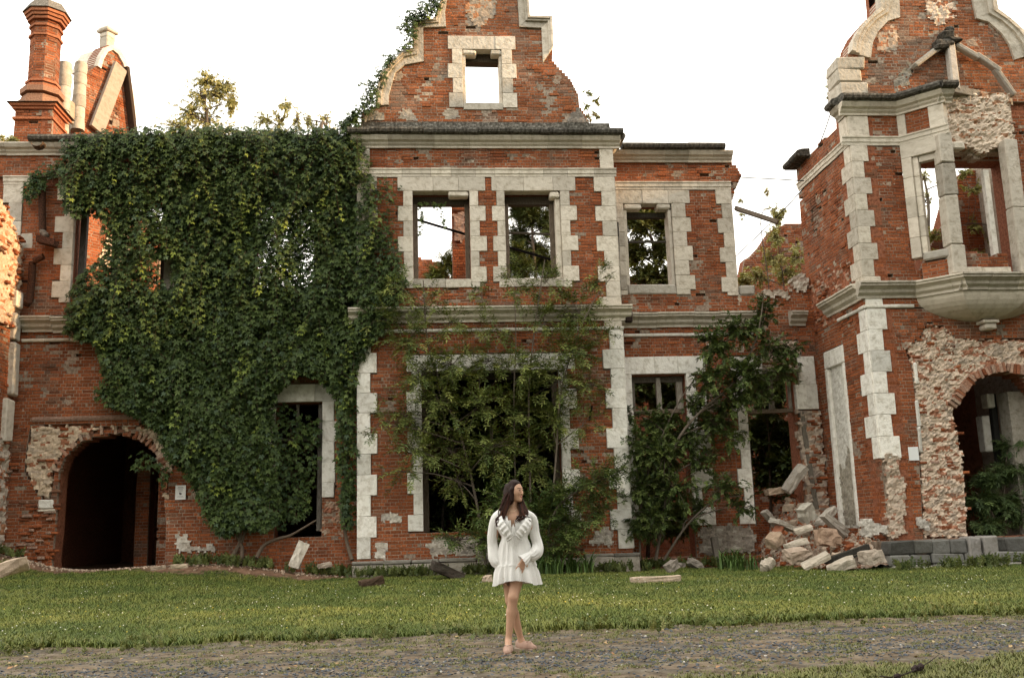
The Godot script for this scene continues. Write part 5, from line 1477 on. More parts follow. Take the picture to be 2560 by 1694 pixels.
func build_ivy() -> void:
	var th := thing("creeper", "dense dark green creeper curtain covering the wing between arch and pavilion", "creeper", Vector3(-5, 0.3, -24.2))
	var lm := creeper_leaf()
	var main := PackedVector2Array()
	for p in [[158, 345], [230, 330], [300, 322], [500, 318], [700, 320], [800, 318], [880, 310], [915, 345], [928, 400], [935, 470], [950, 560], [990, 640], [1005, 700], [985, 770], [930, 850], [893, 915], [888, 960], [886, 1330], [862, 1320], [848, 1180], [842, 1000], [800, 945], [740, 935], [690, 985], [680, 1050], [695, 1100], [690, 1200], [700, 1290], [660, 1330], [610, 1320], [560, 1345], [525, 1310], [500, 1260], [482, 1205], [410, 1130], [400, 1080], [350, 1045], [262, 1010], [240, 990], [262, 940], [250, 870], [205, 850], [165, 835], [165, 790], [180, 720], [235, 660], [262, 632], [258, 545], [215, 538], [180, 548], [160, 520], [150, 430]]:
		main.append(Vector2(p[0], p[1]))
	var hole := PackedVector2Array([Vector2(372, 648), Vector2(430, 648), Vector2(436, 720), Vector2(400, 700)])
	var sparse := PackedVector2Array([Vector2(690, 1000), Vector2(800, 1040), Vector2(790, 1200), Vector2(760, 1300), Vector2(690, 1330)])
	var over := PackedVector2Array()
	for p in [[315, 1130], [345, 1118], [420, 1118], [440, 1200], [415, 1215], [380, 1185], [330, 1170]]: over.append(Vector2(p[0], p[1]))
	var branch := PackedVector2Array()
	for p in [[60, 470], [90, 420], [160, 395], [170, 430], [120, 450], [95, 490], [62, 515]]: branch.append(Vector2(p[0], p[1]))
	var pav := PackedVector2Array()
	for p in [[893, 410], [930, 440], [985, 436], [1020, 440], [990, 480], [985, 560], [1000, 640], [1015, 700], [1000, 780], [940, 850], [893, 880]]: pav.append(Vector2(p[0], p[1]))
	var climb := PackedVector2Array()
	for p in [[840, 335], [860, 285], [895, 255], [905, 215], [930, 165], [975, 128], [1005, 118], [992, 70], [1010, 30], [1050, 10], [1080, -20], [1120, -20], [1105, 20], [1075, 45], [1040, 62], [1032, 125], [1010, 140], [970, 175], [945, 225], [945, 270], [905, 290], [893, 335]]: climb.append(Vector2(p[0], p[1]))
	# [outline, wall z, strand starts, depth, spacing, max length]
	var topp := PackedVector2Array([Vector2(165, 352), Vector2(190, 330), Vector2(300, 318), Vector2(500, 314), Vector2(700, 316), Vector2(870, 312), Vector2(885, 360), Vector2(700, 385), Vector2(300, 390), Vector2(165, 400)])
	var jobs := [[topp, ZL + 0.42, 420, 0.35, 0.055, 0.8, 0.95], [main, ZL + 0.12, 3600, 0.65, 0.062, 1.6, 1.0], [sparse, ZL - 0.1, 130, 0.3, 0.08, 0.7, 0.9], [over, ZL + 0.1, 14, 0.3, 0.07, 0.8, 0.9], [branch, ZL + 0.1, 60, 0.3, 0.06, 0.7, 0.85], [pav, ZC + 0.06, 120, 0.28, 0.06, 1.3, 0.8], [climb, ZC - 0.05, 190, 0.45, 0.05, 0.7, 0.8]]
	var xf := []; var cols := PackedColorArray()
	var stems := MB.new()
	for jb in jobs:
		var pl: PackedVector2Array = jb[0]
		var lo := Vector2(1e9, 1e9); var hi := -lo
		for p in pl:
			lo = lo.min(p); hi = hi.max(p)
		var made := 0
		var tries := 0
		while made < jb[2] and tries < jb[2] * 12:
			tries += 1
			var s := Vector2(rf(lo.x, hi.x), rf(lo.y, hi.y))
			if not Geometry2D.is_point_in_polygon(s, pl): continue
			made += 1
			var p := P(s.x, s.y, jb[1])
			var fringe := rng.randf() < 0.05
			var deep := clampf(nz2.get_noise_2d(p.x * 1.5, p.y * 0.8) * 0.9 + 0.5, 0.0, 1.0)
			var off: float = jb[3] * clampf(deep * (1.0 - 0.6 * rng.randf() * rng.randf()) + 0.04 + (0.25 if fringe else 0.0) + (0.5 * sstep(430.0, 330.0, s.y) * rng.randf() if pl == main else 0.0), 0.02, 1.1)
			var L: float = jb[5] * rf(0.3, 1.0)
			var wid := 0.25 if fringe else 1.1
			var d := Vector3(rf(-wid, wid), -1, 0).normalized()
			var t := 0.0
			var side := 1.0
			var young := fringe
			var path := []
			while t < L:
				var q := Vector3(p.x, p.y, jb[1] + off)
				var pq := pixel(q)
				if not Geometry2D.is_point_in_polygon(pq, pl): break
				if Geometry2D.is_point_in_polygon(pq, hole) and rng.randf() < 0.9: break
				side = -side
				if t == 0.0 or path.size() * 0.3 < t: path.append(q)
				var tip := t / L
				var sz: float = rf(0.06, 0.105) + 0.06 * rng.randf() * rng.randf() * (1.0 - 0.45 * tip * (1.0 if young else 0.5)) * jb[6]
				var b := Basis.from_euler(Vector3(rf(-0.95, -0.05), side * rf(0.0, 0.8) + rf(-0.3, 0.3), side * rf(-0.2, 0.7)))
				xf.append(Transform3D(b.scaled(Vector3.ONE * sz), q + Vector3(side * rf(0.0, 0.09), rf(-0.03, 0.03), rf(0.0, 0.07))))
				var c := Color(0.022, 0.041, 0.011).lerp(Color(0.062, 0.093, 0.020), rng.randf())
				if rng.randf() < 0.07: c = Color(0.05, 0.08, 0.04)
				if young and tip > 0.5: c = c.lerp(Color(0.22, 0.27, 0.04), clampf((tip - 0.5) * 1.6 * rf(0.5, 1.2), 0, 1))
				cols.append(c)
				p += d * jb[4] * rf(0.8, 1.2)
				d.x = clampf(d.x + rf(-0.14, 0.14), -0.9, 0.9)
				off = clampf(off + rf(-0.02, 0.025), 0.02, jb[3] * 1.15)
				t += jb[4]
			if path.size() > 1:
				path.append(p + Vector3(0, 0, 0) if false else path[path.size() - 1] + Vector3(0, -0.1, 0))
				var rad := []
				for i in path.size(): rad.append(lerpf(0.006, 0.002, float(i) / path.size()))
				stems.tube(path, rad, Color(0.12, 0.09, 0.06), 3)
	# the three hundred leaves standing farthest out are parts of their own
	var order := []
	for i in xf.size():
		var q: Transform3D = xf[i]
		order.append([q.origin.z + q.basis.x.length() * 1.5 + (0.0 if q.origin.z > -24.9 else -9.0), i])
	order.sort_custom(func(a, b): return a[0] > b[0])
	var rx := []; var rc := PackedColorArray()
	var tone := {}
	for n in order.size():
		var i: int = order[n][1]
		if n < 300:
			var key := roundi(cols[i].g * 60.0)
			if not tone.has(key):
				var m := M.ivy.duplicate() as StandardMaterial3D
				m.albedo_color = cols[i].linear_to_srgb()
				tone[key] = m
			var o := MeshInstance3D.new()
			o.name = "leaf"
			o.mesh = lm
			o.material_override = tone[key]
			th.add_child(o, true)
			var t3: Transform3D = xf[i]
			t3.origin -= th.position
			o.transform = t3
		else:
			rx.append(xf[i]); rc.append(cols[i])
	multi("foliage", lm, M.ivy, rx, rc, th)
	part("tendrils", stems.mesh(), M.bark, th, "stuff")
	# twisted woody stems at the foot
	for s in [[[572, 1430], [580, 1390], [600, 1350], [598, 1300], [605, 1200], [590, 1050]], [[556, 1436], [585, 1385], [612, 1330], [612, 1280], [640, 1180], [620, 1000]], [[600, 1410], [605, 1370], [590, 1330], [596, 1280], [560, 1150], [540, 950]], [[880, 1400], [868, 1360], [858, 1300], [852, 1240], [868, 1150], [872, 1000]], [[640, 1395], [660, 1362], [700, 1345], [720, 1340], [740, 1330], [790, 1300]]]:
		var pts := []; var rad := []
		for i in s.size():
			var q: Vector3 = P(s[i][0], s[i][1], ZL + (0.55 if i == 0 else 0.35))
			pts.append(q); rad.append(lerpf(0.05, 0.022, i / 5.0))
		var mb := MB.new()
		mb.tube(smooth(pts, 4), smooth_r(rad, 4), Color(0.15, 0.12, 0.09), 7)
		part("woody_stem", mb.mesh(), M.bark, th)

func smooth(pts: Array, k: int) -> Array:
	var out := []
	var n := pts.size()
	for i in n - 1:
		var a: Vector3 = pts[max(i - 1, 0)]; var b: Vector3 = pts[i]; var c: Vector3 = pts[i + 1]; var d: Vector3 = pts[min(i + 2, n - 1)]
		for j in k:
			out.append(b.cubic_interpolate(c, a, d, float(j) / k))
	out.append(pts[n - 1])
	return out
func smooth_r(r: Array, k: int) -> Array:
	var out := []
	for i in r.size() - 1:
		for j in k: out.append(lerpf(r[i], r[i + 1], float(j) / k))
	out.append(r[r.size() - 1])
	return out

# stems: [[points...], base radius]; clumps: [centre, radii, sprigs]
func tree(called: String, label: String, category: String, group: String, stems: Array, clumps: Array, leaf: Mesh, lo: float, hi: float, ca: Color, cb: Color, bark: Color, droop := 0.1, mat: Material = null, dens := 2.0, spread := 1.0) -> Node3D:
	var base: Vector3 = stems[0][0][0]
	var th := thing(called, label, category, base, group)
	var wood := MB.new()
	var all := []
	for s in stems:
		var pts := smooth(s[0], 5)
		var rad := []
		for i in pts.size(): rad.append(lerpf(s[1], s[1] * 0.3, float(i) / pts.size()))
		wood.tube(pts, rad, bark * rf(0.85, 1.15), 7)
		for i in pts.size(): all.append([pts[i], rad[i]])
	var xf := []; var cols := PackedColorArray()
	for c in clumps:
		var ctr: Vector3 = c[0]
		var r: Vector3 = c[1] * spread
		# limb from the nearest lower point of a stem
		var best: Array = all[0]; var bd := 1e9
		for a in all:
			var d: float = (a[0] - ctr).length() + maxf(0.0, a[0].y - ctr.y + r.y * 0.5) * 3.0
			if d < bd:
				bd = d; best = a
		var root: Vector3 = best[0]
		var mid := root.lerp(ctr, 0.55) + Vector3(rf(-0.1, 0.1), 0.12 * bd * 0.5, rf(-0.1, 0.1))
		var r0: float = minf(best[1] * 0.7, 0.035)
		wood.tube(smooth([root, mid, ctr], 4), smooth_r([r0, r0 * 0.7, r0 * 0.4], 4), bark, 5)
		var twigs: int = maxi(3, int(c[2] * dens) / 7)
		for k in twigs:
			var v := Vector3(rng.randfn(), rng.randfn(), rng.randfn()).normalized() * pow(rng.randf(), 0.4)
			var e: Vector3 = ctr + v * r
			var st := ctr.lerp(mid, rf(0.0, 0.35))
			var m2 := st.lerp(e, 0.5) + Vector3(0, 0.08 * r.y, 0)
			var tw := smooth([st, m2, e], 4)
			wood.tube(tw, smooth_r([r0 * 0.35 + 0.002, r0 * 0.2 + 0.002, 0.002], 4), bark, 3)
			for n in 7:
				var t := rf(0.3, 1.0) * (tw.size() - 1)
				var i0 := int(t)
				var q: Vector3 = tw[i0].lerp(tw[mini(i0 + 1, tw.size() - 1)], t - i0)
				var dir := ((e - st).normalized() * 0.6 + Vector3(rng.randfn(), rng.randfn() * 0.7, rng.randfn()) * 0.6 + Vector3(0, -droop * 2.0, 0.1)).normalized()
				var sd := dir.cross(Vector3(rf(-0.4, 0.4), 1, rf(-0.4, 0.4))).normalized()
				var b := Basis(sd, dir, sd.cross(dir))
				var s := rf(lo, hi)
				xf.append(Transform3D(b.scaled(Vector3.ONE * s), q))
				cols.append(ca.lerp(cb, rng.randf() * (1.0 if rng.randf() < 0.4 else 0.7)) * rf(0.85, 1.15))
	part("trunk", wood.mesh(), M.bark, th)
	multi("crown", leaf, mat if mat else M.foliage, xf, cols, th)
	return th

func build_trees() -> void:
	var elder := sprig(3, 0.10, 0.030, 0.07, 21)
	var small := sprig(4, 0.055, 0.034, 0.03, 22)
	var broad := sprig(3, 0.085, 0.055, 0.045, 23)
	var bk := Color(0.17, 0.145, 0.115)
	var ga := Color(0.068, 0.105, 0.025)
	var gb := Color(0.26, 0.285, 0.07)
	# sapling thicket in front of the wide opening
	var zc := -23.35
	var cl := []
	for c in [[1000, 720, 40, 45, 0.25, 50], [955, 800, 40, 45, 0.3, 60], [1060, 760, 45, 55, 0.3, 60], [1020, 850, 60, 50, 0.3, 110], [1130, 800, 40, 40, 0.3, 50], [1200, 740, 30, 40, 0.3, 35], [1290, 720, 40, 60, 0.3, 75], [1240, 820, 60, 40, 0.3, 70], [1370, 700, 30, 50, 0.3, 55], [1360, 800, 50, 50, 0.3, 80], [1450, 780, 50, 60, 0.35, 140], [1500, 700, 25, 40, 0.25, 40], [1430, 870, 60, 50, 0.35, 150], [1500, 850, 30, 50, 0.3, 50], [1130, 910, 60, 50, 0.35, 150], [1050, 940, 60, 50, 0.35, 150], [1220, 900, 60, 45, 0.35, 120], [1310, 920, 60, 50, 0.35, 130], [1400, 950, 60, 50, 0.35, 150], [1480, 960, 40, 40, 0.3, 60], [1010, 1040, 60, 60, 0.35, 110], [940, 1060, 30, 40, 0.25, 25], [1100, 1010, 60, 60, 0.4, 170], [1200, 1010, 60, 60, 0.4, 170], [1300, 1030, 60, 60, 0.4, 160], [1390, 1060, 50, 60, 0.4, 130], [1030, 1130, 50, 60, 0.35, 110], [1120, 1120, 60, 60, 0.4, 160], [1230, 1120, 60, 60, 0.4, 150], [1330, 1140, 60, 60, 0.4, 160], [1000, 1180, 35, 40, 0.25, 30], [1140, 1200, 40, 45, 0.35, 60], [1460, 1060, 40, 50, 0.3, 45]]:
		var p := P(c[0], c[1], zc + rf(-0.35, 0.35))
		cl.append([p, Vector3(c[2] * 0.0098, c[3] * 0.0098, c[4]), c[5]])
	tree("maple_thicket", "tall airy young maple growing through the wide dark ground floor opening", "tree", "", [
		[[P(1215, 1410, -23.4), P(1190, 1250, -23.6), P(1150, 1080, -23.5), P(1110, 980, -23.4), P(1070, 860, -23.3), P(1058, 700, -23.3)], 0.038],
		[[P(1330, 1420, -23.3), P(1325, 1200, -23.5), P(1322, 1000, -23.5), P(1330, 880, -23.35), P(1345, 760, -23.3), P(1362, 650, -23.3)], 0.03],
		[[P(1300, 1420, -23.35), P(1290, 1250, -23.6), P(1285, 1000, -23.4), P(1290, 850, -23.3), P(1285, 720, -23.3)], 0.024],
		[[P(1365, 1415, -23.2), P(1390, 1150, -23.3), P(1400, 1000, -23.2), P(1430, 880, -23.2), P(1480, 760, -23.2), P(1530, 690, -23.2)], 0.026]], cl, elder, 0.8, 1.2, ga, gb, bk, 0.12, null, 1.45, 1.45)
	# lower bush to the right of the woman
	cl = []
	for c in [[1260, 1250, 60, 45, 0.4, 170], [1210, 1290, 40, 30, 0.3, 60], [1400, 1240, 60, 50, 0.4, 240], [1340, 1290, 60, 50, 0.4, 220], [1480, 1210, 60, 45, 0.4, 190], [1430, 1310, 70, 40, 0.4, 230], [1380, 1370, 80, 40, 0.4, 240], [1540, 1180, 40, 35, 0.3, 80], [1500, 1270, 40, 40, 0.3, 90], [1300, 1360, 60, 50, 0.4, 200], [1200, 1350, 50, 50, 0.3, 120], [1130, 1350, 40, 40, 0.3, 60]]:
		cl.append([P(c[0], c[1], -22.9 + rf(-0.3, 0.3)), Vector3(c[2] * 0.0095, c[3] * 0.0095, c[4]), c[5]])
	tree("maple_bush", "leafy maple bush spreading low behind the standing woman", "bush", "", [
		[[P(1380, 1425, -22.9), P(1370, 1340, -23.0), P(1400, 1260, -22.9), P(1480, 1210, -22.8), P(1560, 1170, -22.8)], 0.04],
		[[P(1350, 1425, -22.9), P(1320, 1330, -23.0), P(1280, 1260, -22.9), P(1230, 1220, -22.9)], 0.04]], cl, elder, 0.75, 1.15, Color(0.045, 0.085, 0.022), Color(0.17, 0.21, 0.05), bk, 0.1, null, 1.5, 1.2)
	# arching tree in front of the recessed bay
	cl = []
	for c in [[1790, 860, 60, 50, 0.35, 190], [1850, 820, 50, 50, 0.35, 150], [1910, 790, 45, 50, 0.35, 130], [1930, 870, 60, 45, 0.35, 140], [1980, 880, 40, 35, 0.3, 60], [1960, 930, 50, 35, 0.3, 90], [1860, 930, 70, 45, 0.4, 240], [1780, 950, 55, 50, 0.4, 190], [1900, 980, 55, 35, 0.35, 120], [1840, 1000, 60, 50, 0.4, 180], [1740, 1010, 40, 40, 0.3, 90], [1790, 1060, 60, 50, 0.4, 190], [1720, 1090, 55, 45, 0.4, 170], [1640, 1060, 60, 40, 0.35, 150], [1600, 1120, 50, 50, 0.35, 150], [1660, 1140, 55, 55, 0.4, 200], [1750, 1150, 50, 45, 0.35, 120], [1830, 1090, 50, 40, 0.3, 80], [1570, 1030, 40, 30, 0.3, 50], [1600, 1220, 60, 55, 0.4, 220], [1690, 1220, 60, 50, 0.4, 170], [1800, 1220, 60, 40, 0.35, 110], [1860, 1270, 40, 35, 0.3, 60], [1640, 1300, 60, 50, 0.4, 190], [1740, 1290, 50, 40, 0.35, 80], [1590, 1310, 40, 45, 0.3, 110]]:
		cl.append([P(c[0], c[1], -24.1 + rf(-0.35, 0.35)), Vector3(c[2] * 0.0102, c[3] * 0.0102, c[4]), c[5]])
	tree("arching_maple", "dark leafy maple arching across the recessed bay windows", "tree", "", [
		[[P(1640, 1400, -24.2), P(1665, 1250, -24.2), P(1690, 1110, -24.1), P(1760, 1020, -24.0), P(1830, 960, -24.0), P(1890, 850, -24.0), P(1910, 740, -24.0)], 0.045],
		[[P(1600, 1400, -24.1), P(1605, 1250, -24.2), P(1640, 1130, -24.2), P(1700, 1000, -24.1), P(1790, 880, -24.0)], 0.03],
		[[P(1660, 1400, -24.0), P(1720, 1310, -23.9), P(1790, 1250, -23.9), P(1850, 1240, -23.9)], 0.035]], cl, broad, 0.6, 0.95, Color(0.048, 0.08, 0.024), Color(0.15, 0.19, 0.048), bk, 0.15, null, 2.0, 1.25)
	# undergrowth inside the wide opening and the bay
	for g in [[-29.0, [[1100, 1000], [1200, 1080], [1330, 1000], [1250, 1200], [1120, 1250], [1380, 1150]], 180, "shaded bush growing inside the wide ground floor opening"], [-29.5, [[1620, 960], [1660, 1100], [1610, 1250], [1690, 990], [1680, 1300], [1640, 1180]], 200, "shaded bush growing inside the bay behind the transom lights"], [-29.5, [[1930, 980], [1960, 1080], [1900, 1100], [1930, 1180], [1980, 960], [1990, 1180]], 220, "shaded bush growing inside the bay behind the rubble heap"]]:
		cl = []
		for c in g[1]: cl.append([P(c[0], c[1], g[0] + rf(-0.6, 0.6)), Vector3(1.0, 0.9, 0.7), g[2]])
		var b0 := P(g[1][0][0], 1390, g[0])
		b0.y = 0.1
		tree("shaded_bush", g[3], "bush", "undergrowth inside the ruin", [[[b0, b0 + Vector3(0.1, 1.5, 0), b0 + Vector3(0.2, 3.5, 0)], 0.07]], cl, broad, 1.2, 2.0, Color(0.048, 0.08, 0.024), Color(0.15, 0.19, 0.048), bk, 0.1)
	# fern-like plant in the tower arch
	cl = []
	for c in [[2480, 1190, 60, 25], [2530, 1170, 50, 25], [2450, 1250, 45, 30], [2510, 1250, 55, 30], [2550, 1280, 40, 40], [2470, 1310, 50, 25], [2540, 1110, 40, 30], [2600, 1200, 60, 80]]:
		cl.append([P(c[0], c[1], -22.6 + rf(-0.2, 0.3)), Vector3(c[2] * 0.0095, c[3] * 0.0085, 0.4), 120])
	tree("sumac_bush", "dark feathery bush filling the crumbled tower arch", "bush", "", [[[P(2520, 1345, -22.6), P(2510, 1250, -22.6), P(2520, 1120, -22.7)], 0.04], [[P(2500, 1345, -22.6), P(2480, 1280, -22.5), P(2440, 1230, -22.4)], 0.03]], cl, sprig(5, 0.10, 0.03, 0.04, 31), 0.9, 1.3, Color(0.048, 0.08, 0.03), Color(0.12, 0.17, 0.055), bk, 0.3)
	# trees beyond the ruin
	leafmat("birch", Color(0.6, 0.6, 0.25), 0.7)
	var pa := Color(0.34, 0.34, 0.13); var pb := Color(0.52, 0.48, 0.22)
	var far := [
		["birch_tree", "tall pale birch crown rising above the creeper roofline", -37.0, [[515, 200, 25, 22], [545, 235, 35, 28], [500, 240, 40, 35], [470, 285, 40, 35], [520, 300, 50, 40], [560, 215, 25, 18], [440, 320, 40, 25], [580, 260, 12, 25], [480, 340, 60, 30], [560, 330, 40, 30]], 420, small, 1.3, 2.0, pa, pb],
		["birch_tree", "slender young birch tops feathering above the creeper right of the tall birch", -36.0, [[715, 265, 12, 25], [700, 300, 20, 25], [745, 300, 14, 30], [660, 300, 18, 20], [640, 330, 25, 18], [720, 340, 40, 20], [680, 335, 30, 18]], 170, small, 1.3, 2.0, pa, pb],
		["birch_tree", "low birch sprays beside the ivy clad gable foot", -35.0, [[815, 295, 14, 20], [790, 320, 20, 20], [770, 300, 8, 18], [830, 330, 20, 18]], 120, small, 1.3, 1.9, pa, pb],
		["maple_tree", "leafy tree seen through the first upper pavilion window", -31.0, [[1150, 620, 25, 30], [1120, 660, 35, 35], [1090, 690, 30, 25], [1160, 690, 30, 50]], 300, elder, 0.9, 1.5, Color(0.07, 0.10, 0.025), Color(0.25, 0.27, 0.06)],
		["maple_tree", "dark tree filling the second upper pavilion window", -31.5, [[1330, 540, 40, 35], [1300, 590, 40, 40], [1370, 560, 35, 50], [1340, 630, 60, 50], [1300, 680, 50, 45], [1380, 690, 50, 50], [1330, 500, 25, 25], [1375, 490, 25, 25], [1295, 530, 25, 30], [1390, 530, 25, 40], [1290, 640, 30, 40], [1360, 660, 40, 40]], 420, elder, 1.0, 1.6, Color(0.05, 0.075, 0.022), Color(0.15, 0.18, 0.045)],
		["maple_tree", "dark tree seen through the recessed bay upper window", -32.0, [[1600, 560, 45, 40], [1660, 560, 45, 40], [1590, 630, 45, 45], [1660, 630, 50, 50], [1620, 690, 60, 40], [1680, 700, 40, 40], [1620, 530, 30, 25], [1580, 540, 25, 25], [1690, 590, 25, 50]], 420, broad, 1.1, 1.8, Color(0.06, 0.08, 0.022), Color(0.19, 0.19, 0.045)],
		["willow_bush", "pale wispy bush growing on the collapsed wall top", -28.5, [[1930, 640, 40, 45], [1890, 690, 40, 35], [1960, 680, 45, 40], [2000, 640, 35, 50], [1940, 590, 25, 35], [1990, 700, 45, 30], [1860, 700, 25, 25], [1945, 540, 15, 30]], 100, small, 1.2, 1.8, pa, pb],
		["birch_sapling", "thin birch sapling rooted on the right slope of the gable", -24.3, [[1470, 230, 18, 14], [1490, 250, 16, 16], [1465, 260, 14, 14], [1495, 285, 16, 14], [1475, 295, 16, 12]], 26, small, 0.8, 1.2, pa, Color(0.25, 0.27, 0.08)],
		["birch_sapling", "thin sapling growing behind the tower cornice corner", -23.5, [[2075, 210, 10, 14], [2072, 240, 14, 16], [2085, 265, 10, 14]], 20, small, 0.8, 1.2, pa, Color(0.25, 0.27, 0.08)],
		["birch_sapling", "sparse sapling twigs in the sky gap beside the tower", -27.5, [[1920, 480, 12, 16], [1930, 520, 14, 20], [1850, 500, 12, 20], [1960, 530, 10, 20], [1850, 540, 14, 16]], 14, small, 0.9, 1.3, pa, pb],
		["birch_tree", "leafy twigs at the far left end of the wing cornice", -27.0, [[10, 350, 20, 14], [12, 430, 22, 25], [5, 470, 20, 20], [30, 350, 12, 12]], 60, small, 1.0, 1.6, pa, pb],
		["birch_tree", "speckled pale tree seen through the oriel window", -29.0, [[2310, 440, 30, 20], [2320, 500, 30, 25], [2300, 540, 30, 25], [2370, 460, 30, 25], [2320, 590, 25, 25]], 40, small, 1.0, 1.6, pa, pb],
		["mossy_bush", "yellow green weeds climbing the inner oriel wall", -25.1, [[2335, 590, 25, 25], [2330, 640, 25, 25], [2430, 470, 30, 30], [2440, 560, 30, 30], [2480, 600, 30, 25], [2440, 640, 30, 30], [2410, 430, 20, 14], [2500, 540, 25, 20]], 55, small, 1.0, 1.5, pa, Color(0.26, 0.27, 0.07)],
	]
	for f in far:
		cl = []
		var k := -f[2] as float / FOCAL
		var cx := 0.0
		for c in f[3]:
			cl.append([P(c[0], c[1], f[2] + rf(-0.4, 0.4)), Vector3(c[2] * k, c[3] * k, maxf(c[2], c[3]) * k * 0.8), f[4]])
			cx += c[0]
		cx /= f[3].size()
		var last: Array = f[3][f[3].size() - 1]
		var low := P(cx, last[1] + 20, f[2])
		var foot := low
		foot.y = 6.2 if f[2] > -34.0 else 0.0
		if f[2] > -26.0: foot = P(last[0], last[1] + 22, f[2] + 0.05)
		var top: Vector3 = cl[0][0]
		tree(f[0], f[1], "tree" if not f[0].contains("bush") else "bush", "trees beyond the ruin" if f[2] < -30.0 else "", [[[foot, foot.lerp(low, 0.5) + Vector3(0.1, 0, 0), low, low.lerp(top, 0.6) + Vector3(rf(-0.1, 0.1), 0, 0), top], 0.02 if f[2] > -28.6 else 0.09]], cl, f[5], f[6] * (0.5 if f[2] < -34.0 else 0.62), f[7] * (0.5 if f[2] < -34.0 else 0.62), f[8], f[9], bk, 0.35 if f[5] == small else 0.1, M.birch if f[5] == small else M.foliage, 1.1 if f[2] < -34.0 else 2.0, 1.6 if f[2] < -34.0 else 1.0)
	# sword-leaved clumps at the foot of the ruin
	var bl := [[1300, 1440, 26, 0.75, "clump of long drooping sword leaves right beside the woman"], [1375, 1440, 36, 0.8, "wide clump of sword leaves between woman and right plinth block"], [1450, 1436, 40, 0.8, "clump of sword leaves growing against the right plinth block"], [1830, 1422, 40, 0.75, "clump of sword leaves growing in front of the recessed bay"], [1862, 1425, 24, 0.6, "small clump of sword leaves beside the rubble heap"]]
	for b in bl:
		var g := PG(b[0], b[1], 0.05)
		g.y = gy(g.x, g.z)
		var th := thing("daylily_clump", b[4], "plant", g, "sword leaved clumps along the ruin")
		for i in 3 * b[2] / 2:
			var mb := MB.new()
			var a := rf(0, TAU)
			var d := Vector3(cos(a), 0, sin(a))
			var s := Vector3(-d.z, 0, d.x) * 0.014
			var root := g + Vector3(rf(-0.3, 0.3), 0, rf(-0.15, 0.15))
			var H: float = b[3] * rf(0.6, 1.1)
			var col := Color(0.045, 0.085, 0.022).lerp(Color(0.10, 0.16, 0.04), rng.randf())
			var prev := -1
			for k in 7:
				var t := k / 6.0
				var q := root + d * H * 0.62 * t * t + Vector3(0, H * (t * 1.35 - 0.75 * t * t), 0)
				var w := s * (1.0 - t * t) + s * 0.08
				var nn := (Vector3.UP * (0.3 + t) - d * (1.0 - t)).normalized()
				var kk := mb.vert(q - w, nn, col)
				mb.vert(q + w, nn, col)
				if prev >= 0:
					mb.face(prev, prev + 1, kk + 1); mb.face(prev, kk + 1, kk)
				prev = kk
			part("leaf", mb.mesh(), M.grass, th)

func PN(px: float, py: float, o: Vector3, N: Vector3) -> Vector3:
	var d := ray(px, py)
	return EYE + d * ((o - EYE).dot(N) / d.dot(N))

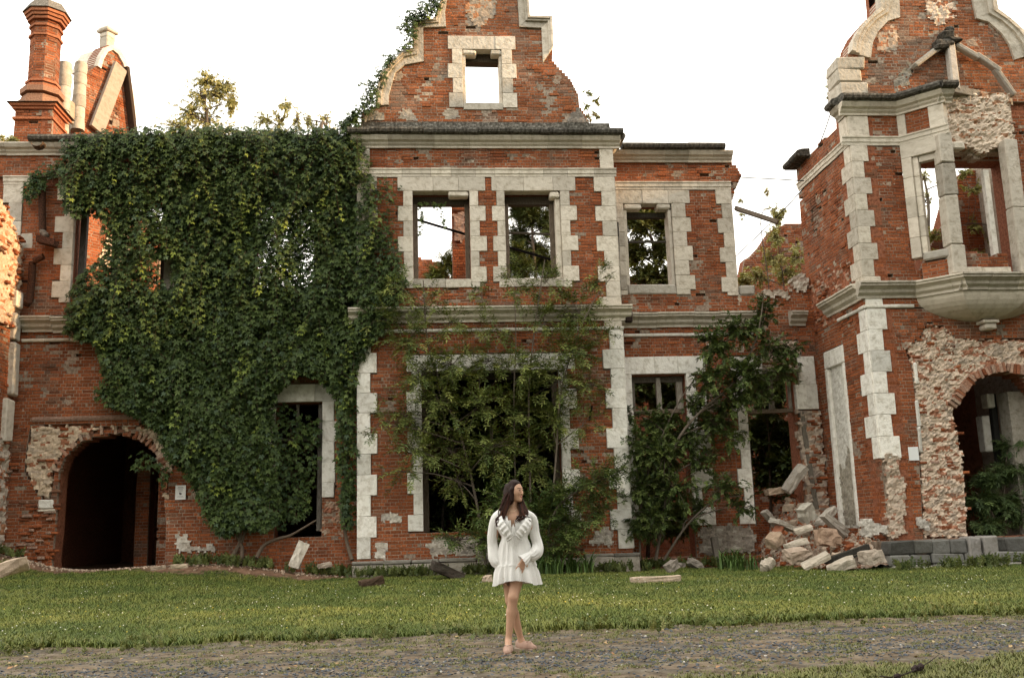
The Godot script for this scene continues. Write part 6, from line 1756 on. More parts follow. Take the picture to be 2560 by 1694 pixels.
func build_behind() -> void:
	# --- octagonal chimney on its square base
	var th := thing("brick_chimney", "sunlit octagonal orange brick chimney on a square base", "chimney", Vector3(-11.2, 12.0, -27.9))
	var zf := -27.5
	var x0 := P(35, 300, zf).x; var x1 := P(129, 300, zf).x
	var yb := 10.8; var yt := 13.42
	for w in [[Vector3(0, 0, zf), Vector3.RIGHT, Vector3.BACK, x0, x1], [Vector3(x1, 0, 0), Vector3.FORWARD, Vector3.RIGHT, -zf, -zf + x1 - x0]]:
		wall(th, w[0], w[1], w[2], [R4(w[3], yb, w[4], yt)], [], [], "brick", 0.05, 0.3)
	var mid := Vector3((x0 + x1) * 0.5, 0, zf - (x1 - x0) * 0.5)
	var hw := (x1 - x0) * 0.5
	var bc := Color(0.44, 0.17, 0.085)
	for s in [[13.05, 13.12, 0.05, bc], [13.36, 13.44, 0.06, bc], [13.44, 13.53, 0.12, bc]]:
		var mb := MB.new()
		mb.box(mid + Vector3(-hw - s[2], s[0], -hw - s[2]), Vector3(2 * (hw + s[2]), 0, 0), Vector3(0, s[1] - s[0], 0), Vector3(0, 0, 2 * (hw + s[2])), s[3])
		part("brick_band", mb.mesh(), M.brick, th)
	var cap := MB.new()
	var t := hw + 0.2
	for k in 4:
		var a := Vector3(-t, 13.53, t).rotated(Vector3.UP, -PI / 2 * k) + mid
		var b := Vector3(t, 13.53, t).rotated(Vector3.UP, -PI / 2 * k) + mid
		var c := Vector3(0.4, 13.68, 0.4).rotated(Vector3.UP, -PI / 2 * k) + mid
		var d := Vector3(-0.4, 13.68, 0.4).rotated(Vector3.UP, -PI / 2 * k) + mid
		cap.quad(a, b, c, d, Color(0.42, 0.41, 0.38))
	cap.quad(Vector3(-t, 13.53, -t) + mid, Vector3(t, 13.53, -t) + mid, Vector3(t, 13.53, t) + mid, Vector3(-t, 13.53, t) + mid, Color(0.3, 0.29, 0.27))
	part("metal_flashing", cap.mesh(), M.rust, th)
	var R := 0.42
	for k in 8:
		var a := PI / 8.0 + PI / 4.0 * k
		var b := a + PI / 4.0
		var pa := mid + Vector3(sin(a), 0, cos(a)) * R
		var pb := mid + Vector3(sin(b), 0, cos(b)) * R
		var U := (pb - pa).normalized()
		var N := U.cross(Vector3.UP)
		if N.dot(EYE - pa) < 0.0: continue
		wall(th, pa, U, N, [R4(0, 13.55, (pb - pa).length(), 16.5)], [], [], "brick", 0.12, 0.25)
	for s in [[13.6, 0.16, 0.62], [13.76, 0.10, 0.56], [13.95, 0.16, 0.60], [14.11, 0.1, 0.52], [14.3, 0.07, 0.48], [15.75, 0.07, 0.47], [16.05, 0.07, 0.47], [16.25, 0.08, 0.52], [16.35, 0.10, 0.57], [16.45, 0.10, 0.62]]:
		var mb := MB.new()
		var pts := PackedVector2Array()
		for k in 8: pts.append(Vector2(sin(PI / 8 + PI / 4 * k), cos(PI / 8 + PI / 4 * k)) * s[2])
		prism(mb, pts, mid + Vector3(0, s[0], 0), Vector3.RIGHT, Vector3.BACK, Vector3(0, s[1], 0), bc.lerp(Color(0.3, 0.24, 0.18), 0.55 if s[0] < 14.0 else 0.1) * rf(0.85, 1.1))
		part("brick_ring", mb.mesh(), M.brick, th)
	var ct := MB.new()
	for k in 8:
		var a := PI / 8.0 + PI / 4.0 * k
		var b := a + PI / 4.0
		ct.quad(mid + Vector3(sin(a) * 0.68, 16.55, cos(a) * 0.68), mid + Vector3(sin(b) * 0.68, 16.55, cos(b) * 0.68), mid + Vector3(sin(b) * 0.5, 16.85, cos(b) * 0.5), mid + Vector3(sin(a) * 0.5, 16.85, cos(a) * 0.5), Color(0.5, 0.48, 0.44))
		ct.tri(mid + Vector3(sin(a) * 0.5, 16.85, cos(a) * 0.5), mid + Vector3(sin(b) * 0.5, 16.85, cos(b) * 0.5), mid + Vector3(0, 16.85, 0), Color(0.4, 0.38, 0.35))
		ct.tri(mid + Vector3(sin(b) * 0.68, 16.55, cos(b) * 0.68), mid + Vector3(sin(a) * 0.68, 16.55, cos(a) * 0.68), mid + Vector3(0, 16.55, 0), Color(0.4, 0.38, 0.35))
	part("metal_cap", ct.mesh(), M.rust, th)
	lay_bricks(th)
	# --- scrolled gable standing behind the wing, seen obliquely
	var gb := thing("scrolled_gable_wall", "sunlit round topped brick gable with stone coping behind the chimney", "wall", Vector3(-10.5, 11, -30))
	var o := P(175, 345, -29.2)
	o.y = 0
	var U := Vector3(0.5, 0, -0.8660254)
	var N := U.cross(Vector3.UP)
	var pts := PackedVector2Array()
	for p in [[168, 400], [180, 290], [214, 265], [216, 180], [240, 165], [248, 140], [262, 118], [280, 112], [298, 125], [312, 150], [322, 190], [331, 240], [337, 300], [346, 400]]:
		var q := PN(p[0], p[1], o, N)
		pts.append(Vector2((q - o).dot(U), q.y))
	var nob := []
	var inr := PackedVector2Array()
	for p in [[249, 172], [255, 150], [266, 130], [279, 125], [292, 136], [305, 160], [315, 195], [324, 243], [331, 300]]:
		var q := PN(p[0], p[1], o, N)
		inr.append(Vector2((q - o).dot(U), q.y))
	var outr := PackedVector2Array()
	for i in range(4, 13): outr.append(pts[i])
	for i in outr.size() - 1:
		var mb := MB.new()
		var q4 := PackedVector2Array([outr[i], outr[i + 1], inr[i + 1], inr[i]])
		nob.append(q4)
		prism(mb, q4, o - N * (1.1 if i < 3 else 0.4), U, Vector3.UP, N * ((1.1 if i < 3 else 0.4) + 0.06), stone_col(C_STONE))
		part("coping_stone", mb.mesh(), M.stone, gb)
	wall(gb, o, U, N, [pts], [], nob, "brick", 0.15, 0.5)
	var fin := PN(268, 92, o - N * 0.4, N)
	for s in [[-0.35, 0.28, 0.17], [0.28, 0.46, 0.17], [0.46, 0.56, 0.25], [0.56, 0.64, 0.2]]:
		var mb := MB.new()
		block(mb, fin + Vector3(0, -0.35 + (s[0] + s[1]) * 0.5, 0), U * s[2], Vector3.UP * (s[1] - s[0]) * 0.5, N * s[2], 0.02, 0.012, stone_col(C_STONE * 0.9))
		part("finial_stone", mb.mesh(), M.stone, gb)
	var rod := MB.new()
	rod.tube([fin + Vector3(0, 0.25, 0), PN(291, 8, o - N * 0.4, N)], [0.012, 0.008], Color(0.35, 0.34, 0.32), 5)
	part("iron_rod", rod.mesh(), M.rust, gb)
	for c in [[163, 158, 345, 0.2], [202, 158, 330, 0.19]]:
		var a := PN(c[0], c[1], o + N * 0.25, N)
		var b := PN(c[0], c[2], o + N * 0.25, N)
		var n := 6
		for k in n:
			var mb := MB.new()
			var ya := lerpf(a.y, b.y, float(k) / n); var yc := lerpf(a.y, b.y, float(k + 1) / n)
			mb.tube([Vector3(a.x, yc + 0.01, a.z), Vector3(a.x, (ya + yc) * 0.5, a.z), Vector3(a.x, ya, a.z)], [c[3] * rf(0.9, 1.05), c[3] * rf(0.97, 1.08), c[3] * rf(0.9, 1.02)], stone_col(C_STONE * 0.75), 10)
			part("column_drum", mb.mesh(), M.stone, gb)
	beam(gb, "roof_scar_slab", PN(240, 325, o + N * 0.15, N), PN(300, 166, o + N * 0.15, N), 0.5, 0.12, Color(0.36, 0.31, 0.26), M.stone, N)
	beam(gb, "roof_scar_slab", PN(312, 168, o + N * 0.1, N), PN(333, 345, o + N * 0.1, N), 0.12, 0.3, Color(0.08, 0.055, 0.04), M.wood, N)
	beam(gb, "roof_scar_slab", PN(168, 300, o + N * 0.25, N), PN(186, 262, o + N * 0.25, N), 0.4, 0.1, Color(0.40, 0.33, 0.26), M.stone, N)
	lay_bricks(gb)
	# --- rear wall of the house, broken to steps
	var rw := thing("rear_ruin_wall", "stepped broken brick rear wall glowing beyond the missing window", "wall", Vector3(6, 0, -33))
	var rp := poly([880, 1420, 880, 660, 1040, 640, 1055, 646, 1078, 650, 1100, 655, 1130, 700, 1300, 705, 1560, 690, 1700, 690, 1855, 690, 1862, 650, 1880, 640, 1905, 612, 1930, 575, 1965, 560, 2045, 553, 2230, 600, 2560, 640, 2900, 700, 2900, 1420], -33.0)
	for i in rp.size(): rp[i].y = maxf(rp[i].y, 0.0)
	wall(rw, Vector3(0, 0, -33.0), Vector3.RIGHT, Vector3.BACK, [rp], [], [], "brick", 0.4, 0.6)
	lay_bricks(rw)
	var lw := thing("inner_cross_wall", "sunlit patchy brick inner wall seen through the left upper window", "wall", Vector3(-8.8, 6, -28))
	var lo := P(196, 600, -27.5)
	lo.y = 0
	var LU := Vector3(0.6, 0, -0.8)
	var LN := LU.cross(Vector3.UP)
	wall(lw, lo, LU, LN, [PV([-1.2, 6.2, 4.2, 6.2, 4.2, 9.0, 3.0, 10.2, 1.5, 10.8, -1.2, 10.6])], [], [], "brick", 0.3, 0.5)
	rough_face(lw, "plaster", lo, LU, LN, PV([0.6, 9.0, 1.2, 8.6, 1.7, 9.4, 1.6, 10.2, 0.9, 10.0]), 0.07, 0.02, 0.02, [Color(0.7, 0.6, 0.48), Color(0.72, 0.62, 0.5), Color(0.6, 0.48, 0.36)], 2.0)
	lay_bricks(lw)
	# brick flue standing inside, seen through the first upper window
	var fl := thing("inner_flue", "rust brown brick flue standing behind the first upper pavilion window", "chimney", P(1146, 700, -28.5))
	var f0 := P(1130, 560, -28.5); var f1 := P(1166, 560, -28.5)
	wall(fl, Vector3(0, 0, -28.5), Vector3.RIGHT, Vector3.BACK, [R4(f0.x, 6.2, f1.x, 12.2)], [], [R4(f0.x, 9.6, f1.x, 10.6)], "brick", 0.3, 0.45)
	rough_face(fl, "plaster", Vector3(0, 0, -28.5), Vector3.RIGHT, Vector3.BACK, R4(f0.x, 9.6, f1.x, 10.6), 0.06, 0.01, 0.0, [Color(0.36, 0.26, 0.22), Color(0.42, 0.3, 0.25), Color(0.3, 0.2, 0.16)], 2.0)
	lay_bricks(fl)
	for s in [[1056, 553, 1166, 586, 0.06, "dark iron bar slanting behind the first upper pavilion window"], [1272, 618, 1400, 655, 0.06, "dark iron bar sloping behind the second upper pavilion window"]]:
		var b := thing("iron_bar", s[5], "bar", P(s[0], s[1], -25.6))
		beam(b, "bar", P(s[0] - 30, s[1] - 9, -25.6), P(s[2] + 60, s[3] + 18, -25.4), s[4], s[4], Color(0.025, 0.025, 0.025), M.rust)
	# --- tall trees round the courtyard, behind and to the right of the photographer, that shade the ruin
	var big := sprig(3, 0.62, 0.42, 0.4, 41)
	var spots := [[30, -27, 17], [29, -15, 17], [34, -20, 18], [26, -4, 20], [30, 6, 26], [20, 13, 27], [10, 17, 26], [0, 18, 26], [-11, 17, 26], [-22, 12, 25]]
	for i in spots.size():
		var s: Array = spots[i]
		var cl := []
		for k in 20:
			var a := rf(0, TAU)
			var hgt: float = s[2] * rf(0.08, 0.92)
			var wid: float = 4.2 * (1.15 - absf(hgt / s[2] - 0.45))
			cl.append([Vector3(s[0] + cos(a) * wid * rf(0.2, 1.0), hgt, s[1] + sin(a) * wid * rf(0.2, 1.0)), Vector3(2.4, 2.0, 2.4), 120])
		tree("courtyard_tree", "tall leafy tree standing round the courtyard outside the view", "tree", "courtyard trees", [[[Vector3(s[0], 0, s[1]), Vector3(s[0] + 0.3, s[2] * 0.4, s[1]), Vector3(s[0], s[2] * 0.95, s[1])], 0.35]], cl, big, 1.0, 1.5, Color(0.05, 0.085, 0.025), Color(0.09, 0.13, 0.035), Color(0.13, 0.11, 0.09), 0.1, null, 1.0)

func heap(x: float, z: float) -> float:
	var d := Vector2((x - 9.35) / 1.15, (z + 25.0) / 2.2)
	var h := 1.75 * maxf(0.0, 1.0 - d.length()) + 0.75 * exp(-pow((x - 9.9) / 0.95, 2.0) - pow((z + 22.4) / 1.3, 2.0))
	return gy(x, z) - 0.06 + h + nz.get_noise_2d(x * 2.2, z * 2.2) * 0.10 * minf(1.0, h * 3.0)
# a broken stone: a box rounded and chipped by noise, flat faces
func chunk(ctr: Vector3, sz: Vector3, rot: Vector3, col: Color, rough: float) -> MB:
	var mb := MB.new()
	var b := Basis.from_euler(rot)
	var off := Vector3(rf(-50, 50), rf(-50, 50), rf(-50, 50))
	var n := 4
	var cut := Vector3(rf(-1, 1), rf(-1, 1), rf(-1, 1)).normalized()
	var ax := [Vector3.RIGHT, Vector3.UP, Vector3.BACK]
	var m := minf(sz.x, minf(sz.y, sz.z))
	for f in 6:
		var w: Vector3 = ax[f % 3] * (1.0 if f < 3 else -1.0)
		var u: Vector3 = ax[(f + 1) % 3]
		var v: Vector3 = w.cross(u)
		var g := []
		for j in n + 1:
			for i in n + 1:
				var p := w + u * (2.0 * i / n - 1.0) + v * (2.0 * j / n - 1.0)
				var q := p.lerp(p.normalized() * 1.25, 0.07)
				var over := q.dot(cut) - 1.0
				if over > 0.0: q -= cut * over * 0.9
				q = q * sz * 0.5
				q += (p.normalized()) * (nz2.get_noise_3dv(q * 5.0 + off) * m * 0.24 + nz.get_noise_3dv(q * 19.0 + off) * m * 0.14)
				g.append(ctr + b * q)
		for j in n:
			for i in n:
				var a := j * (n + 1) + i
				var c := col * rf(0.86, 1.12)
				mb.tri(g[a], g[a + 1], g[a + n + 2], c)
				mb.tri(g[a], g[a + n + 2], g[a + n + 1], c)
	return mb
func build_rubble() -> void:
	# the body of the heap
	var mb := MB.new()
	var nx := 56; var n2 := 64
	for j in n2 + 1:
		for i in nx + 1:
			var x := 7.9 + 3.0 * i / nx
			var z := -27.0 + 6.2 * j / n2
			var c := Color(0.30, 0.22, 0.17).lerp(Color(0.42, 0.34, 0.27), rng.randf())
			if rng.randf() < 0.25: c = Color(0.28, 0.13, 0.085)
			mb.vert(Vector3(x, heap(x, z) + rf(-0.03, 0.03), z), Vector3(rf(-0.5, 0.5), 1, rf(-0.1, 0.6)).normalized(), c * rf(0.8, 1.15))
	for j in n2:
		for i in nx:
			var a := j * (nx + 1) + i
			mb.face(a, a + nx + 1, a + nx + 2); mb.face(a, a + nx + 2, a + 1)
	tag(part("rubble_heap", mb.mesh(), M.rubble, self), "heap of crumbled mortar and brick between bay and tower", "rubble", "", "stuff")
	# larger pieces one can tell apart: px, py, size, turn, colour, name, label
	var st := Color(0.50, 0.45, 0.38); var gr := Color(0.40, 0.37, 0.33); var br := Color(0.34, 0.14, 0.085)
	var big := [
		[1988, 1196, -24.55, 0.80, 0.20, 0.3, 0.1, 0.95, gr * 1.15, "long pale dressed stone tilted steeply against the window post"],
		[1960, 1312, -23.0, 0.62, 0.12, 0.42, 0.3, -0.38, gr, "flat grey slab tilted left in the middle of the heap"],
		[2008, 1322, -22.7, 0.42, 0.09, 0.36, -0.2, 0.2, st * 1.15, "bright cream slab with white paint flakes in the heap"],
		[2088, 1310, -22.6, 0.75, 0.17, 0.22, 0.2, -0.72, gr, "long grey stone bar sloping down to the plinth"],
		[2064, 1290, -23.2, 0.62, 0.15, 0.3, 0.3, 0.55, gr * 1.1, "split slab leaning against the tower side wall"],
		[2016, 1282, -23.4, 0.34, 0.36, 0.28, 0.5, 0.5, Color(0.44, 0.42, 0.37), "upright greenish grey stone near the top of the heap"],
		[2068, 1342, -22.1, 0.5, 0.36, 0.34, 0.1, -0.03, Color(0.38, 0.27, 0.2), "big lump of brick and mortar in the heap"],
		[1992, 1358, -22.1, 0.52, 0.12, 0.3, 0.2, 0.26, st, "rounded pale moulding piece lying on the heap front"],
		[1938, 1350, -22.5, 0.34, 0.26, 0.3, 0.6, 0.5, Color(0.36, 0.27, 0.2), "brown broken block on the left of the heap"],
		[1996, 1386, -21.6, 0.56, 0.26, 0.36, 0.25, 0.12, Color(0.46, 0.37, 0.3), "rough masonry lump at the foot of the heap"],
		[2040, 1402, -21.1, 0.62, 0.13, 0.36, -0.2, 0.42, st, "long tan slab tilted on the grass at the heap foot"],
		[2104, 1412, -20.75, 0.58, 0.17, 0.42, -0.4, 0.3, st * 1.05, "tan slab lying on the grass in front of the plinth"],
		[2180, 1392, -20.55, 0.46, 0.26, 0.34, 0.2, 0.1, Color(0.44, 0.38, 0.32), "squarish sandy block against the plinth"],
		[1920, 1412, -21.2, 0.26, 0.22, 0.24, 0.7, 0.6, st * 0.9, "pale cube of stone at the heap's grassy left foot"],
		[1945, 1328, -22.9, 0.28, 0.12, 0.3, 0.3, 0.9, br, "dark red brick lump wedged on end in the heap"],
		[1930, 1300, -23.4, 0.62, 0.1, 0.2, 0.4, -0.8, Color(0.3, 0.27, 0.24), "thin grey stone strip sloping down the heap's left side"],
		[2044, 1212, -25.2, 0.3, 0.28, 0.28, 0.3, 0.6, gr * 1.1, "grey stone lodged behind the leaning window post"],
		[1938, 1228, -24.9, 0.5, 0.16, 0.3, 0.1, 0.1, Color(0.44, 0.34, 0.26), "tan slab on the crest of the heap inside the window"],
	]
	for b in big:
		var p := P(b[0], b[1], b[2])
		var m := chunk(p, Vector3(b[3], b[4], b[5]), Vector3(rf(-0.15, 0.25), b[6], b[7]), b[8] * rf(0.95, 1.05), 0.022)
		var o := part("rubble_block", m.mesh(), M.rubble, self)
		tag(o, b[9], "stone", "fallen stones of the rubble heap")
	# loose bricks and lumps, one by one
	for i in 110:
		var x := rf(8.3, 10.6)
		var z := rf(-25.6, -21.2)
		if pixel(Vector3(x, heap(x, z), z)).x < 1880: continue
		var isb := rng.randf() < 0.58
		var sz := Vector3(rf(0.14, 0.25), rf(0.06, 0.09), rf(0.1, 0.13)) if isb else Vector3(rf(0.12, 0.3), rf(0.08, 0.18), rf(0.1, 0.24))
		var c := brick_col(PAL.brick, Vector3(x, 0, z)) if isb else Color(0.46, 0.37, 0.29) * rf(0.7, 1.25)
		var o := part("loose_brick" if isb else "rubble_stone", chunk(Vector3(x, heap(x, z) + sz.y * 0.3, z), sz, Vector3(rf(-0.6, 0.6), rf(0, TAU), rf(-0.6, 0.6)), c, 0.012 if isb else 0.03).mesh(), M.brick if isb else M.rubble, self)
		var lit := ["dark", "dull", "bright"][clampi(int((c.r + c.g) * (7.5 if isb else 3.6)) - 1, 0, 2)] as String
		var wh := "crest" if z < -24.4 else ("upper slope" if z < -23.4 else ("middle" if z < -22.3 else "grassy foot"))
		var by := "near the bay" if x < 9.1 else ("near the tower" if x > 9.9 else "below the leaning post")
		tag(o, "%s %s on the heap %s %s" % [lit, ("long red brick" if sz.x > 0.2 else "broken red brick end") if isb else ("flat stone lump" if sz.y < 0.12 else "chunky stone lump"), wh, by], "brick" if isb else "stone", "loose bricks on the heap" if isb else "small stones on the heap")
	# crumbs
	var xf := []; var cc := PackedColorArray()
	for i in 5200:
		var x := rf(8.1, 10.7)
		var z := rf(-26.0, -20.9)
		var h := heap(x, z) - gy(x, z)
		if h < 0.0 and rng.randf() < 0.8: continue
		var s := rf(0.015, 0.06)
		xf.append(Transform3D(Basis.from_euler(Vector3(rf(0, TAU), rf(0, TAU), rf(0, TAU))).scaled_local(Vector3(s, s * rf(0.6, 1.0), s * rf(0.6, 1.2))), Vector3(x, heap(x, z) + 0.01, z)))
		cc.append(brick_col(PAL.brick, Vector3(x, 0, z)) if rng.randf() < 0.45 else Color(0.46, 0.38, 0.31) * rf(0.6, 1.2))
	tag(multi("rubble_crumbs", pebble_mesh(15), M.rubble, xf, cc, self), "fine crumbs of mortar and brick over the heap", "rubble")
	# timber in the heap
	for s in [[2062, 1404, -21.3, 2172, 1366, -21.2, 0.16, 0.12, "dark rotten beam lying across the heap foot by the plinth"], [2078, 1410, -21.1, 2178, 1378, -21.05, 0.06, 0.05, "thin dark batten lying below the rotten beam"]]:
		var t := thing("fallen_beam", s[8], "beam", P(s[0], s[1], s[2]))
		beam(t, "timber", P(s[0], s[1], s[2]), P(s[3], s[4], s[5]), s[6], s[7], Color(0.07, 0.065, 0.055), M.wood)
	# single stones on the grass: base pixel, size
	var one := [
		[746, 1416, 0.62, 0.26, 0.14, 1.15, 0.1, Color(0.60, 0.56, 0.50), "white painted stone leaning upright against the earth bank"],
		[738, 1396, 0.22, 0.10, 0.08, 1.4, 0.4, Color(0.5, 0.46, 0.41), "small white stone stuck upright behind the leaning stone"],
		[1640, 1458, 0.92, 0.14, 0.3, 0.02, 0.1, Color(0.52, 0.42, 0.33), "long flat tan stone lying alone on the lawn"],
		[1218, 1458, 0.2, 0.15, 0.16, 0.2, 0.4, Color(0.50, 0.40, 0.32), "small pinkish stone on the grass left of the woman"],
		[1118, 1450, 0.72, 0.2, 0.4, -0.42, 0.2, Color(0.06, 0.05, 0.042), "dark charred slab tilted in the grass near the plinth"],
		[928, 1468, 0.46, 0.16, 0.28, 0.22, 0.3, Color(0.075, 0.05, 0.035), "dark brown lump half sunk in the lawn"],
		[22, 1440, 0.36, 0.15, 0.26, 0.25, 0.5, Color(0.5, 0.4, 0.31), "sandy stone on the earth mound at far left"],
		[1205, 1433, 0.12, 0.1, 0.1, 0.2, 0.4, Color(0.45, 0.42, 0.34), "fist sized pale stone near the tilted dark slab"],
		[448, 1420, 0.36, 0.09, 0.12, 0.03, 0.1, Color(0.52, 0.42, 0.32), "short round stone bar lying at the archway foot"],
		[395, 1424, 0.3, 0.06, 0.14, 0.1, 0.3, Color(0.34, 0.27, 0.21), "flat stone lying in the archway threshold"],
		[1680, 1430, 0.3, 0.2, 0.2, 0.5, 0.3, Color(0.28, 0.25, 0.22), "grey block leaning at the bay window foot"],
		[1740, 1424, 0.4, 0.16, 0.2, -0.5, 0.3, Color(0.30, 0.27, 0.24), "grey slab tilted below the recessed bay pier"],
		[1700, 1422, 0.25, 0.14, 0.2, 0.1, 0.9, Color(0.34, 0.31, 0.28), "pale grey rock between the two bay blocks"],
		[810, 1418, 0.32, 0.1, 0.2, 0.12, 0.3, Color(0.42, 0.36, 0.3), "low sandy stone left of the pavilion plinth"],
	]
	for s in one:
		var g := PG(s[0], s[1], 0.1)
		if g.z < -24.3: g = P(s[0], s[1], -23.9)
		g = PG(s[0], s[1], gy(g.x, g.z))
		if g.z < -24.3: g = P(s[0], s[1], -23.9)
		var hh: float = absf(sin(s[5])) * s[2] * 0.5 + cos(s[5]) * s[3] * 0.5
		var o := part("fallen_stone", chunk(g + Vector3(0, hh * 0.8, 0), Vector3(s[2], s[3], s[4]), Vector3(rf(-0.1, 0.1), s[6], s[5]), s[7], 0.03).mesh(), M.rubble, self)
		tag(o, s[8], "stone", "single stones lying by the ruin")
	# scatter of crumbs along the wall foot
	xf = []; cc = PackedColorArray()
	for i in 900:
		var x := rf(-10.0, -1.9)
		var z := -24.35 + absf(rng.randfn()) * 0.35
		var s := rf(0.012, 0.045)
		xf.append(Transform3D(Basis.from_euler(Vector3(rf(0, TAU), rf(0, TAU), rf(0, TAU))).scaled_local(Vector3(s, s * 0.8, s)), Vector3(x, gy(x, z) + 0.01, z)))
		cc.append(Color(0.46, 0.36, 0.28) * rf(0.6, 1.25))
	tag(multi("wall_foot_crumbs", pebble_mesh(16), M.rubble, xf, cc, self), "crumbs of stone along the foot of the left wing", "rubble")

func pipe(th: Node, called: String, pts: Array, r: float, col: Color) -> void:
	var mb := MB.new()
	var rad := []
	for p in pts: rad.append(r)
	mb.tube(pts, rad, col, 10)
	part(called, mb.mesh(), M.rust, th)
func build_small() -> void:
	var rust := Color(0.17, 0.075, 0.045)
	var zp := ZL + 0.16
	var dp := thing("broken_downpipe", "rusty broken downpipe with open hopper on the left brick pier", "pipe", P(100, 720, zp))
	pipe(dp, "upper_pipe", [P(105, 448, zp), P(104, 520, zp), P(106, 580, zp), P(112, 592, zp + 0.08)], 0.085, rust)
	pipe(dp, "pipe_elbow", [P(104, 578, zp + 0.02), P(116, 590, zp + 0.16)], 0.075, Color(0.42, 0.36, 0.3))
	pipe(dp, "pipe_elbow", [P(108, 640, zp + 0.08), P(84, 652, zp + 0.06)], 0.08, rust * 1.3)
	pipe(dp, "lower_pipe", [P(80, 655, zp), P(78, 700, zp), P(73, 752, zp), P(66, 760, zp + 0.1)], 0.085, rust)
	var hb := MB.new()
	var ha := P(98, 597, zp); var hd := P(142, 608, zp)
	var u := (hd - ha)
	var un := u.normalized()
	for s in [[0.0, 0.02], [0.26, 0.02]]:
		hb.box(ha + Vector3(0, -0.1, s[0] - 0.05), u, Vector3(0, 0.15, 0).rotated(Vector3.BACK, -0.15), Vector3(0, 0, s[1]), rust * 1.2)
	hb.box(ha + Vector3(0, -0.12, -0.05), u, Vector3(0, 0.02, 0), Vector3(0, 0, 0.28), rust)
	hb.box(ha + Vector3(0, -0.1, -0.05), un * 0.02, Vector3(0, 0.14, 0), Vector3(0, 0, 0.28), rust)
	part("hopper", hb.mesh(), M.rust, dp)
	beam(dp, "pipe_bracket", P(38, 702, zp - 0.1), P(72, 703, zp), 0.04, 0.06, rust * 0.5, M.rust)
	# bent sheet spout on the cornice
	var sp := thing("metal_spout", "rusty bent metal spout hanging on the left wing cornice", "spout", P(95, 370, ZL + 0.5))
	var sm := MB.new()
	var pts := []
	for k in 7:
		var a := PI * k / 6.0
		pts.append(Vector2(cos(a) * 0.16, -sin(a) * 0.14))
	var so := P(98, 362, ZL + 0.35)
	for k in 6:
		var a: Vector2 = pts[k]; var b: Vector2 = pts[k + 1]
		var d := Vector3(0.05, -0.03, 0.32)
		sm.quad(so + Vector3(a.x, a.y, 0), so + Vector3(b.x, b.y, 0), so + d + Vector3(b.x * 0.9, b.y * 0.9, 0), so + d + Vector3(a.x * 0.9, a.y * 0.9, 0), Color(0.36, 0.24, 0.17))
		sm.quad(so + Vector3(b.x, b.y - 0.008, 0), so + Vector3(a.x, a.y - 0.008, 0), so + d + Vector3(a.x * 0.9, a.y * 0.9 - 0.008, 0), so + d + Vector3(b.x * 0.9, b.y * 0.9 - 0.008, 0), Color(0.30, 0.2, 0.14))
	part("sheet", sm.mesh(), M.rust, sp)
	# downpipe in the corner beside the pavilion
	var cp := thing("corner_downpipe", "thin black downpipe with rusted hopper in the pavilion corner", "pipe", P(1560, 900, ZC + 0.0))
	var zq := -24.3
	pipe(cp, "pipe", [P(1544, 556, zq), P(1547, 650, zq), P(1552, 755, zq)], 0.028, Color(0.05, 0.04, 0.035))
	pipe(cp, "pipe", [P(1558, 830, zq + 0.2), P(1560, 900, zq + 0.2), P(1562, 945, zq + 0.2)], 0.022, Color(0.04, 0.035, 0.03))
	var hm := MB.new()
	block(hm, P(1572, 792, zq + 0.3), Vector3(0.09, 0, 0), Vector3(0, 0.15, 0), Vector3(0, 0, 0.09), 0.03, 0.01, Color(0.09, 0.055, 0.045))
	part("hopper", hm.mesh(), M.rust, cp)
	# cables
	var cb := [[[1848, 443, -25.0], [1930, 447, -24.0], [2010, 452, -22.9], "dark cable stretched from bay wall to tower side"], [[2010, 470, -23.5], [1940, 545, -25.2], [1840, 640, -27.0], "dark cable slanting from tower down through the gap"], [[2092, 235, -22.4], [2065, 320, -22.9], [2045, 372, -23.4], "dark cable dropping from the tower cornice"]]
	for c in cb:
		var mb := MB.new()
		var pp := []
		for k in 3: pp.append(P(c[k][0], c[k][1], c[k][2]))
		mb.tube(smooth(pp, 5), smooth_r([0.014, 0.014, 0.014], 5), Color(0.02, 0.025, 0.02), 5)
		tag(part("cable", mb.mesh(), M.rust, self), c[3], "cable", "cables at the tower")
	# twig in the near grass
	var tw := MB.new()
	var g := []
	for p in [[2200, 1690], [2235, 1692], [2270, 1682], [2300, 1668], [2330, 1650], [2352, 1632]]:
		var q := PG(p[0], p[1], 0.06)
		g.append(q)
	tw.tube(smooth(g, 3), smooth_r([0.006, 0.006, 0.006, 0.005, 0.004, 0.002], 3), Color(0.05, 0.04, 0.035), 5)
	for p in [[2302, 1667], [2290, 1672], [2245, 1690]]:
		var q := PG(p[0], p[1], 0.06)
		block(tw, q, Vector3(0.022, 0.01, 0), Vector3(-0.01, 0.022, 0).normalized() * 0.02, Vector3(0, 0, 0.02), 0.008, 0.006, Color(0.04, 0.03, 0.028))
	tag(part("dead_twig", tw.mesh(), M.bark, self), "dark dead twig lying in the near grass strip", "twig")
	# hanging creeper in the first upper window
	var hv := thing("hanging_vine", "creeper sprays hanging inside the first upper pavilion window", "vine", P(1050, 510, ZC - 0.3))
	var xf := []; var cc := PackedColorArray()
	var vm := MB.new()
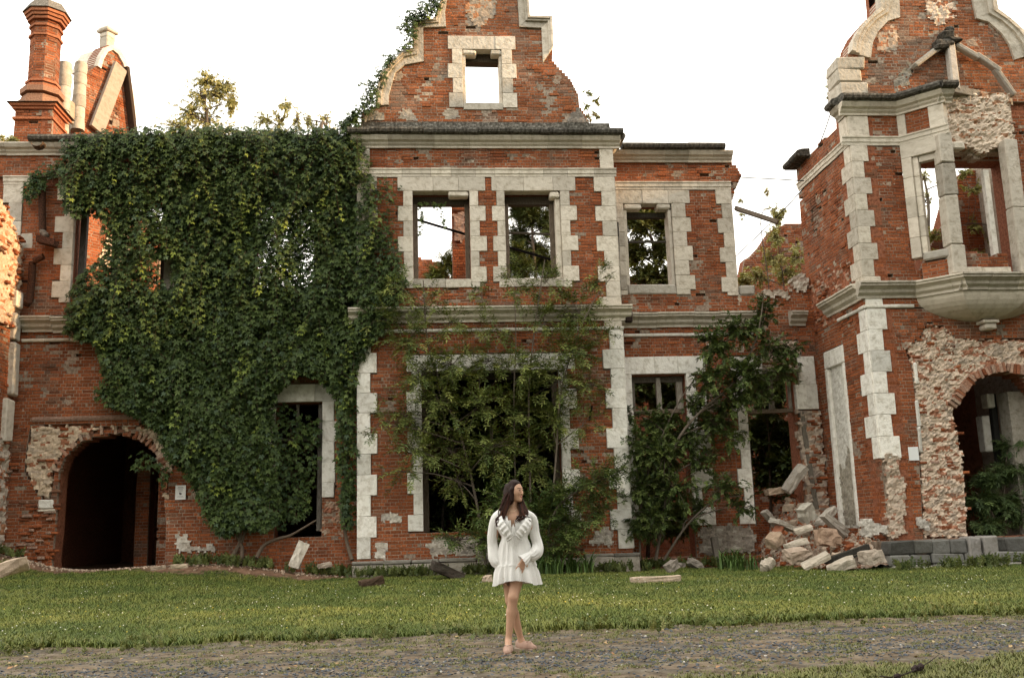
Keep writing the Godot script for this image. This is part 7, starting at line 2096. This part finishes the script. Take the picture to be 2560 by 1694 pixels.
	for s in [[[1048, 508], [1060, 505], [1080, 508], [1100, 510], [1115, 506]], [[1100, 508], [1102, 525], [1106, 545], [1110, 562]], [[1050, 510], [1051, 540], [1053, 560], [1051, 585]], [[1052, 530], [1060, 545]], [[1085, 508], [1088, 520]]]:
		var pl := []
		for p in s: pl.append(P(p[0], p[1], ZC - 0.25))
		var q := smooth(pl, 4)
		vm.tube(q, smooth_r(range(pl.size()).map(func(_i): return 0.004), 4), Color(0.1, 0.09, 0.05), 3)
		for a in q:
			for k in 2:
				xf.append(Transform3D(Basis.from_euler(Vector3(rf(-0.8, 0), rf(-0.8, 0.8), rf(-0.5, 0.5))).scaled(Vector3.ONE * rf(0.05, 0.085)), a + Vector3(rf(-0.05, 0.05), rf(-0.05, 0.03), rf(-0.05, 0.05))))
				cc.append(Color(0.05, 0.085, 0.022).lerp(Color(0.14, 0.18, 0.04), rng.randf()))
	part("stem", vm.mesh(), M.bark, hv)
	multi("foliage", creeper_leaf(), M.ivy, xf, cc, hv)

const ZP := -9.8
func J(px: float, py: float, dz := 0.0) -> Vector3:
	return P(px, py, ZP + dz)
func smin(a: float, b: float, k: float) -> float:
	var h := maxf(k - absf(a - b), 0.0) / k
	return minf(a, b) - h * h * k * 0.25
# bones: [a, b, radius a, radius b, blend]; meshes the blended field as surface nets
func nets(mb: MB, bones: Array, cell: float, col: Callable) -> void:
	var lo := Vector3.ONE * 1e9; var hi := -lo
	for b in bones:
		var r: float = maxf(b[2], b[3]) + 4.0 * cell
		lo = lo.min((b[0] as Vector3).min(b[1]) - Vector3.ONE * r)
		hi = hi.max((b[0] as Vector3).max(b[1]) + Vector3.ONE * r)
	var nx := int((hi.x - lo.x) / cell) + 2
	var ny := int((hi.y - lo.y) / cell) + 2
	var nzz := int((hi.z - lo.z) / cell) + 2
	var f := PackedFloat32Array()
	f.resize(nx * ny * nzz)
	f.fill(1.0)
	for b in bones:
		var a: Vector3 = b[0]; var e: Vector3 = b[1]
		var ra: float = b[2]; var rb: float = b[3]; var k: float = b[4]
		var m: float = maxf(ra, rb) + maxf(k, 3.0 * cell)
		var l := (a.min(e) - Vector3.ONE * m - lo) / cell
		var h := (a.max(e) + Vector3.ONE * m - lo) / cell
		var d := e - a
		var dd := maxf(d.length_squared(), 1e-8)
		for z in range(maxi(0, int(l.z)), mini(nzz - 1, int(h.z) + 1)):
			for y in range(maxi(0, int(l.y)), mini(ny - 1, int(h.y) + 1)):
				var row := (z * ny + y) * nx
				for x in range(maxi(0, int(l.x)), mini(nx - 1, int(h.x) + 1)):
					var p := lo + Vector3(x, y, z) * cell - a
					var t := clampf(p.dot(d) / dd, 0.0, 1.0)
					var s := (p - d * t).length() - lerpf(ra, rb, t)
					var o := f[row + x]
					f[row + x] = smin(o, s, k) if o < 0.9 else minf(o, s)
	var id := {}
	var sy := nx; var sz := nx * ny
	for z in nzz - 1:
		for y in ny - 1:
			for x in nx - 1:
				var i := z * sz + y * sy + x
				var a0 := f[i]; var a1 := f[i + 1]; var a2 := f[i + sy]; var a3 := f[i + sy + 1]
				var a4 := f[i + sz]; var a5 := f[i + sz + 1]; var a6 := f[i + sz + sy]; var a7 := f[i + sz + sy + 1]
				var neg := int(a0 < 0) + int(a1 < 0) + int(a2 < 0) + int(a3 < 0) + int(a4 < 0) + int(a5 < 0) + int(a6 < 0) + int(a7 < 0)
				if neg == 0 or neg == 8: continue
				var v := [a0, a1, a2, a3, a4, a5, a6, a7]
				var acc := Vector3.ZERO
				var c := 0
				for e in [[0, 1], [2, 3], [4, 5], [6, 7], [0, 2], [1, 3], [4, 6], [5, 7], [0, 4], [1, 5], [2, 6], [3, 7]]:
					var p: float = v[e[0]]; var q: float = v[e[1]]
					if (p < 0.0) == (q < 0.0): continue
					var t := p / (p - q)
					var A := Vector3(e[0] & 1, (e[0] >> 1) & 1, e[0] >> 2)
					var B := Vector3(e[1] & 1, (e[1] >> 1) & 1, e[1] >> 2)
					acc += A.lerp(B, t)
					c += 1
				var w := lo + (Vector3(x, y, z) + acc / c) * cell
				var n := Vector3(a1 + a3 + a5 + a7 - a0 - a2 - a4 - a6, a2 + a3 + a6 + a7 - a0 - a1 - a4 - a5, a4 + a5 + a6 + a7 - a0 - a1 - a2 - a3).normalized()
				id[i] = mb.vert(w, n, col.call(w))
	for i in id:
		var s := f[i] < 0.0
		for ax in 3:
			var st: int = [1, sy, sz][ax]
			var u: int = [sy, sz, 1][ax]
			var w: int = [sz, 1, sy][ax]
			if (f[i + st] < 0.0) == s: continue
			if not (id.has(i - u) and id.has(i - w) and id.has(i - u - w)): continue
			var a: int = id[i]; var b: int = id[i - u]; var c: int = id[i - u - w]; var d: int = id[i - w]
			if s:
				mb.face(a, b, c); mb.face(a, c, d)
			else:
				mb.face(a, c, b); mb.face(a, d, c)
func hand(bones: Array, wrist: Vector3, knuckle: Vector3, side: Vector3, fwd: Vector3, down: Vector3, curl: float, thumb_side: float) -> void:
	# palm
	for k in 4:
		var o := side * (k - 1.5) * 0.019
		bones.append([wrist + o * 0.6, knuckle + o, 0.015, 0.012, 0.016])
	var len4 := [0.070, 0.080, 0.076, 0.060]
	for k in 4:
		var o := side * (k - 1.5) * 0.0205
		var a := knuckle + o
		var L: float = len4[k]
		var b := a + (fwd + side * (k - 1.5) * 0.06).normalized() * L * 0.45
		var c := b + (fwd + down * curl).normalized() * L * 0.32
		var d := c + (fwd + down * curl * 2.0).normalized() * L * 0.28
		bones.append([a, b, 0.0095, 0.0085, 0.006]); bones.append([b, c, 0.0085, 0.0078, 0.004]); bones.append([c, d, 0.0078, 0.006, 0.004])
	var ts := side * thumb_side
	var t0 := wrist + ts * 0.022 + fwd * 0.015
	var t1 := t0 + (ts * 0.8 + fwd + down * 0.3).normalized() * 0.042
	var t2 := t1 + (ts * 0.2 + fwd + down * 0.3).normalized() * 0.03
	bones.append([t0, t1, 0.014, 0.011, 0.012]); bones.append([t1, t2, 0.010, 0.0075, 0.005])

func build_person() -> void:
	var th := thing("person", "woman in short white ruffled dress standing with legs crossed on the path", "person", PG(1285, 1625, 0.0))
	var skin := StandardMaterial3D.new()
	skin.resource_name = "skin"
	skin.vertex_color_use_as_albedo = true
	skin.roughness = 0.5
	skin.metallic_specular = 0.35
	skin.subsurf_scatter_enabled = true
	skin.subsurf_scatter_strength = 0.05
	var cloth := surf("cloth", noise_tex(0.06, 4, Color(0.9, 0.9, 0.9), Color(1, 1, 1), 51, 256), noise_tex(0.05, 4, Color.BLACK, Color.WHITE, 52, 256, Color(0, 0, 0, 0), true, 2.0), 6.0, 0.85, 0.5)
	cloth.cull_mode = BaseMaterial3D.CULL_DISABLED
	cloth.backlight_enabled = true
	cloth.backlight = Color(0.18, 0.18, 0.17)
	var hairm := StandardMaterial3D.new()
	hairm.vertex_color_use_as_albedo = true
	hairm.roughness = 0.55
	hairm.metallic_specular = 0.25
	var sc := Color(0.50, 0.30, 0.20)
	var body := MB.new()
	var skc := func(p: Vector3) -> Color: return sc * (0.96 + 0.05 * nz.get_noise_3dv(p * 9.0))
	# trunk, arms and legs
	var bn := []
	var hipL := J(1302, 1402, -0.02); var hipR := J(1270, 1402, -0.04)
	var kneeL := J(1283, 1492, 0.10); var ankL := J(1271, 1600, 0.05)
	var kneeR := J(1276, 1500, -0.06); var ankR := J(1303, 1600, -0.17)
	bn.append([J(1284, 1300, -0.03), J(1285, 1345, -0.03), 0.105, 0.085, 0.05])
	bn.append([J(1268, 1298, -0.03), J(1302, 1298, -0.03), 0.080, 0.080, 0.05])
	bn.append([J(1254, 1288, -0.03), J(1316, 1288, -0.03), 0.045, 0.045, 0.05])
	bn.append([J(1285, 1345, -0.03), J(1286, 1395, -0.03), 0.085, 0.115, 0.05])
	bn.append([hipL, kneeL, 0.080, 0.050, 0.03]); bn.append([kneeL, kneeL.lerp(ankL, 0.35) + Vector3(0, 0, -0.015), 0.047, 0.048, 0.02])
	bn.append([kneeL.lerp(ankL, 0.35) + Vector3(0, 0, -0.015), ankL, 0.048, 0.028, 0.02])
	bn.append([hipR, kneeR, 0.080, 0.050, 0.03]); bn.append([kneeR, kneeR.lerp(ankR, 0.35) + Vector3(0, 0, -0.015), 0.047, 0.048, 0.02])
	bn.append([kneeR.lerp(ankR, 0.35) + Vector3(0, 0, -0.015), ankR, 0.048, 0.028, 0.02])
	var toeL := PG(1267, 1632, 0.03); toeL.y = 0.035
	var toeR := PG(1319, 1617, 0.03); toeR.y = 0.035
	bn.append([ankL, toeL.lerp(Vector3(ankL.x, 0.03, ankL.z), 0.4), 0.033, 0.030, 0.02])
	bn.append([ankR, toeR.lerp(Vector3(ankR.x, 0.03, ankR.z), 0.4), 0.033, 0.030, 0.02])
	# neck
	bn.append([J(1279, 1290, -0.03), J(1282, 1250, -0.015), 0.058, 0.050, 0.03])
	# arms
	var shR := J(1244, 1294, -0.03); var elR := J(1232, 1364, -0.05); var wrR := J(1256, 1428, 0.03)
	var shL := J(1324, 1294, -0.03); var elL := J(1344, 1366, -0.02); var wrL := J(1313, 1398, 0.13)
	bn.append([shR, elR, 0.038, 0.031, 0.03]); bn.append([elR, wrR, 0.031, 0.022, 0.02])
	bn.append([shL, elL, 0.038, 0.031, 0.03]); bn.append([elL, wrL, 0.031, 0.022, 0.02])
	nets(body, bn, 0.012, skc)
	# hands
	var hb := []
	var hf := (J(1292, 1436, 0.14) - wrL).normalized()
	var hs := hf.cross(Vector3(0.2, 0, 1)).normalized()
	hand(hb, wrL, wrL + hf * 0.085, -hs, hf, Vector3(0, -0.5, -0.8).normalized(), 0.12, 1.0)
	nets(body, hb, 0.0045, skc)
	hb = []
	hf = (J(1266, 1466, 0.05) - wrR).normalized()
	hs = hf.cross(Vector3(0.9, 0, 0.4)).normalized()
	hand(hb, wrR, wrR + hf * 0.08, hs, hf, Vector3(0.6, 0, 0.2).normalized(), 0.4, 1.0)
	nets(body, hb, 0.0045, skc)
	# head: turned towards the right of the picture
	var hc := J(1286, 1229, 0.0)
	var F := Vector3(0.80, 0.05, 0.60).normalized()
	var S := F.cross(Vector3.UP).normalized()       # her right-hand side is -S of the viewer
	var T := S.cross(F)
	var at := func(f: float, u: float, s: float) -> Vector3: return hc + (F * f + T * u + S * s) * 0.93
	var hd := []
	hd.append([at.call(-0.012, 0.028, 0.0), at.call(0.012, 0.030, 0.0), 0.080, 0.074, 0.03])
	hd.append([at.call(0.022, -0.01, 0.022), at.call(0.022, -0.01, -0.022), 0.056, 0.056, 0.03])
	hd.append([at.call(0.040, -0.062, 0.012), at.call(0.040, -0.062, -0.012), 0.036, 0.036, 0.03])
	hd.append([at.call(0.062, -0.092, 0.004), at.call(0.062, -0.092, -0.004), 0.020, 0.020, 0.02])
	hd.append([at.call(0.0, -0.055, 0.03), at.call(0.045, -0.085, 0.012), 0.032, 0.02, 0.02])
	hd.append([at.call(0.0, -0.055, -0.03), at.call(0.045, -0.085, -0.012), 0.032, 0.02, 0.02])
	hd.append([at.call(0.070, 0.022, 0.022), at.call(0.070, 0.022, -0.022), 0.013, 0.013, 0.02])   # brow
	hd.append([at.call(0.082, 0.012, 0.0), at.call(0.100, -0.026, 0.0), 0.008, 0.011, 0.012])       # nose
	hd.append([at.call(0.093, -0.030, 0.009), at.call(0.093, -0.030, -0.009), 0.008, 0.008, 0.008])
	hd.append([at.call(0.082, -0.052, 0.010), at.call(0.082, -0.052, -0.010), 0.0075, 0.0075, 0.006])  # lips
	hd.append([at.call(0.080, -0.063, 0.009), at.call(0.080, -0.063, -0.009), 0.008, 0.008, 0.006])
	hd.append([at.call(0.058, -0.018, 0.034), at.call(0.050, -0.022, 0.038), 0.022, 0.022, 0.02])     # cheeks
	hd.append([at.call(0.058, -0.018, -0.034), at.call(0.050, -0.022, -0.038), 0.022, 0.022, 0.02])
	for s in [1.0, -1.0]:
		hd.append([at.call(-0.012, 0.012, s * 0.074), at.call(-0.010, -0.025, s * 0.070), 0.010, 0.008, 0.006])
	hd.append([at.call(-0.02, -0.06, 0.0), J(1281, 1262, -0.012), 0.050, 0.050, 0.02])
	var face := func(p: Vector3) -> Color:
		var q := p - hc
		var f := q.dot(F); var u := q.dot(T); var s := absf(q.dot(S))
		var c: Color = sc
		if f > 0.062 and absf(u + 0.053) < 0.009 and s < 0.020: c = Color(0.42, 0.19, 0.14)
		if f > 0.05 and absf(u - 0.026 - s * 0.06) < 0.004 and s > 0.010 and s < 0.048: c = Color(0.10, 0.06, 0.04)
		if f > 0.05 and absf(u - 0.006) < 0.006 and s > 0.018 and s < 0.040: c = Color(0.05, 0.03, 0.025)
		return c
	for b in hd:
		b[2] *= 0.93; b[3] *= 0.93
	nets(body, hd, 0.0042, face)
	part("body", body.mesh(), skin, th)
	# eyes
	for s in [1.0, -1.0]:
		var em := MB.new()
		for st in [[0.0, 0.0105, Color(0.62, 0.58, 0.54)], [0.0066, 0.0075, Color(0.035, 0.022, 0.016)]]:
			var ec: Vector3 = at.call(0.066 + st[0], 0.006, s * 0.030)
			var pr := []; var pp := []
			for k in 7:
				var a := -PI * 0.5 + PI * k / 6.0
				pp.append(ec + F * sin(a) * st[1]); pr.append(maxf(0.0004, cos(a) * st[1]))
			em.tube(pp, pr, st[2], 10)
		part("eye", em.mesh(), skin, th)
	# hair
	var hm := MB.new()
	var hr := RandomNumberGenerator.new()
	hr.seed = 77
	var cap := []
	cap.append([at.call(-0.020, 0.036, 0.0), at.call(0.002, 0.062, 0.0), 0.090, 0.069, 0.03])
	cap.append([at.call(0.034, 0.082, 0.040), at.call(0.022, 0.02, 0.076), 0.020, 0.020, 0.02])
	cap.append([at.call(0.022, 0.02, 0.076), at.call(0.008, -0.09, 0.080), 0.020, 0.024, 0.02])
	cap.append([at.call(0.034, 0.082, -0.040), at.call(0.020, 0.02, -0.076), 0.020, 0.020, 0.02])
	cap.append([at.call(0.020, 0.02, -0.076), at.call(0.0, -0.09, -0.080), 0.020, 0.024, 0.02])
	cap.append([at.call(-0.045, -0.02, 0.02), at.call(-0.05, -0.09, 0.01), 0.075, 0.06, 0.03])
	cap.append([at.call(-0.022, -0.01, 0.062), at.call(-0.03, -0.10, 0.058), 0.034, 0.034, 0.02])
	cap.append([at.call(-0.018, -0.01, -0.062), at.call(-0.02, -0.10, -0.058), 0.034, 0.032, 0.02])
	for b in cap:
		b[2] *= 0.93; b[3] *= 0.93
	nets(hm, cap, 0.006, func(p: Vector3) -> Color: return Color(0.026, 0.014, 0.010) * (0.8 + 0.5 * absf(nz.get_noise_3d(p.x * 60.0, p.y * 6.0, p.z * 60.0))))
	# face framing and long locks
	for n in 120:
		var a := hr.randf_range(0.0, TAU)
		# root ring on the scalp, leaving the face free
		var s := cos(a) * 0.074
		var f := -0.012 + sin(a) * 0.06
		if f > 0.018: continue
		var root: Vector3 = at.call(f, 0.05 - absf(s) * 0.25, s)
		var left := (root - hc).dot(Vector3.RIGHT) < -0.01
		var end: Vector3
		if left: end = J(hr.randf_range(1242, 1264), hr.randf_range(1290, 1312), hr.randf_range(0.02, 0.10))
		else: end = J(hr.randf_range(1298, 1326), hr.randf_range(1286, 1306), hr.randf_range(-0.06, 0.10))
		if hr.randf() < 0.25: end = J(hr.randf_range(1250, 1330), hr.randf_range(1286, 1302), -0.12)
		var pts := []
		var rad := []
		var ph := hr.randf() * TAU
		var w := hr.randf_range(0.004, 0.011)
		for k in 15:
			var t := k / 14.0
			var q := root.lerp(end, t)
			var bul := sin(t * PI) * 0.018
			q += (root - hc).normalized() * bul * (1.0 - t * 0.5)
			q += Vector3(sin(ph + t * 15.0), 0, cos(ph + t * 15.0)) * w * t * 1.6
			pts.append(q)
			rad.append(lerpf(0.0062, 0.0012, t * t) * hr.randf_range(0.85, 1.1))
		hm.tube(pts, rad, Color(0.024, 0.013, 0.010).lerp(Color(0.085, 0.032, 0.018), hr.randf() * hr.randf()), 5)
	# front locks falling over the dress
	for n in 46:
		var left := n % 2 == 0
		var root: Vector3 = at.call(0.0 + hr.randf_range(-0.02, 0.02), -0.02 + hr.randf_range(-0.04, 0.03), (0.08 if left else -0.075))
		if (root - hc).dot(Vector3.RIGHT) > 0.0: left = false
		else: left = true
		var m1: Vector3 = J(1256 + hr.randf_range(-7, 8), 1285, 0.09) if left else J(1304 + hr.randf_range(-6, 16), 1280, 0.08)
		var e1: Vector3 = J(1240 + hr.randf_range(-5, 8), 1310 + hr.randf_range(-10, 8), 0.125) if left else J((1292 if hr.randf() < 0.5 else 1320) + hr.randf_range(-6, 8), 1300 + hr.randf_range(-10, 12), 0.125)
		var sm := smooth([root, m1, e1], 8)
		var pts := []; var rad := []
		var ph := hr.randf() * 2.0
		for k in sm.size():
			var t := float(k) / (sm.size() - 1)
			pts.append(sm[k] + Vector3(sin(ph + t * 13.0), 0, cos(ph + t * 13.0)) * 0.010 * t)
			rad.append(lerpf(0.0085, 0.002, t * t))
		hm.tube(pts, rad, Color(0.026, 0.013, 0.010).lerp(Color(0.11, 0.038, 0.02), hr.randf() * hr.randf()), 5)
	part("hair", hm.mesh(), hairm, th)
	# dress: bodice and skirt as one loft round the trunk
	var white := Color(0.80, 0.79, 0.76)
	var dm := MB.new()
	var lv := [[1279, 1281, 26, 0.060, 0.0, 0], [1283, 1282, 38, 0.075, 0.0, 0], [1289, 1283, 45, 0.095, 0.0, 0], [1300, 1284, 46, 0.118, 0.002, 0], [1316, 1285, 45, 0.130, 0.003, 0], [1330, 1286, 38, 0.128, 0.004, 12], [1340, 1286, 32, 0.112, 0.004, 22], [1346, 1286, 32, 0.112, 0.004, 22], [1360, 1286, 37, 0.128, 0.008, 15], [1380, 1287, 41, 0.142, 0.012, 15], [1400, 1288, 45, 0.158, 0.014, 15], [1411, 1289, 48, 0.166, 0.013, 15], [1413, 1289, 51, 0.178, 0.008, 26], [1417, 1289, 50, 0.172, 0.006, 26], [1430, 1290, 53, 0.182, 0.016, 17], [1446, 1291, 55, 0.190, 0.022, 17], [1462, 1292, 57, 0.196, 0.028, 17]]
	var seg := 120
	var vneck := PackedVector2Array([Vector2(1262, 1255), Vector2(1306, 1255), Vector2(1298, 1284), Vector2(1284, 1309), Vector2(1281, 1309), Vector2(1266, 1286)])
	for l in lv.size():
		var L: Array = lv[l]
		for k in seg:
			var a := TAU * k / seg
			var fold: float = L[4] * (sin(a * L[5] + l * 0.15 + sin(a * 3.0) * 1.4) * 0.7 + sin(a * 7.0 + 1.3) * 0.5)
			var c := J(L[1], L[0], -0.025)
			var rx: float = L[2] / 250.0 + fold
			var rz: float = L[3] + fold
			# super-ellipse keeps the trunk from looking like a pipe
			var q := c + Vector3(cos(a) * rx, 0, sin(a) * rz)
			if L[0] > 1405 and sin(a) > 0.2: q.y += 0.05 * maxf(0.0, cos((a - 1.75) * 1.6)) * (L[0] - 1405) / 57.0
			if L[0] > 1295 and L[0] < 1328 and sin(a) > 0.0: q.z += 0.028 * exp(-pow((absf(cos(a)) - 0.45) / 0.3, 2.0))
			dm.vert(q, Vector3(cos(a), 0.1, sin(a)), white)
	for l in lv.size() - 1:
		for k in seg:
			var a := l * seg + k; var b := l * seg + (k + 1) % seg
			var mid := (dm.v[a] + dm.v[b] + dm.v[a + seg]) / 3.0
			if sin(TAU * k / seg) > 0.0 and Geometry2D.is_point_in_polygon(pixel(mid), vneck): continue
			dm.face(a, a + seg, b + seg); dm.face(a, b + seg, b)
	fix_normals(dm)
	part("dress", dm.mesh(), cloth, th)
	# sleeves
	for s in [[[J(1252, 1284, -0.03), J(1238, 1296, -0.03), J(1233, 1330, -0.04), J(1231, 1362, -0.05), J(1236, 1392, -0.02), J(1244, 1408, 0.0), J(1250, 1414, 0.01), J(1254, 1418, 0.015), J(1257, 1432, 0.03), J(1259, 1440, 0.03)], [0.042, 0.047, 0.047, 0.050, 0.062, 0.055, 0.034, 0.038, 0.056, 0.068]], [[J(1314, 1282, -0.03), J(1330, 1296, -0.03), J(1337, 1330, -0.03), J(1343, 1360, -0.02), J(1340, 1380, 0.03), J(1330, 1388, 0.07), J(1322, 1390, 0.10), J(1319, 1392, 0.11), J(1310, 1400, 0.13), J(1304, 1404, 0.14)], [0.042, 0.047, 0.049, 0.053, 0.064, 0.056, 0.032, 0.038, 0.052, 0.060]]]:
		var pts := smooth(s[0], 4)
		var rad := smooth_r(s[1], 4)
		var sm := MB.new()
		var n := 40
		for i in pts.size():
			var d: Vector3 = (pts[mini(i + 1, pts.size() - 1)] - pts[maxi(i - 1, 0)]).normalized()
			var e := d.cross(Vector3(0, 0, 1)).normalized()
			var g := d.cross(e)
			var t := float(i) / pts.size()
			for k in n:
				var a := TAU * k / n
				var r: float = rad[i] * (1.0 + 0.05 * sin(a * 3.0 + t * 9.0) + (0.10 if t > 0.5 else 0.02) * sin(a * 11.0 + t * 2.0))
				r += 0.006 * sin(t * 26.0 + cos(a) * 2.0) * (1.0 - t)
				sm.vert(pts[i] + (e * cos(a) + g * sin(a)) * r, e * cos(a) + g * sin(a), white)
		for i in pts.size() - 1:
			for k in n:
				var a := i * n + k; var b := i * n + (k + 1) % n
				sm.face(a, b, b + n); sm.face(a, b + n, a + n)
		fix_normals(sm)
		part("sleeve", sm.mesh(), cloth, th)
	# ruffles along the neckline and a seam frill above the hem
	for s in [[[J(1252, 1283, 0.05), J(1258, 1300, 0.125), J(1270, 1318, 0.15), J(1281, 1338, 0.14), J(1278, 1348, 0.125)], Vector3(-1, -0.35, 0.15)], [[J(1314, 1281, 0.05), J(1312, 1298, 0.125), J(1300, 1316, 0.15), J(1288, 1334, 0.14), J(1294, 1348, 0.125)], Vector3(1, -0.35, 0.15)]]:
		for lay in 2:
			var pts := smooth(s[0], 9)
			var rm := MB.new()
			var w := 0.06 - 0.025 * lay
			for i in pts.size():
				var t := float(i) / (pts.size() - 1)
				var wav := sin(t * 46.0 + lay * 1.5)
				var out: Vector3 = (s[1] as Vector3).normalized()
				var e := w * (0.5 + 0.5 * sin(t * PI)) + 0.012
				rm.vert(pts[i] + Vector3(0, 0, 0.008 + 0.012 * lay), Vector3(0, 0, 1), white)
				rm.vert(pts[i] + out * e * 0.5 + Vector3(0, -0.005, 0.014 + 0.006 * wav + 0.012 * lay), Vector3(0, 0, 1), white)
				rm.vert(pts[i] + out * e + Vector3(0, -0.014, 0.006 + 0.010 * wav + 0.012 * lay), Vector3(0, 0, 1), white)
			for i in pts.size() - 1:
				for k in 2:
					var a := i * 3 + k
					rm.face(a, a + 1, a + 4); rm.face(a, a + 4, a + 3)
			fix_normals(rm)
			part("ruffle", rm.mesh(), cloth, th)
	for x in [1280, 1284, 1288]:
		var tm := MB.new()
		var q := smooth([J(1283, 1310, 0.13), J(x, 1335, 0.145), J(x + (x - 1284) * 0.8, 1362 + rf(-6, 6), 0.135)], 6)
		tm.tube(q, smooth_r([0.004, 0.006, 0.005], 6), white, 5)
		part("ribbon", tm.mesh(), cloth, th)
	# fine necklace
	var nk := MB.new()
	nk.tube(smooth([J(1266, 1268, 0.03), J(1275, 1276, 0.062), J(1284, 1278, 0.068), J(1293, 1272, 0.05)], 5), smooth_r([0.0015, 0.0015, 0.0015, 0.0015], 5), Color(0.7, 0.55, 0.35), 4)
	part("necklace", nk.mesh(), M.paper, th)
	# loafers
	for s in [[ankL, toeL, 0.0], [ankR, toeR, 0.0]]:
		var a: Vector3 = s[0]; var t: Vector3 = s[1]
		var heel := Vector3(a.x, 0.032, a.z) - (t - Vector3(a.x, t.y, a.z)).normalized() * 0.03
		var d := (t - heel)
		d.y = 0
		var L := 0.225
		d = d.normalized()
		var sd := d.cross(Vector3.UP)
		var sm := MB.new()
		var sh := Color(0.40, 0.265, 0.205)
		var bs := []
		bs.append([heel + Vector3(0, 0.012, 0), heel + d * 0.05 + Vector3(0, 0.006, 0), 0.036, 0.038, 0.02])
		bs.append([heel + Vector3(0, 0.035, 0), heel + d * 0.02 + Vector3(0, 0.03, 0), 0.031, 0.032, 0.02])
		bs.append([heel + d * 0.05 + Vector3(0, 0.006, 0), heel + d * 0.13 + Vector3(0, 0.006, 0), 0.036, 0.042, 0.02])
		bs.append([heel + d * 0.13 + Vector3(0, 0.006, 0), heel + d * (L - 0.03) + Vector3(0, -0.004, 0), 0.042, 0.030, 0.02])
		bs.append([heel + d * 0.09 + Vector3(0, 0.025, 0), heel + d * 0.13 + Vector3(0, 0.02, 0), 0.03, 0.032, 0.02])
		nets(sm, bs, 0.006, func(p: Vector3) -> Color: return sh if p.y > 0.012 else Color(0.40, 0.30, 0.24))
		for i in sm.v.size(): sm.v[i].y = maxf(sm.v[i].y, 0.016)
		var so := part("shoe", sm.mesh(), M.paper, th)
		var tas := MB.new()
		block(tas, heel + d * 0.135 + Vector3(0, 0.052, 0), sd * 0.03, Vector3(0, 0.004, 0), d * 0.008, 0.002, 0.0, sh * 0.8)
		block(tas, heel + d * 0.15 + Vector3(0, 0.052, 0), sd * 0.007, Vector3(0, 0.005, 0), d * 0.012, 0.002, 0.0, Color(0.5, 0.4, 0.32))
		part("tassel", tas.mesh(), M.paper, so)
		var sol := MB.new()
		block(sol, heel + d * 0.085 + Vector3(0, -0.022, 0), sd * 0.036, Vector3(0, 0.009, 0), d * 0.12, 0.006, 0.0, Color(0.42, 0.32, 0.26))
		part("sole", sol.mesh(), M.paper, so)
func fix_normals(mb: MB) -> void:
	var acc := PackedVector3Array()
	acc.resize(mb.v.size())
	for i in range(0, mb.ix.size(), 3):
		var a := mb.ix[i]; var b := mb.ix[i + 1]; var c := mb.ix[i + 2]
		var n := (mb.v[c] - mb.v[a]).cross(mb.v[b] - mb.v[a])
		if n.dot(mb.n[a] + mb.n[b] + mb.n[c]) < 0.0:
			mb.ix[i + 1] = c
			mb.ix[i + 2] = b
			n = -n
		acc[a] += n; acc[b] += n; acc[c] += n
	for i in acc.size():
		if acc[i].length() > 1e-12: mb.n[i] = acc[i].normalized() * (1.0 if acc[i].dot(mb.n[i]) >= 0.0 else -1.0)
